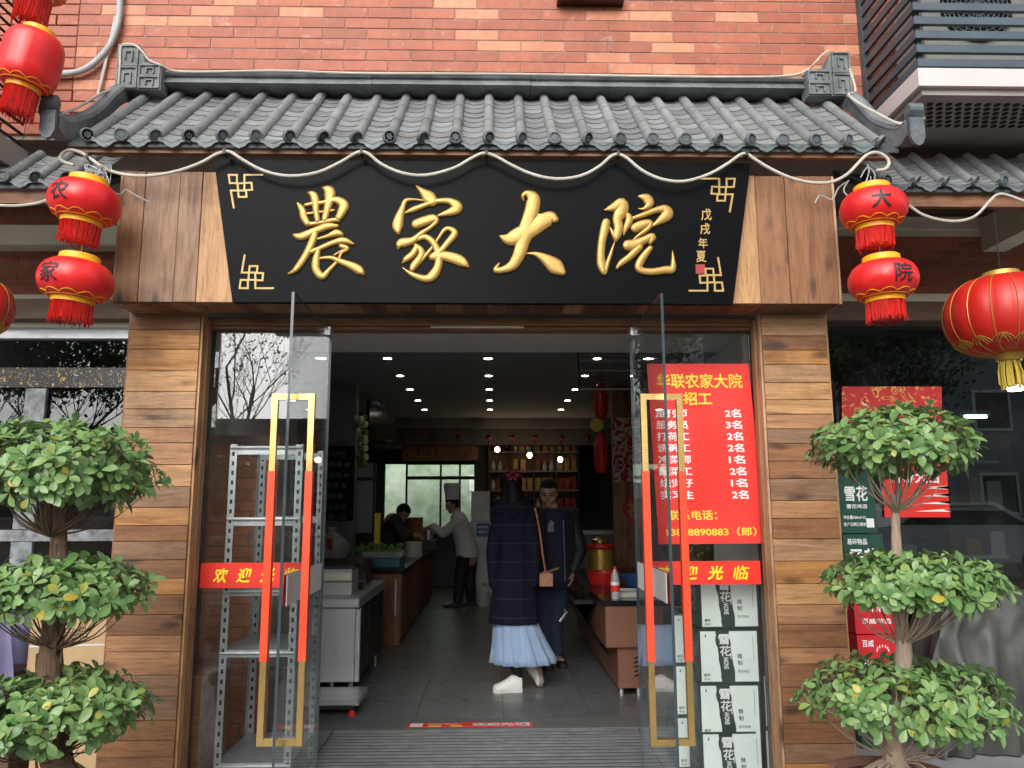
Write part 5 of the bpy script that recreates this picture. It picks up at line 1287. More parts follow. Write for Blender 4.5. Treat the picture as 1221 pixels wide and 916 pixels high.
# ---- left: steel fridge counter and platform
fc = thing('steel_fridge_counter', (-1.4,6.6,0), 'brushed steel fridge counter on short feet just inside on the left', 'fridge counter')
ibox('cabinet',-2.1,-1.03,5.96,7.3,.13,.66,'steel',fc); ibox('worktop',-2.1,-1.0,5.93,7.35,.665,.735,'steel',fc,.008)
ibox('door_edge',-1.029,-.995,5.965,6.0,.13,.655,'alu_frame',fc)
for j in range(3): MB().box(-1.028,-1.008,6.02+j*.43,6.42+j*.43,.15,.64).build('door', M['dark_metal'], fc)
ibox('control_panel',-1.007,-1.004,6.1,6.25,.5,.6,'screen',fc)
for x in (-1.06,-1.2,-2.0):
    for y in (6.0,7.2): MB().tube([(x,y,.0),(x,y,.128)],.016,10).build('foot', M['steel'], fc)
pf_ = thing('steel_platform', (-1.2,5.65,0), 'low steel platform scale on red feet in front of the fridge counter', 'platform scale')
ibox('deck',-1.9,-.915,5.5,5.9,.075,.112,'steel',pf_,.008); ibox('base_frame',-1.88,-.95,5.53,5.88,.045,.074,'dark_metal',pf_)
for x in (-.97,-1.85): MB().lathe([(.0001,0),(.03,0),(.026,.02),(.01,.044),(.0001,.044)],(x,5.56,0),12).build('foot', M['plastic_red'], pf_)
# box, tray and rack on the fridge
a = P(383,668,6.2); c = P(425,702,6.2)
t = thing('white_carton_box', ((a.x+c.x)/2,6.2,.736), 'white carton with a yellow stripe on the steel fridge counter', 'box')
MB().box(a.x-.08,c.x-.03,6.15,6.45,.736,.93).build('carton_body', M['plastic_white'], t); MB().box(a.x-.08,c.x-.03,6.147,6.149,.85,.9).build('yellow_stripe', M['cream'], t)
MB().box(a.x-.08,c.x-.03,6.146,6.1488,.83,.838).build('brown_line', M['bottle_dark'], t); MB().box(a.x-.09,c.x-.01,6.14,6.46,.9305,.955).build('lid', M['dark_metal'], t)
t = thing('leaning_board', (-1.1,6.8,.74), 'dark folded tray leaning behind the white carton on the fridge counter', 'tray'); b = MB(); b.box(-1.28,-1.06,6.5,6.9,.737,.76); b.box(-1.07,-1.05,6.5,6.85,.761,.86); b.build('tray', M['black_stone'], t)
# kitchen counter, wood
kc = thing('wood_counter', (-1.4,8.2,0), 'dark reddish wood kitchen counter with black top running back on the left', 'counter')
b = MB(); b.box(-2.0,-.99,8.25,12.25,.0,.72); b.build('carcass', M['dark_wood'], kc); ibox('worktop',-2.02,-.93,8.2,12.3,.722,.76,'black_stone',kc)
for j in range(8): MB().box(-.989,-.957,8.26+j*.5,8.75+j*.5,.06,.70).build('cabinet_door', M['counter_wood'], kc)
for j in range(4): ibox('end_board',-2.0+j*.25,-1.752+j*.25+(.042 if j==3 else 0),8.215,8.249,.0,.715,'counter_wood',kc)
b = MB(); b.box(-1.02,-1.005,8.205,8.214,.3,.66); b.build('white_label', M['decal_back'], kc)
# vegetables in a crate
a = P(439,668,8.5); 
t = thing('vegetable_crate', (a.x+.3,8.5,.761), 'blue plastic crate heaped with green vegetables on the wood counter', 'crate')
x0, x1 = P(434,665,8.45).x, P(478,665,8.45).x
ibox('crate',x0,x1,8.4,8.75,.761,.865,'plastic_blue',t,.01); ibox('clear_liner',x0-.01,x1+.01,8.39,8.76,.867,.93,'plastic_clear',t)
rnd = random.Random(8); b = MB()
for k in range(60):
    p = Vector((rnd.uniform(x0-.35,x1), rnd.uniform(8.4,8.75), .9+rnd.uniform(0,.09))); b.ell(p, (rnd.uniform(.02,.05),rnd.uniform(.02,.04),rnd.uniform(.008,.02)), 6, 4, rot=Euler((rnd.uniform(0,3),rnd.uniform(0,3),0)))
stuff(b.build('leafy_vegetables', M['veg'], t))
ibox('green_tray',x0-.42,x0-.03,8.4,8.75,.765,.88,'plastic_blue',t)
# plastic bag
b = MB(); vs = []
b.lathe([(.0001,0),(.13,.01),(.16,.08),(.14,.17),(.08,.23),(.03,.27),(.05,.31),(.0001,.31)], (P(395,660,7.8).x,7.8,.90), 18, mod=lambda q: 1+.1*math.sin(5*q))
t = thing('plastic_bag', (P(395,660,7.8).x,7.8,.9), 'tied translucent white plastic bag with red print left of the vegetables', 'bag'); b.build('bag', M['plastic_clear'], t, True)
MB().box(P(391,660,7.7).x,P(398,660,7.7).x,7.63,7.634,1.0,1.1).build('red_print', M['plastic_red'], t)
o = ibox('side_shelf',-2.1,-1.25,7.6,8.1,.0,.895,'dark_wood'); tag(o, 'dark cabinet beside the wood counter carrying the plastic bag', 'cabinet')
# blackboard
bb = thing('blackboard', (P(405,575,8.88).x,8.88,1.2), 'black menu board with faint white handwriting on the left wall', 'blackboard')
a, c = P(380,532,8.88), P(421,621,8.88); ibox('board',a.x-.25,c.x,8.87,8.895,c.z,a.z,'hole',bb)
b = MB(); rnd = random.Random(1)
for k, s in enumerate(('今日特价','老鸭汤 58','红烧肉 48','土鸡煲 88','酸菜鱼','时令蔬菜','农家小炒')):
    write(b, s, a.x+.20+rnd.uniform(-.02,.02), a.z-.09-k*.12, height=.065, fn=lambda x,z: Vector((x,8.867,z))); b.build('chalk_line', M['far_grey'], bb); b = MB()

# garlands of fruit and vegetables
g = thing('fruit_garland', (P(436,505,8.6).x,8.6,2.3), 'hanging garland of artificial fruit beside the blackboard', 'garland'); rnd = random.Random(2); b = MB(); b2 = MB()
p0, p1 = P(429,497,8.6), P(433,556,8.6)
for k in range(34):
    p = p0.lerp(p1, k/34)+Vector((rnd.uniform(-.05,.05),rnd.uniform(-.05,.05),0)); (b if rnd.random()<.5 else b2).ell(p, (.035,.035,.042), 8, 6)
b.build('green_fruit', M['veg'], g, True); b2.build('yellow_fruit', M['cream'], g, True)
p0 = P(355,470,6.5)
g = thing('fruit_garland', tuple(p0), 'pale gourd garland seen through the open left glass door', 'garland'); b = MB()
for k in range(14): b.ell(p0+Vector((rnd.uniform(-.03,.03),rnd.uniform(-.03,.03),-.07*k)), (.04,.04,.048), 10, 7)
b.build('gourds', M['veg'], g, True)
# television
t = thing('wall_television', (P(455,500,9.6).x,9.6,2.2), 'dark television mounted high on the left wall', 'television')
a, c = P(444,478,9.6), P(466,528,9.8); b = MB(); b.add([(a.x,9.4,a.z),(a.x,9.4,c.z),(c.x,10.2,c.z+.06),(c.x,10.2,a.z-.05)],[(0,1,2,3)]); b.add([(a.x-.04,9.42,a.z),(a.x-.04,9.42,c.z),(c.x-.04,10.24,c.z+.06),(c.x-.04,10.24,a.z-.05)],[(3,2,1,0)])
b.f += [(0,3,7,4),(1,5,6,2),(0,4,5,1),(3,2,6,7)]; b.m += [0]*4; b.build('screen', M['screen'], t); ibox('wall_bracket',a.x-.3,a.x-.05,9.6,9.9,(a.z+c.z)/2-.1,(a.z+c.z)/2+.1,'dark_metal',t)
# windows in the left and back walls
def iwindow(x0,x1,z0,z1,Y,muls,label,tz=None):
    t = thing('back_window', ((x0+x1)/2,Y,z0), label, 'window'); w_ = .035
    MB().box(x0,x1,Y,Y+.04,z0,z0+w_).build('frame', M['dark_metal'], t); MB().box(x0,x1,Y,Y+.04,z1-w_,z1).build('frame', M['dark_metal'], t)
    for x in [x0,x1-w_]+muls: MB().box(x,x+w_,Y-.002,Y+.042,z0+w_,z1-w_).build('mullion', M['dark_metal'], t)
    if tz: MB().box(x0+w_,x1-w_,Y-.004,Y+.044,tz,tz+.06).build('transom', M['dark_metal'], t)
    MB().box(x0,x1,Y+.018,Y+.024,z0,z1).build('pane', M['glass'], t)
YB = 13.86
a, c = P(484,552,YB), P(569,632,YB)
iwindow(a.x,c.x,c.z,a.z,YB,[P(524,600,YB).x,P(547,600,YB).x],'bright back window of the kitchen with green garden beyond',P(500,572,YB).z)
a, c = P(424,552,9.3), P(444,605,9.3)
t = thing('glass_screen', (a.x,9.3,1.1), 'narrow bright glazed screen left of the kitchen behind the garland', 'window')
MB().box(a.x,a.x+.01,9.3,9.33,c.z-.3,a.z).build('mullion', M['dark_metal'], t); MB().box(c.x,c.x+.03,9.3,9.33,c.z-.3,a.z).build('mullion', M['dark_metal'], t); MB().box(a.x+.011,c.x-.001,9.31,9.315,c.z-.3,a.z).build('pane', M['far_grey'], t); MB().box(a.x+.012,c.x-.002,9.295,9.305,P(430,571,9.3).z-.02,P(430,571,9.3).z+.02).build('transom', M['dark_metal'], t)
b = MB(); b.box(-4.5,2,16,16.2,-.5,5); o = b.build('garden_hedge', M['outside_green']); tag(o, 'blurred green hedge outside the back window', 'hedge')
# dark partition around kitchen window / shelves
b = MB(); pa, pb = P(527,512,13).x, P(583,512,13).x
b.box(-.33,P(583,512,13.3).x,13.2,13.3,0,2.6); struct(b.build('kitchen_side_wall', M['wall_dark']))
ibox('wood_lintel',P(480,530,13).x,P(571,530,13).x,12.9,13.0,P(500,551,12.9).z+.03,P(500,515,12.9).z,'panel_wood')
bpy.data.objects['wood_lintel']['label'] = 'dark wooden panel above the back kitchen window'; bpy.data.objects['wood_lintel']['category'] = 'panel'
ORD = ['first','second','third','fourth','fifth','sixth','seventh','eighth','ninth','tenth','eleventh','twelfth']+['%dth'%k for k in range(13,40)]
# row of small hanging lanterns at the back
for k, u in enumerate((464,482,515,547,583,611,638,669,701)):
    p = P(u,520,12.3); t = thing('small_hanging_lantern', tuple(p), 'tiny dark red lantern, %s from the left in the row hanging under the back beam' % ORD[k], 'lantern', 'row of tiny lanterns under the back beam')
    MB().ell((0,0,-.02),(.05,.05,.045),12,8).build('shade', M['lantern_dim'], t, True, False); MB().lathe([(.012,-.07),(.02,-.13)],seg=8).build('tassel', M['lantern_dim'], t, world=False); MB().tube([(0,0,.03),(0,0,.14)],.003,4).build('string', M['ink'], t, world=False)
# bar shelving with bottles
SY = 12.9; sx0, sx1 = P(583,560,SY).x, P(690,560,SY).x
sh = thing('drinks_shelving', ((sx0+sx1)/2,SY,0), 'dark drinks shelving full of bottles and gift boxes on the back wall', 'shelving')
MB().box(sx0,sx1,SY+.3,SY+.34,0,2.62).build('back_panel', M['panel_wood'], sh)
zs = [1.0,1.32,1.64,1.96,2.28,2.58]
for z in zs: MB().box(sx0+.002,sx1-.002,SY,SY+.299,z,z+.025).build('shelf', M['wall_grey'], sh)
nv = 4
for k in range(nv+1): x = sx0+(sx1-sx0)*k/nv; MB().box(x-.012,x+.012,SY-.004,SY+.298,1.026,2.575).build('upright', M['dark_metal'], sh)
rnd = random.Random(6); bt = MB().lathe([(.0001,0),(.035,0),(.035,.14),(.014,.18),(.012,.23),(.0001,.23)],seg=10).mesh('bottle', M['bottle_dark'], True)
gb = MB().box(-.045,.045,-.04,.04,0,.2).mesh('gift_box', M['bottle_gold']); rb2 = MB().box(-.04,.04,-.04,.04,0,.18).mesh('gift_box', M['bottle_red']); wb = MB().lathe([(.0001,0),(.04,0),(.045,.08),(.02,.13),(.02,.17),(.0001,.17)],seg=12).mesh('bottle', M['plastic_white'], True)
for zi, z in enumerate(zs[:5]):
    cnt = {}
    for k in range(nv):
        xa = sx0+(sx1-sx0)*k/nv+.07; xb = sx0+(sx1-sx0)*(k+1)/nv-.06; x = xa; kind = rnd.choice('bbgrgw')
        while x < xb:
            me, nm = {'b':(bt,'bottle'),'g':(gb,'gift_box'),'r':(rb2,'gift_box'),'w':(wb,'bottle')}[kind if rnd.random()<.7 else rnd.choice('bgrw')]
            o = piece('drink_'+nm, me, None, (x, SY+.12+rnd.uniform(-.03,.04), z+.026)); x += .11+rnd.uniform(0,.02)
            ds = {'b':'dark bottle','g':'gold gift box','r':'red gift box','w':'pale bottle'}[[q_ for q_,v_ in (('b',bt),('g',gb),('r',rb2),('w',wb)) if v_ is me][0]]; cnt[ds] = cnt.get(ds,0)+1
            tag(o, '%s %s from the left, %s shelf up, back drinks shelving' % (ORD[cnt[ds]-1], ds, ORD[zi]), 'bottle' if nm=='bottle' else 'gift box', 'drinks on the back wall shelving')
for (u,v,nm) in ((593,536,'left'),(631.5,543,'middle'),(668,548,'right')):
    p = P(u,v,12.2); t = thing('pendant_bulb', tuple(p), 'small warm glowing pendant bulb, the %s one of three before the bottle shelves' % nm, 'pendant lamp')
    MB().ell((0,0,0),(.04,.04,.045),14,10).build('bulb', M['bulb'], t, True, False); MB().tube([(0,0,.04),(0,0,2.66-p.z)],.004,5).build('cord', M['ink'], t, world=False)
bc = thing('bar_counter', (.9,11.6,0), 'grey bar counter in front of the bottle shelves', 'counter'); bx0_, bx1_ = P(640,640,11.5).x, 2.4
ibox('counter_body',bx0_,bx1_,11.5,12.1,0,.98,'wall_grey',bc); ibox('counter_top',bx0_-.04,bx1_,11.45,12.15,.982,1.03,'alu_frame',bc)
# white cabinets
a, c = P(562,586,11.7), P(584,622,11.7)
t = thing('white_appliance', ((a.x+c.x)/2,11.7,0), 'white appliance with blue notice beside the chef', 'appliance')
ibox('upper_body',a.x,c.x,11.6,12.0,c.z,a.z,'plastic_white',t); ibox('lower_body',a.x-.03,c.x+.05,11.6,12.0,0,c.z-.003,'plastic_white',t)
p = P(576,632,11.6); b = MB(); b.box(p.x-.10,p.x+.10,11.596,11.5985,p.z-.1,p.z+.1); b.build('blue_notice', M['blue_print'], t)
b = MB(); write(b, '请节约用水', p.x, p.z+.04, width=.16, fn=lambda x,z: Vector((x,11.594,z)), bold=.02); write(b, '谢谢合作', p.x, p.z-.03, width=.13, fn=lambda x,z: Vector((x,11.594,z)), bold=.02); b.build('white_lettering', M['paper_white'], t)
p = P(577,700,11.3); t = thing('water_bottle', (p.x,11.3,0), 'clear water jug on the floor before the white appliance', 'jug'); MB().lathe([(.0001,0),(.09,.0),(.095,.2),(.03,.27),(.03,.31),(.0001,.31)],(p.x,11.3,.0),18).build('jug', M['plastic_clear'], t, True)
# kettle on the counter
p = P(511,625,11.9)
t = thing('steel_kettle', (p.x,11.9,.761), 'tall steel kettle with black handle on the far end of the wood counter', 'kettle')
MB().lathe([(.0001,0),(.07,0),(.085,.12),(.075,.19),(.0001,.2)],(p.x,11.9,.9),18).build('body', M['steel'], t, True); MB().box(p.x-.12,p.x+.12,11.75,12.05,.761,.899).build('stand', M['dark_metal'], t)
MB().tube([(p.x+.07,11.9,1.07),(p.x+.12,11.9,1.05),(p.x+.12,11.9,.95),(p.x+.08,11.9,.93)],.01,6).build('handle', M['dark_metal'], t)
p = P(493,660,10.2); t = thing('enamel_pot', (p.x,10.2,.761), 'pale stock pot on the wood counter in front of the bending worker', 'pot')
MB().lathe([(.0001,0),(.11,0),(.11,.17),(.118,.175),(.118,.185),(.0001,.186)],(p.x,10.2,.761),22).build('pot_body', M['ac_white'], t, True)
p = P(493,612,12.2); t = thing('bamboo_steamer_stack', (p.x,12.2,.761), 'stack of brown bamboo steamers by the back window', 'steamers')
for k in range(6): MB().lathe([(.0001,0),(.15,0),(.155,.06),(.0001,.062)],(p.x,12.2,.85+k*.064),22).build('steamer', M['panel_wood'], t)
MB().box(p.x-.15,p.x+.15,12.05,12.28,.761,.849).build('stand', M['dark_metal'], t)
# yellow apron thing / post left
o = MB().box(P(446,640,9.2).x,P(453,640,9.2).x,9.2,9.24,.9,P(446,612,9.2).z).build('yellow_board', M['decal_yellow']); tag(o, 'narrow yellow cutting board standing behind the vegetables', 'board')
# ---- right counter
rc_ = thing('brown_counter', (1.4,5.95,0), 'brown cooled counter with black stone top just inside on the right', 'counter')
X0 = P(722,740,5.95).x; X1 = P(737,800,6.0).x
ibox('upper_body',X0,2.1,5.95,8.9,.36,.665,'counter_brown',rc_,.006); ibox('black_top',X0-.02,2.1,5.93,8.95,.667,.705,'black_stone',rc_,.004)
ibox('lower_body',X1,2.1,6.0,8.85,.06,.358,'counter_brown',rc_,.004); ibox('side_sill',X0-.19,X0-.021,6.4,8.9,.62,.66,'black_stone',rc_)
MB().add([(X0-.185,6.45,.615),(X0-.185,8.85,.615),(X1+.0,8.85,.2),(X1+.0,6.45,.2),(X0-.18,6.45,.605),(X0-.18,8.85,.605)],[(0,1,2,3),(4,3,2,5),(0,3,4),(1,5,2)]).build('slanting_side', M['tarp'], rc_)
for k in range(5): b = MB(); z = .28-k*.032; b.box(X1+.12,X1+.19,5.995,5.9985,z,z+.012,rot=Euler((0,-.3,0))); b.box(X1+.21,X1+.28,5.995,5.9985,z,z+.012,rot=Euler((0,-.3,0))); b.build('vent_slot', M['hole'], rc_)
for x in (X1+.03,X1+.16,2.0): MB().tube([(x,6.05,0),(x,6.05,.06)],.016,10).build('foot', M['steel'], rc_)
for k in range(3):
    y = 6.9+k*.6; MB().tube([(X0-.20,y,.50),(X0-.26,y,.42),(X0-.26,y+.18,.42),(X0-.20,y+.18,.50)],.012,6).build('towel_rail', M['steel'], rc_)
# objects on the right counter
p = P(734,717,6.05)
t = thing('drinks_bottle', (p.x,6.05,.706), 'plastic cola bottle with red label and cap on the black counter top', 'bottle')
MB().lathe([(.0001,0),(.03,0),(.033,.03),(.031,.09),(.033,.14),(.026,.185),(.013,.215),(.0125,.225),(.0001,.225)],(p.x,6.05,.706),20).build('bottle_body', M['plastic_clear'], t, True)
MB().lathe([(.0335,.05),(.0345,.052),(.0345,.125),(.0335,.127)],(p.x,6.05,.706),20).build('label_white', M['paper_white'], t, True); MB().lathe([(.035,.052),(.0352,.054),(.0352,.1),(.035,.102)],(p.x,6.05,.706),20).build('label_red', M['decal'], t, True)
MB().lathe([(.0001,.222),(.0155,.222),(.0155,.243),(.0001,.244)],(p.x,6.05,.706),14).build('cap', M['plastic_red'], t, True)
b = MB(); b.box(p.x+.05,p.x+.36,6.12,6.4,.707,.725); b.box(p.x+.04,p.x+.37,6.11,6.118,.707,.745); b.box(p.x+.04,p.x+.37,6.402,6.41,.707,.745); o = b.build('white_tray', M['plastic_white']); tag(o, 'white plastic tray beside the cola bottle on the counter', 'tray')
p = P(719,690,7.2); t = thing('red_basin', (p.x,7.2,.706), 'round red plastic basin on the right counter below the brass pot', 'basin')
MB().lathe([(.0001,0),(.12,0),(.15,.10),(.155,.10),(.155,.107),(.14,.107),(.115,.01),(.0001,.01)],(p.x,7.2,.706),26).build('basin', M['plastic_red'], t, True)
p = P(716,668,7.7); t = thing('brass_pot', (p.x,7.7,.706), 'tall brass coloured pot with red rim on the right counter', 'pot')
MB().lathe([(.0001,0),(.12,0),(.12,.30),(.0001,.301)],(p.x,7.7,.706),24).build('body', M['gold_trim'], t, True); MB().lathe([(.121,.28),(.145,.30),(.145,.33),(.0001,.335)],(p.x,7.7,.706),24).build('red_rim', M['plastic_red'], t, True); MB().lathe([(.1,.336),(.09,.37),(.03,.39),(.0001,.4)],(p.x,7.7,.706),24).build('lid', M['brass'], t, True)
p = P(760,682,7.0); t = thing('blue_bowl', (p.x,7.0,.706), 'blue plastic bowl on the right counter next to the door handle', 'bowl')
MB().lathe([(.0001,0),(.09,0),(.16,.09),(.165,.09),(.15,.085),(.085,.008),(.0001,.008)],(p.x,7.0,.706),26).build('bowl', M['blue_print'], t, True)
# right wood wall with posters
WR = 9.0; a = P(729,470,WR).x
wr = thing('wood_partition', (a+.6,WR,0), 'reddish wooden plank partition with festive paper on the right inside', 'partition')
MB().box(a,3.2,WR+.03,WR+.08,0,2.815).build('backing', M['dark_wood'], wr)
x = a
while x < 3.1: MB().slab(x+.002,x+.148,0.02,2.8,WR,WR+.029,.003).build('plank', M['panel_wood'], wr); x += .15
def pap(u0,u1,v0,v1,Y,mat,label,diamond=False,ch=None):
    a_, c_ = P(u0,v0,Y), P(u1,v1,Y); t = thing('festive_paper', ((a_.x+c_.x)/2,Y,c_.z), label, 'paper decoration'); cx_, cz_ = (a_.x+c_.x)/2, (a_.z+c_.z)/2
    poly = [(a_.x,cz_),(cx_,c_.z),(c_.x,cz_),(cx_,a_.z)] if diamond else [(a_.x,a_.z),(a_.x,c_.z),(c_.x,c_.z),(c_.x,a_.z)]
    MB().prism(poly, Y-.003, Y-.001).build('paper', M[mat], t)
    if ch: b = MB(); write(b, ch, cx_, cz_, height=(a_.z-c_.z)*.42, fn=lambda x,z: Vector((x,Y-.0045,z)), bold=.04); b.build('gold_lettering', M['gold_flat'], t)
pap(730,768,498,575,WR-.001,'print_white','red and white paper cut poster on the inner wood partition')
pap(740,776,583,632,WR-.001,'lantern_cloth','red diamond paper with a gold blessing character on the wood partition',True,'福')
for (u,v,h_,lab) in ((716,478,.4,'upper red hanging ornament before the wood partition'),(717,540,.45,'lower red hanging ornament before the wood partition')):
    p = P(u,v,8.0); t = thing('hanging_ornament', tuple(p), lab, 'ornament'); MB().lathe([(.0001,-h_/2),(.05,-h_/2+.02),(.075,-h_/4),(.075,h_/6),(.03,h_/2-.02),(.0001,h_/2)],seg=16).build('ornament_body', M['lantern_cloth'], t, True, False); MB().tube([(0,0,h_/2),(0,0,h_/2+.12)],.003,4).build('string', M['ink'], t, world=False)
p = P(711.5,507,7.9); t = thing('straw_disc', tuple(p), 'round olive woven disc hanging at the right inside', 'disc'); MB().lathe([(.0001,-.012),(.068,-.012),(.072,0),(.068,.012),(.0001,.012)],seg=28,axis='y').build('disc', M['fringe_gold'], t, world=False); MB().tube([(0,0,.07),(0,0,.3)],.003,4).build('string', M['ink'], t, world=False)
# wire rack hanging high at the right (seen through the entrance)
Yw = 5.9; a_, c_ = P(690,403,Yw), P(790,467,Yw)
t = thing('hanging_wire_shelf', ((a_.x+c_.x)/2,Yw,c_.z), 'wire mesh rack with pale bars hanging high inside at the right', 'wire rack')
xr_ = c_.x+.35
for v in (409,430,442,464): z = P(700,v,Yw).z; MB().box(a_.x,xr_,Yw,Yw+.02,z-.006*(3 if v==409 else 1),z+.006*(3 if v==409 else 1)).build('bar', M['zinc'], t)
MB().box(a_.x-.012,a_.x,Yw-.005,Yw+.025,c_.z,a_.z).build('end_post', M['dark_metal'], t)
b = MB(); k = 0; x = a_.x+.03
while x < xr_: b.box(x,x+.0025,Yw+.006,Yw+.0085,c_.z+.01,a_.z-.03); x += .028
z = c_.z+.03
while z < a_.z-.04: b.box(a_.x,xr_,Yw+.009,Yw+.0115,z,z+.0025); z += .03
b.build('wire_mesh', M['dark_metal'], t)
for x in (a_.x+.1,xr_-.1): MB().tube([(x,Yw+.01,a_.z-.02),(x,Yw+.01,2.82)],.004,5).build('hanger', M['dark_metal'], t)

for (x0_, x1_, y_, z_, lab) in ((P(1150,497,6.6).x, P(1176,494,6.6).x, 6.6, P(1160,497,6.6).z, 'lit fluorescent tube in the room behind the right shop window'),):
    t = thing('tube_lamp', ((x0_+x1_)/2,y_,z_), lab, 'lamp'); MB().tube([(x0_,y_,z_),(x1_,y_,z_)], .014, 8).build('tube', M['tube'], t); MB().box(x0_-.02,x1_+.02,y_-.03,y_+.03,z_+.016,z_+.05).build('housing', M['ac_white'], t)
    for x_ in (x0_+.02,x1_-.02): MB().tube([(x_,y_,z_+.05),(x_,y_,2.55)], .004, 4).build('hanger', M['ink'], t)
for (x_, y_, lab) in ((3.1,6.2,'dining table with stools behind the right shop window'),(4.2,6.9,'second dining table deeper in the room behind the right shop window'),(-3.2,6.4,'dining table behind the left shop window')):
    t = thing('dining_table', (x_,y_,0), lab, 'table'); MB().box(x_-.55,x_+.55,y_-.35,y_+.35,.72,.76).build('tabletop', M['panel_wood'], t)
    for sx in (-.5,.5):
        for sy in (-.3,.3): MB().box(x_+sx-.025,x_+sx+.025,y_+sy-.025,y_+sy+.025,0,.719).build('leg', M['dark_wood'], t)
rnd = random.Random(14); t = thing('wall_shelf', (3.6,7.45,1.0), 'shelf of jars and boxes on the back wall of the right room', 'shelf')
for z_ in (.9,1.35,1.8):
    MB().box(2.4,4.9,7.35,7.58,z_,z_+.03).build('shelf_board', M['ac_white'], t); x_ = 2.5
    while x_ < 4.8: w__ = rnd.uniform(.08,.2); MB().box(x_,x_+w__,7.4,7.55,z_+.031,z_+rnd.uniform(.12,.32)).build('shelf_item', M[rnd.choice(['bottle_gold','bottle_red','plastic_white','box_green','cardboard','blue_print'])], t); x_ += w__+rnd.uniform(.02,.1)

# ================================================================ PEOPLE
def limbs(mb, segs):
    for (p0, r0, p1, r1) in segs: mb.cap_(p0, r0, p1, r1)
def hand(mb, w_, d, palm, scale=1.0, curl=.5, thumb=1):
    """wrist point, direction, palm normal; adds palm, four fingers and a thumb"""
    d = Vector(d).normalized(); n = Vector(palm).normalized(); s = d.cross(n).normalized()*thumb; w_ = Vector(w_)
    c = w_ + d*.05*scale
    R = Matrix((s, d, n)).transposed()
    mb.ell(c, (.038*scale,.050*scale,.014*scale), 12, 8, rot=R.to_quaternion())
    for k, L in enumerate((.068,.076,.07,.056)):
        b0 = w_ + d*.088*scale + s*(.027-.018*k)*scale; d1 = (d + n*curl*.5).normalized(); p1 = b0 + d1*L*.5*scale; d2 = (d + n*curl*1.5).normalized(); p2 = p1 + d2*L*.5*scale
        mb.cap_(b0, .0088*scale, p1, .008*scale, 8); mb.cap_(p1, .008*scale, p2, .0066*scale, 8)
    t0 = w_ + d*.025*scale + s*.03*scale; t1 = t0 + (s*.8+d*.9+n*.3).normalized()*.04*scale; mb.cap_(t0, .0115*scale, t1, .0095*scale, 8); mb.cap_(t1, .0095*scale, t1+(d+n*.5+s*.15).normalized()*.032*scale, .0078*scale, 8)
def head(mb, c, face, r=.1, down=0):
    """skull, jaw, nose, ears; face = horizontal facing direction, tilted down by angle"""
    f = Vector(face).normalized(); s = Vector((f.y,-f.x,0)); u = Vector((0,0,1)); q = Matrix.Rotation(-down, 3, s); f2 = q@f; u2 = q@u
    R = Matrix((s, f2, u2)).transposed().to_quaternion(); k = r/.1
    mb.ell(c+u2*.02*k, (.078*k,.098*k,.098*k), 20, 14, rot=R); mb.ell(c+f2*.03*k-u2*.055*k, (.058*k,.062*k,.062*k), 16, 12, rot=R)
    mb.ell(c+f2*.078*k-u2*.088*k, (.024*k,.02*k,.02*k), 10, 8, rot=R)
    mb.cap_(c+f2*.092*k+u2*.012*k, .009*k, c+f2*.112*k-u2*.028*k, .0145*k, 8)
    for sg in (-1,1):
        mb.ell(c+s*sg*.079*k-u2*.012*k-f2*.005*k, (.009*k,.02*k,.031*k), 10, 8, rot=R)
        mb.cap_(c+s*sg*.045*k+f2*.086*k+u2*.025*k, .011*k, c+s*sg*.015*k+f2*.093*k+u2*.025*k, .010*k, 8)
        mb.ell(c+s*sg*.043*k+f2*.06*k-u2*.03*k, (.03*k,.03*k,.028*k), 10, 8, rot=R)
    mb.cap_(c+s*.02*k+f2*.088*k-u2*.055*k, .009*k, c-s*.02*k+f2*.088*k-u2*.055*k, .009*k, 8)
    return s, f2, u2
def faceparts(par, c, s, f, u, k=1.0):
    b = MB()
    for sg in (-1,1): b.cap_(c+s*sg*.045*k+f*.096*k+u*.032*k, .0042*k, c+s*sg*.018*k+f*.102*k+u*.030*k, .0048*k, 8)
    b.build('eyebrows', M['hair'], par)
    b = MB()
    for sg in (-1,1): b.ell(c+s*sg*.031*k+f*.089*k+u*.008*k, (.014*k,.010*k,.006*k), 10, 8)
    b.build('eyes', M['ink'], par)
    b = MB(); b.cap_(c+s*.018*k+f*.0955*k-u*.056*k, .0035*k, c-s*.018*k+f*.0955*k-u*.056*k, .0035*k, 8); b.build('mouth', M['leather_bag'], par)
def hairshell(par, c, s, f, u, k=1.0, front=.35, low=-.35, name='hair', puff=1.09):
    mb = MB(); R = Matrix((s, f, u)).transposed(); vs = []; n, m_ = 28, 14; rnd = random.Random(5); C = c+u*.02*k; fs = []
    for i in range(m_+1):
        for j in range(n):
            q = 2*PI*j/n; fr = math.sin(q)     # +1 = front
            tmax = PI*(.5 - (front*.9 if fr > .3 else (low if fr < -.1 else low+(front-low)*(fr+.1)/.4))*.6) 
            t = tmax*i/m_; w_ = 1+.02*rnd.uniform(-1,1)
            p = Vector((.078*puff*math.sin(t)*math.cos(q), .1*puff*math.sin(t)*math.sin(q), .1*puff*math.cos(t)+.004))*k*w_
            vs.append(C + R@p)
    for i in range(m_):
        for j in range(n): fs.append((i*n+j,(i+1)*n+j,(i+1)*n+(j+1)%n,i*n+(j+1)%n))
    inner = [C+(v-C)*.86 for v in vs]; N = len(vs); mb.add(vs+inner, fs+[(a+N,d+N,c_+N,b_+N) for a,b_,c_,d in fs]+[(m_*n+j,m_*n+(j+1)%n+0,N+m_*n+(j+1)%n,N+m_*n+j) for j in range(n)])
    return mb.build(name, M['hair'], par, True, angle=80)
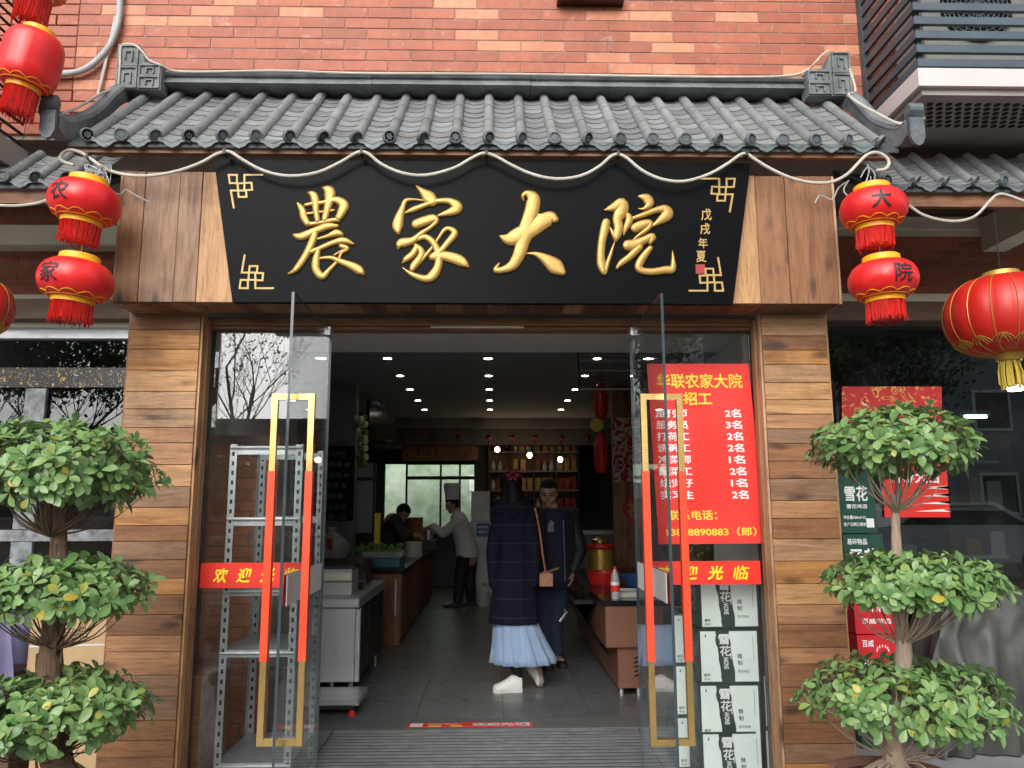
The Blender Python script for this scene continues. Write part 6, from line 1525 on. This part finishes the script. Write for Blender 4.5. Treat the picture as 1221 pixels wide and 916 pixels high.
def rings(mb, rs, seg=28, fold=None, open_ends=True):
    """clothing loft: list of (centre, rx, ry) horizontal rings from top to bottom"""
    vs = []
    for i, (c, rx, ry) in enumerate(rs):
        for k in range(seg):
            q = 2*PI*k/seg; m_ = 1+(fold(q, i/(len(rs)-1)) if fold else 0); vs.append((c[0]+rx*m_*math.cos(q), c[1]+ry*m_*math.sin(q), c[2]))
    n = len(rs); fs = [(i*seg+k,(i+1)*seg+k,(i+1)*seg+(k+1)%seg,i*seg+(k+1)%seg) for i in range(n-1) for k in range(seg)]
    if open_ends: fs += [tuple(range(seg)), tuple((n-1)*seg+k for k in range(seg-1,-1,-1))]
    mb.add(vs, fs)
# ---- woman in the long plaid coat, back to the street, walking left
Yg = 6.22
def W_(u, v, dy=0): return P(u, v, Yg+dy)
wo = thing('person', (W_(620,823).x,Yg,0), 'woman seen from behind in long navy plaid coat, pale blue tulle skirt and white sneakers', 'person')
hc = W_(609,581,.04); face = (-.15,1,0)
b = MB(); s_, f_, u_ = head(b, hc, face, .1, .15)
limbs(b, [(hc-Vector((0,0,.06)),.055, W_(612,603,.0),.062), (W_(612,608),.10, W_(613,660),.11), (W_(613,660),.11, W_(614,720),.13)])
lh, rh = W_(604,722), W_(626,722)
fl_, fr_ = W_(614,812,-.03), W_(640,800,.14)
kl, kr = W_(608,765,-.02), W_(632,768,.08)
limbs(b, [(lh,.085,kl,.055),(kl,.055,W_(618,806,-.02)+Vector((0,0,.0)),.036),(rh,.085,kr,.055),(kr,.055,W_(640,792,.16),.036),
  (W_(618,812,-.02),.032,W_(600,820,-.04)+Vector((0,0,.02)),.03),(W_(640,795,.15),.032,W_(645,812,.08),.03)])
# arms (hands in the pockets, so both sit at the coat front)
limbs(b, [(W_(596,615),.055,W_(588,655,-.02),.045),(W_(588,655,-.02),.045,W_(592,690,.06),.035),(W_(634,615),.055,W_(640,655,.02),.045),(W_(640,655,.02),.045,W_(636,690,.1),.035)])
hand(b, W_(592,690,.07), (0.2,.6,-.8), (1,0,0), 1, .5); hand(b, W_(636,690,.11), (-.2,.5,-.8), (-1,0,0), 1, .5)
mb = remesh(b, .009, 3); mb.build('body', M['skin'], wo, True, angle=180)
b = MB(); b.ell(hc-f_*.012+u_*.026, (.095,.113,.108), 20, 14); b.ell(hc-f_*.04-u_*.05, (.088,.085,.10), 16, 12); b.cap_(hc-f_*.10-u_*.01,.055,hc-f_*.10-u_*.13,.06,12); b.cap_(hc-f_*.06-u_*.06-s_*.05,.04,hc-f_*.08-u_*.15-s_*.06,.03,10); b.cap_(hc-f_*.06-u_*.06+s_*.05,.04,hc-f_*.08-u_*.15+s_*.06,.03,10); remesh(b,.008,3).build('long_hair', M['hair'], wo, True, angle=180)
b = MB(); kc_ = hc-f_*.12+u_*.075
for a in range(6): b.ell(kc_+Vector((math.cos(a*1.05),0,math.sin(a*1.05)))*.035, (.026,.02,.017), 10, 7, rot=Euler((0,-a*1.05,0)))
b.build('red_hair_bow', M['bow_red'], wo, True)
b = MB(); cz = [(598,.075,.08),(603,.16,.12),(610,.195,.145),(625,.168,.14),(650,.145,.145),(680,.15,.15),(705,.17,.162),(728,.19,.172),(742,.2,.178)]
rings(b, [(W_(612.5,v), rx, ry) for v, rx, ry in cz], 32, lambda q,t: .03*math.sin(3*q+4*t)*t+.03*math.sin(6*q+5*t)*t)
b.cap_(W_(596,618,-.03),.066,W_(588,656,-.12),.058,14); b.cap_(W_(588,656,-.12),.058,W_(590,696,-.05),.05,14); b.cap_(W_(630,617,-.03),.066,W_(637,656,-.12),.056,14); b.cap_(W_(637,656,-.12),.056,W_(635,694,-.05),.05,14)
b.ell(W_(612,611,-.09), (.13,.065,.06), 18, 12); b.cap_(W_(596,604,-.03),.035,W_(612,612,-.14),.04); b.cap_(W_(628,604,-.03),.035,W_(612,612,-.14),.04)
mb = remesh(b, .009, 2); mb.build('coat', M['navy_coat'], wo, True, angle=180)
b = MB(); rings(b, [(W_(611,592,.0), .085, .085),(W_(611,597),.13,.11),(W_(612,604),.175,.13),(W_(612,611),.19,.14),(W_(612,613),.15,.1)], 28, lambda q,t: .03*math.sin(3*q)); b.build('coat_collar', M['navy_coat'], wo, True, angle=80)
b = MB(); rnd = random.Random(3)
rings(b, [(W_(614,735),.16,.14),(W_(616,752),.185,.16),(W_(619,768),.21,.18),(W_(621,780),.235,.2),(W_(622,789),.25,.21)], 96, lambda q,t: (.055*math.sin(14*q+.8*math.sin(3*q))+.03*math.sin(31*q))*(.25+t*.9)+ .06*t*math.cos(q))
b.build('tulle_skirt', M['tulle'], wo, True, angle=180)
b = MB(); b.cap_(kl,.058,W_(618,806,-.02),.04,14); b.cap_(kr,.058,W_(640,793,.155),.04,14); b.build('tights', M['tights'], wo, True)
def shoe(toe, heel, up, mat1, mat2, par, nm='sneaker', h=.08, w_=.042):
    d = (toe-heel).normalized(); u = Vector(up).normalized(); s = d.cross(u).normalized(); u = s.cross(d).normalized(); L = (toe-heel).length; b = MB(); vs = []; rows = [(0,.8,.95),(.15,1,1.15),(.35,.95,1.05),(.55,1.0,.75),(.8,1.12,.5),(.95,.85,.42),(1.0,.45,.3)]; m_ = 12
    for (t, ww, hh) in rows:
        for k in range(m_):
            q = 2*PI*k/m_; cz_ = (max(-.25,math.sin(q))+.25)/1.25
            vs.append(heel + d*L*t + s*w_*ww*math.cos(q) + u*(h*hh*cz_))
    b.add(vs, [(i*m_+k,(i+1)*m_+k,(i+1)*m_+(k+1)%m_,i*m_+(k+1)%m_) for i in range(len(rows)-1) for k in range(m_)]+[tuple(range(m_)),tuple((len(rows)-1)*m_+k for k in range(m_-1,-1,-1))])
    o = b.build(nm, M[mat1], par, True, angle=60); b = MB(); vs = []
    for (t, ww, hh) in rows:
        for k in range(m_): q = 2*PI*k/m_; vs.append(heel + d*L*(t*1.02-.01) + s*w_*1.04*ww*math.cos(q) + u*((.012 if math.sin(q) > 0 else -.016)))
    b.add(vs, [(i*m_+k,(i+1)*m_+k,(i+1)*m_+(k+1)%m_,i*m_+(k+1)%m_) for i in range(len(rows)-1) for k in range(m_)]+[tuple(range(m_)),tuple((len(rows)-1)*m_+k for k in range(m_-1,-1,-1))])
    b.build('sole', M[mat2], o); return o
tz = .018
a_ = W_(588,824,-.05); a_.z = tz; c_ = W_(622,824,-.03); c_.z = tz
so = shoe(a_, c_, (0,0,1), 'sneaker', 'sneaker', wo, h=.105, w_=.046)
b = MB()
for k in range(3): p = c_.lerp(a_, .42+.1*k)+Vector((0,0,.08-.014*k)); b.tube([p+Vector((0,-.035,-.012)),p+Vector((0,0,.004)),p+Vector((0,.035,-.012))],.004,5)
b.build('lace', M['fringe'], so)
toe = W_(645,821,.06); toe.z = max(toe.z,.03); heel = W_(641,791,.20)
shoe(toe, heel, (.2,-.35,1) if False else (-.75,.5,.45), 'sneaker', 'sole', wo, h=.085, w_=.045)
# shoulder bag
b = MB(); bc_ = W_(651,689,-.06); b.ell(bc_, (.055,.03,.055), 16, 10); b.box(bc_.x-.052,bc_.x+.052,bc_.y-.028,bc_.y+.028,bc_.z-.065,bc_.z+.035)
bg = thing('shoulder_bag', tuple(bc_), 'small tan patterned shoulder bag hanging at the woman\'s right side', 'handbag'); remesh(b,.006,2).build('pouch', M['leather_bag'], bg, True)
b = MB(); b.tube([Vector(p) for p in cr([tuple(W_(638,606,-.10)),tuple(W_(643,630,-.17)),tuple(W_(647,660,-.16)),tuple(bc_+Vector((0,-.02,.03)))],5)],.008,6); b.build('strap', M['leather_bag'], bg, True)
b = MB(); b.tube([bc_+Vector((.02,-.03,.05)),bc_+Vector((.1,-.03,.075))],.008,6); b.build('zip_pull', M['brass'], bg)
# ---- man in black jacket, facing the street, looking down
Ym = 7.12
def N_(u, v, dy=0): return P(u, v, Ym+dy)
mn = thing('person', (N_(665,790).x,Ym,0), 'man in open black jacket, navy t-shirt and dark jeans looking down beside the woman', 'person')
hc = N_(654,588,-.04)
b = MB(); s_, f_, u_ = head(b, hc, (-.12,-1,0), .098, .35)
limbs(b, [(hc-Vector((0,-.03,.05)),.055,N_(659,608),.062),(N_(650,619),.08,N_(672,619),.08),(N_(656,640),.10,N_(664,640),.10),(N_(660,640),.115,N_(660,690),.115)])
hl, hr_ = N_(650,694), N_(672,694); kl, kr = N_(650,745), N_(662,745,.02)
limbs(b, [(hl,.09,kl,.062),(kl,.062,N_(652,784),.042),(hr_,.09,kr,.062),(kr,.062,N_(664,780,.08),.042),(N_(652,787),.035,N_(656,792,-.12),.03),(N_(664,784,.08),.035,N_(670,789,-.04),.03)])
el = N_(692,655,-.02); wr_ = N_(684,682,-.10); er = N_(634,652,.02); wl_ = N_(634,686,.0)
limbs(b, [(N_(679,614),.06,el,.05),(el,.048,wr_,.03),(N_(641,614),.06,er,.05),(er,.048,wl_,.03)])
hand(b, wr_, (-.25,-.25,-1), (-.9,.2,.1), 1.0, .6, -1); hand(b, wl_, (0,-.1,-1), (.9,.1,0), 1.0, .4, 1)
remesh(b, .008, 2).build('body', M['skin'], mn, True, angle=180)
faceparts(mn, hc, s_, f_, u_, .98); hairshell(mn, hc, s_, f_, u_, .98, .30, -.25)
b = MB(); rings(b, [(N_(658,606),.07,.07),(N_(659,612),.16,.11),(N_(660,640),.165,.14),(N_(660,680),.16,.15),(N_(660,702),.165,.15)], 28, lambda q,t: .015*math.sin(5*q+6*t)); b.build('t_shirt', M['tshirt_navy'], mn, True, angle=120)
pp_ = N_(657,628,-.168); b = MB(); b.prism([(pp_.x-.03,pp_.z-.05),(pp_.x+.03,pp_.z-.045),(pp_.x+.02,pp_.z),(pp_.x+.03,pp_.z+.03),(pp_.x,pp_.z+.06),(pp_.x-.025,pp_.z+.02)][::-1], pp_.y, pp_.y+.02); b.build('shirt_print', M['far_grey'], mn)
# jacket: two front panels, back, sleeves
b = MB(); seg = 30; rs = [(606,.10,.085),(611,.19,.12),(620,.215,.14),(645,.205,.165),(675,.2,.175),(700,.205,.18)]; vs = []
for (v, rx, ry) in rs:
    c = N_(661,v)
    for k in range(seg+1):
        q = -PI/2+.50+(2*PI-1.0)*k/seg; vs.append((c.x+rx*math.cos(q)*(1+.02*math.sin(9*q)), c.y+ry*math.sin(q), c.z))
inn = [(N_(661,650).x+(x-N_(661,650).x)*.93, Ym+(y-Ym)*.93, z) for x,y,z in vs]; n_ = len(rs); m_ = seg+1; Nn = len(vs)
fs = [(i*m_+k,(i+1)*m_+k,(i+1)*m_+k+1,i*m_+k+1) for i in range(n_-1) for k in range(seg)]
fs2 = [(a+Nn,d+Nn,c+Nn,b_+Nn) for a,b_,c,d in fs] + [(i*m_,i*m_+Nn,(i+1)*m_+Nn,(i+1)*m_) for i in range(n_-1)] + [(i*m_+seg,(i+1)*m_+seg,(i+1)*m_+seg+Nn,i*m_+seg+Nn) for i in range(n_-1)] + [((n_-1)*m_+k,(n_-1)*m_+k+Nn,(n_-1)*m_+k+1+Nn,(n_-1)*m_+k+1) for k in range(seg)] + [(k,k+1,k+1+Nn,k+Nn) for k in range(seg)]
b.add(vs+inn, fs+fs2)
b.cap_(N_(680,615),.078,el,.064,14); b.cap_(el,.062,wr_+Vector((0,0,.02)),.047,14); b.cap_(N_(641,615),.078,er,.064,14); b.cap_(er,.062,wl_+Vector((0,0,.03)),.047,14)
b.build('jacket', M['jacket_black'], mn, True, angle=60)
b = MB(); b.tube([N_(690,690,-.0)+Vector((-.14,-.19,.0)), N_(672,620,-.15)], .004, 4); b.build('zip', M['steel'], mn)
b = MB(); b.cap_(N_(650,698),.095,kl,.07,16); b.cap_(kl,.07,N_(652,785),.055,14); b.cap_(N_(670,698),.095,kr,.07,16); b.cap_(kr,.07,N_(664,782,.08),.055,14); b.cap_(N_(652,700),.11,N_(668,700),.11,14)
remesh(b,.01,2).build('jeans', M['jeans'], mn, True, angle=180)
for (tu,tv,td,hu_,hv,hd) in ((655,795,-.22,652,792,.03),(672,790,-.12,666,786,.12)):
    a_ = N_(tu,tv,td); a_.z=.018; c_ = N_(hu_,hv,hd); c_.z = .018; c_.y = a_.y+.26; shoe(a_, c_, (0,0,1), 'jacket_black', 'rubber', mn, 'shoe')
# ---- chef
Yc = 11.2
def K_(u, v, dy=0): return P(u, v, Yc+dy)
kz = (K_(545,590).z)
ch = thing('person', (K_(548,708).x,Yc,0), 'cook in white jacket and tall white hat working at the left counter', 'person')
hc = K_(540,602); b = MB(); s_, f_, u_ = head(b, hc, (-1,-.15,0), .1, .35)
hip = K_(558,660); limbs(b, [(hc-Vector((-.03,0,.05)),.05,K_(546,614),.06),(K_(547,622),.12,K_(556,655),.13),(hip,.13,K_(558,665),.14)])
kn1, kn2 = K_(549,686,-.05), K_(560,686,.08); f1, f2 = K_(546,709,-.05), K_(562,709,.08); f1.z = f2.z = .05
el, wr_ = K_(528,636,-.1), K_(513,628,-.08)
limbs(b, [(K_(554,665,-.06),.085,kn1,.06),(kn1,.06,f1,.045),(K_(561,665,.07),.085,kn2,.06),(kn2,.06,f2,.045),(f1,.04,f1+Vector((-.17,-.02,-.01)),.032),(f2,.04,f2+Vector((-.17,-.02,-.01)),.032),(K_(547,621,-.16),.065,el,.05),(el,.048,wr_,.03),(K_(547,621,.16),.065,K_(530,636,.14),.05),(K_(530,636,.14),.048,K_(514,630,.1),.03)])
hand(b, wr_, (-1,-.1,-.2), (0,-.1,-1), 1, .6); hand(b, K_(514,630,.1), (-1,0,-.2), (0,0,-1), 1, .6, -1)
remesh(b,.01,2).build('body', M['skin'], ch, True, angle=180); hairshell(ch, hc, s_, f_, u_, 1.0, .3, -.5); faceparts(ch, hc, s_, f_, u_)
b = MB(); b.lathe([(.095,0),(.1,.08),(.112,.16),(.12,.2),(.1,.235),(.0001,.24)], tuple(hc+u_*.075-f_*.01), 22, mod=lambda q: 1+.03*math.sin(9*q)); b.build('chef_hat', M['chef_white'], ch, True)
b = MB(); rings(b, [(K_(546,610),.07,.08),(K_(547,617),.12,.2),(K_(550,632),.15,.2),(K_(556,650),.16,.18),(K_(558,664),.17,.18)],26,lambda q,t:.02*math.sin(4*q+6*t)); b.cap_(K_(547,621,-.16),.08,el,.066); b.cap_(el,.066,wr_+Vector((.05,0,0)),.05); b.cap_(K_(547,621,.16),.08,K_(530,636,.14),.066); b.cap_(K_(530,636,.14),.066,K_(516,631,.1),.05)
remesh(b,.012,2).build('chef_jacket', M['chef_white'], ch, True, angle=180)
b = MB(); b.cap_(K_(554,664,-.06),.11,kn1,.085); b.cap_(kn1,.085,f1+Vector((0,0,.04)),.07); b.cap_(K_(561,664,.07),.11,kn2,.085); b.cap_(kn2,.085,f2+Vector((0,0,.04)),.07); remesh(b,.012,2).build('trousers', M['tights'], ch, True, angle=180)
for f_0 in (f1, f2): a_ = f_0+Vector((-.2,-.02,0)); a_.z=.018; c_ = f_0+Vector((.07,0,0)); c_.z=.018; shoe(a_, c_, (0,0,1), 'jacket_black', 'rubber', ch, 'shoe')
# ---- worker bending over the counter, dark clothes
Yk = 10.9
def J_(u, v, dy=0): return P(u, v, Yk+dy)
wk = thing('person', (J_(466,640).x,Yk,0), 'worker in dark clothes bending over the wood counter by the kitchen window', 'person')
hc = J_(480,611); b = MB(); s_, f_, u_ = head(b, hc, (.8,-.4,0), .1, .7)
limbs(b, [(hc-Vector((.04,0,.05)),.05,J_(474,624),.06),(J_(468,622),.12,J_(462,650),.14),(J_(462,650),.15,Vector((J_(458,660).x,Yk,.5)),.15)])
limbs(b, [(J_(472,628,-.16),.06,J_(482,642,-.18),.048),(J_(482,642,-.18),.046,J_(494,639,-.12),.03),(J_(474,628,.14),.06,J_(486,640,.1),.048),(J_(486,640,.1),.046,J_(496,637,.0),.03)])
for dy in (-.1,.1): x_ = J_(458,660).x; limbs(b, [(Vector((x_,Yk+dy,.6)),.1,Vector((x_,Yk+dy,.35)),.07),(Vector((x_,Yk+dy,.35)),.07,Vector((x_,Yk+dy,.05)),.05)])
hand(b, J_(494,639,-.12), (1,0,-.3), (0,0,-1), 1, .6); hand(b, J_(496,637,0), (1,0,-.3), (0,0,-1), 1, .6, -1)
remesh(b,.011,2).build('body', M['skin'], wk, True, angle=180); hairshell(wk, hc, s_, f_, u_, 1.0, .2, -.6); faceparts(wk, hc, s_, f_, u_)
b = MB(); b.cap_(J_(470,624),.14,J_(462,650),.16); b.cap_(J_(462,650),.165,Vector((J_(458,660).x,Yk,.45)),.17); b.cap_(J_(472,628,-.16),.08,J_(482,642,-.18),.062); b.cap_(J_(482,642,-.18),.062,J_(490,640,-.14),.045); b.cap_(J_(474,628,.14),.08,J_(486,640,.1),.062); b.cap_(J_(486,640,.1),.062,J_(492,638,.04),.045)
remesh(b,.012,2).build('dark_coat', M['jacket_black'], wk, True, angle=180)

# ================================================================ ACROSS THE STREET (seen mirrored in the glass)
def street_tree(x, y, H, seed, leafy, label):
    rnd = random.Random(seed); t = thing('street_tree', (x,y,-.02), label, 'tree'); tips = []; b = MB()
    def grow(p, d, L, r, lev):
        n = 5; path = [p]; 
        for i in range(n): d = (d+Vector((rnd.uniform(-.16,.16),rnd.uniform(-.16,.16),rnd.uniform(-.02,.1)))).normalized(); path.append(path[-1]+d*L/n)
        b.tube(path, [r*(1-.5*i/n) for i in range(n+1)], 7 if lev < 2 else 3)
        if lev >= 5: tips.append(path[-1]); tips.append(path[-2]); return
        for k in range(4 if lev < 2 else 3):
            a = rnd.uniform(0,2*PI); q = Vector((math.cos(a),math.sin(a),rnd.uniform(.1,.8))); grow(path[rnd.randint(2,n)] if k else path[-1], (d*.8+q*.75).normalized(), L*rnd.uniform(.6,.82), r*.46, lev+1)
    grow(Vector((x,y,-.02)), Vector((0,0,1)), H*.34, H*.014, 0)
    b.build('trunk', M['bark'], t, True)
    c = MB(); nl = 7 if leafy else 1
    for p in tips:
        for k in range(nl):
            q = p+Vector((rnd.gauss(0,.28),rnd.gauss(0,.28),rnd.gauss(0,.22))); s = rnd.uniform(.05,.1) if leafy else rnd.uniform(.03,.05); a = Vector((rnd.uniform(-1,1),rnd.uniform(-1,1),rnd.uniform(-1,1))).normalized(); e = a.orthogonal().normalized(); f = a.cross(e)
            c.add([q-e*s, q+f*s*.6, q+e*s, q-f*s*.6], [(0,1,2,3)])
    stuff(c.build('crown', M['tree_leaf'], t))
street_tree(-5.0,-8.5,7.5,3,False,'almost bare street tree across the road, mirrored in the left glass')
street_tree(-10.2,-8.6,8,4,True,'leafy street tree across the road at the left')
street_tree(-14.5,-10,8.5,15,True,'leafy street tree across the road at the far left')
street_tree(2.6,-8.0,7.5,7,True,'leafy street tree across the road mirrored above the poster')
street_tree(7.2,-8.5,8,9,True,'leafy street tree across the road mirrored in the right shop window')
street_tree(11.0,-9.5,8,12,True,'leafy street tree across the road at the far right')
def house(x0, x1, y0, y1, h, wall, label, rows, cols):
    t = thing('building', ((x0+x1)/2,y1,-.02), label, 'building'); MB().box(x0,x1,y0,y1,-.02,h).build('wall', M[wall], t)
    MB().box(x0-.2,x1+.2,y0-.2,y1+.2,h+.003,h+.25).build('roof', M['tile_dark'], t)
    for j in range(rows):
        for i in range(cols):
            xc = x0+(x1-x0)*(i+.5)/cols; zc_ = 1.0+j*3.0
            f = MB().box(xc-.7,xc+.7,y1+.003,y1+.07,zc_,zc_+1.5).build('window', M['paper_white'], t); g = MB().box(xc-.6,xc+.6,y1+.071,y1+.08,zc_+.1,zc_+1.4).build('pane', M['screen'], f)
house(-16,-1.5,-20,-14,3.6,'far_brick','low red brick building across the street',1,6)
house(7,26,-28,-17,12.5,'far_grey','grey apartment block across the street to the right',4,6)
# parked car across the road
def car(x, y):
    t = thing('parked_car', (x,y,-.02), 'white hatchback parked across the street, mirrored in the right window', 'car')
    side = [(-2.0,.35),(-2.05,.75),(-1.9,.95),(-1.35,1.02),(-.8,1.42),(.6,1.45),(1.35,1.0),(1.95,.85),(2.05,.6),(2.0,.35)]
    b = MB(); b.prism([(x+a,c) for a, c in side], y-.85, y+.85); b.build('body', M['white_car'], t)
    b = MB(); b.prism([(x+a,c) for a, c in [(-1.2,1.03),(-.75,1.36),(.55,1.39),(1.15,1.03)]], y-.857, y+.857); b.build('side_windows', M['screen'], t)
    for wx in (-1.3,1.3):
        for sy in (-.8,.8):
            w_ = MB().lathe([(.0001,-.1),(.32,-.1),(.34,0),(.32,.1),(.0001,.1)],(x+wx,y+sy,.32),24,axis='y').build('wheel', M['rubber'], t, True); MB().lathe([(.0001,-.105),(.2,-.105),(.2,.105),(.0001,.105)],(x+wx,y+sy,.32),16,axis='y').build('rim', M['steel'], w_)
    for sx in (-2.03,2.0): MB().box(x+sx-.04,x+sx+.04,y+.45,y+.8,.65,.8).build('light', M['plastic_red'], t)
car(8.6,-4.6)
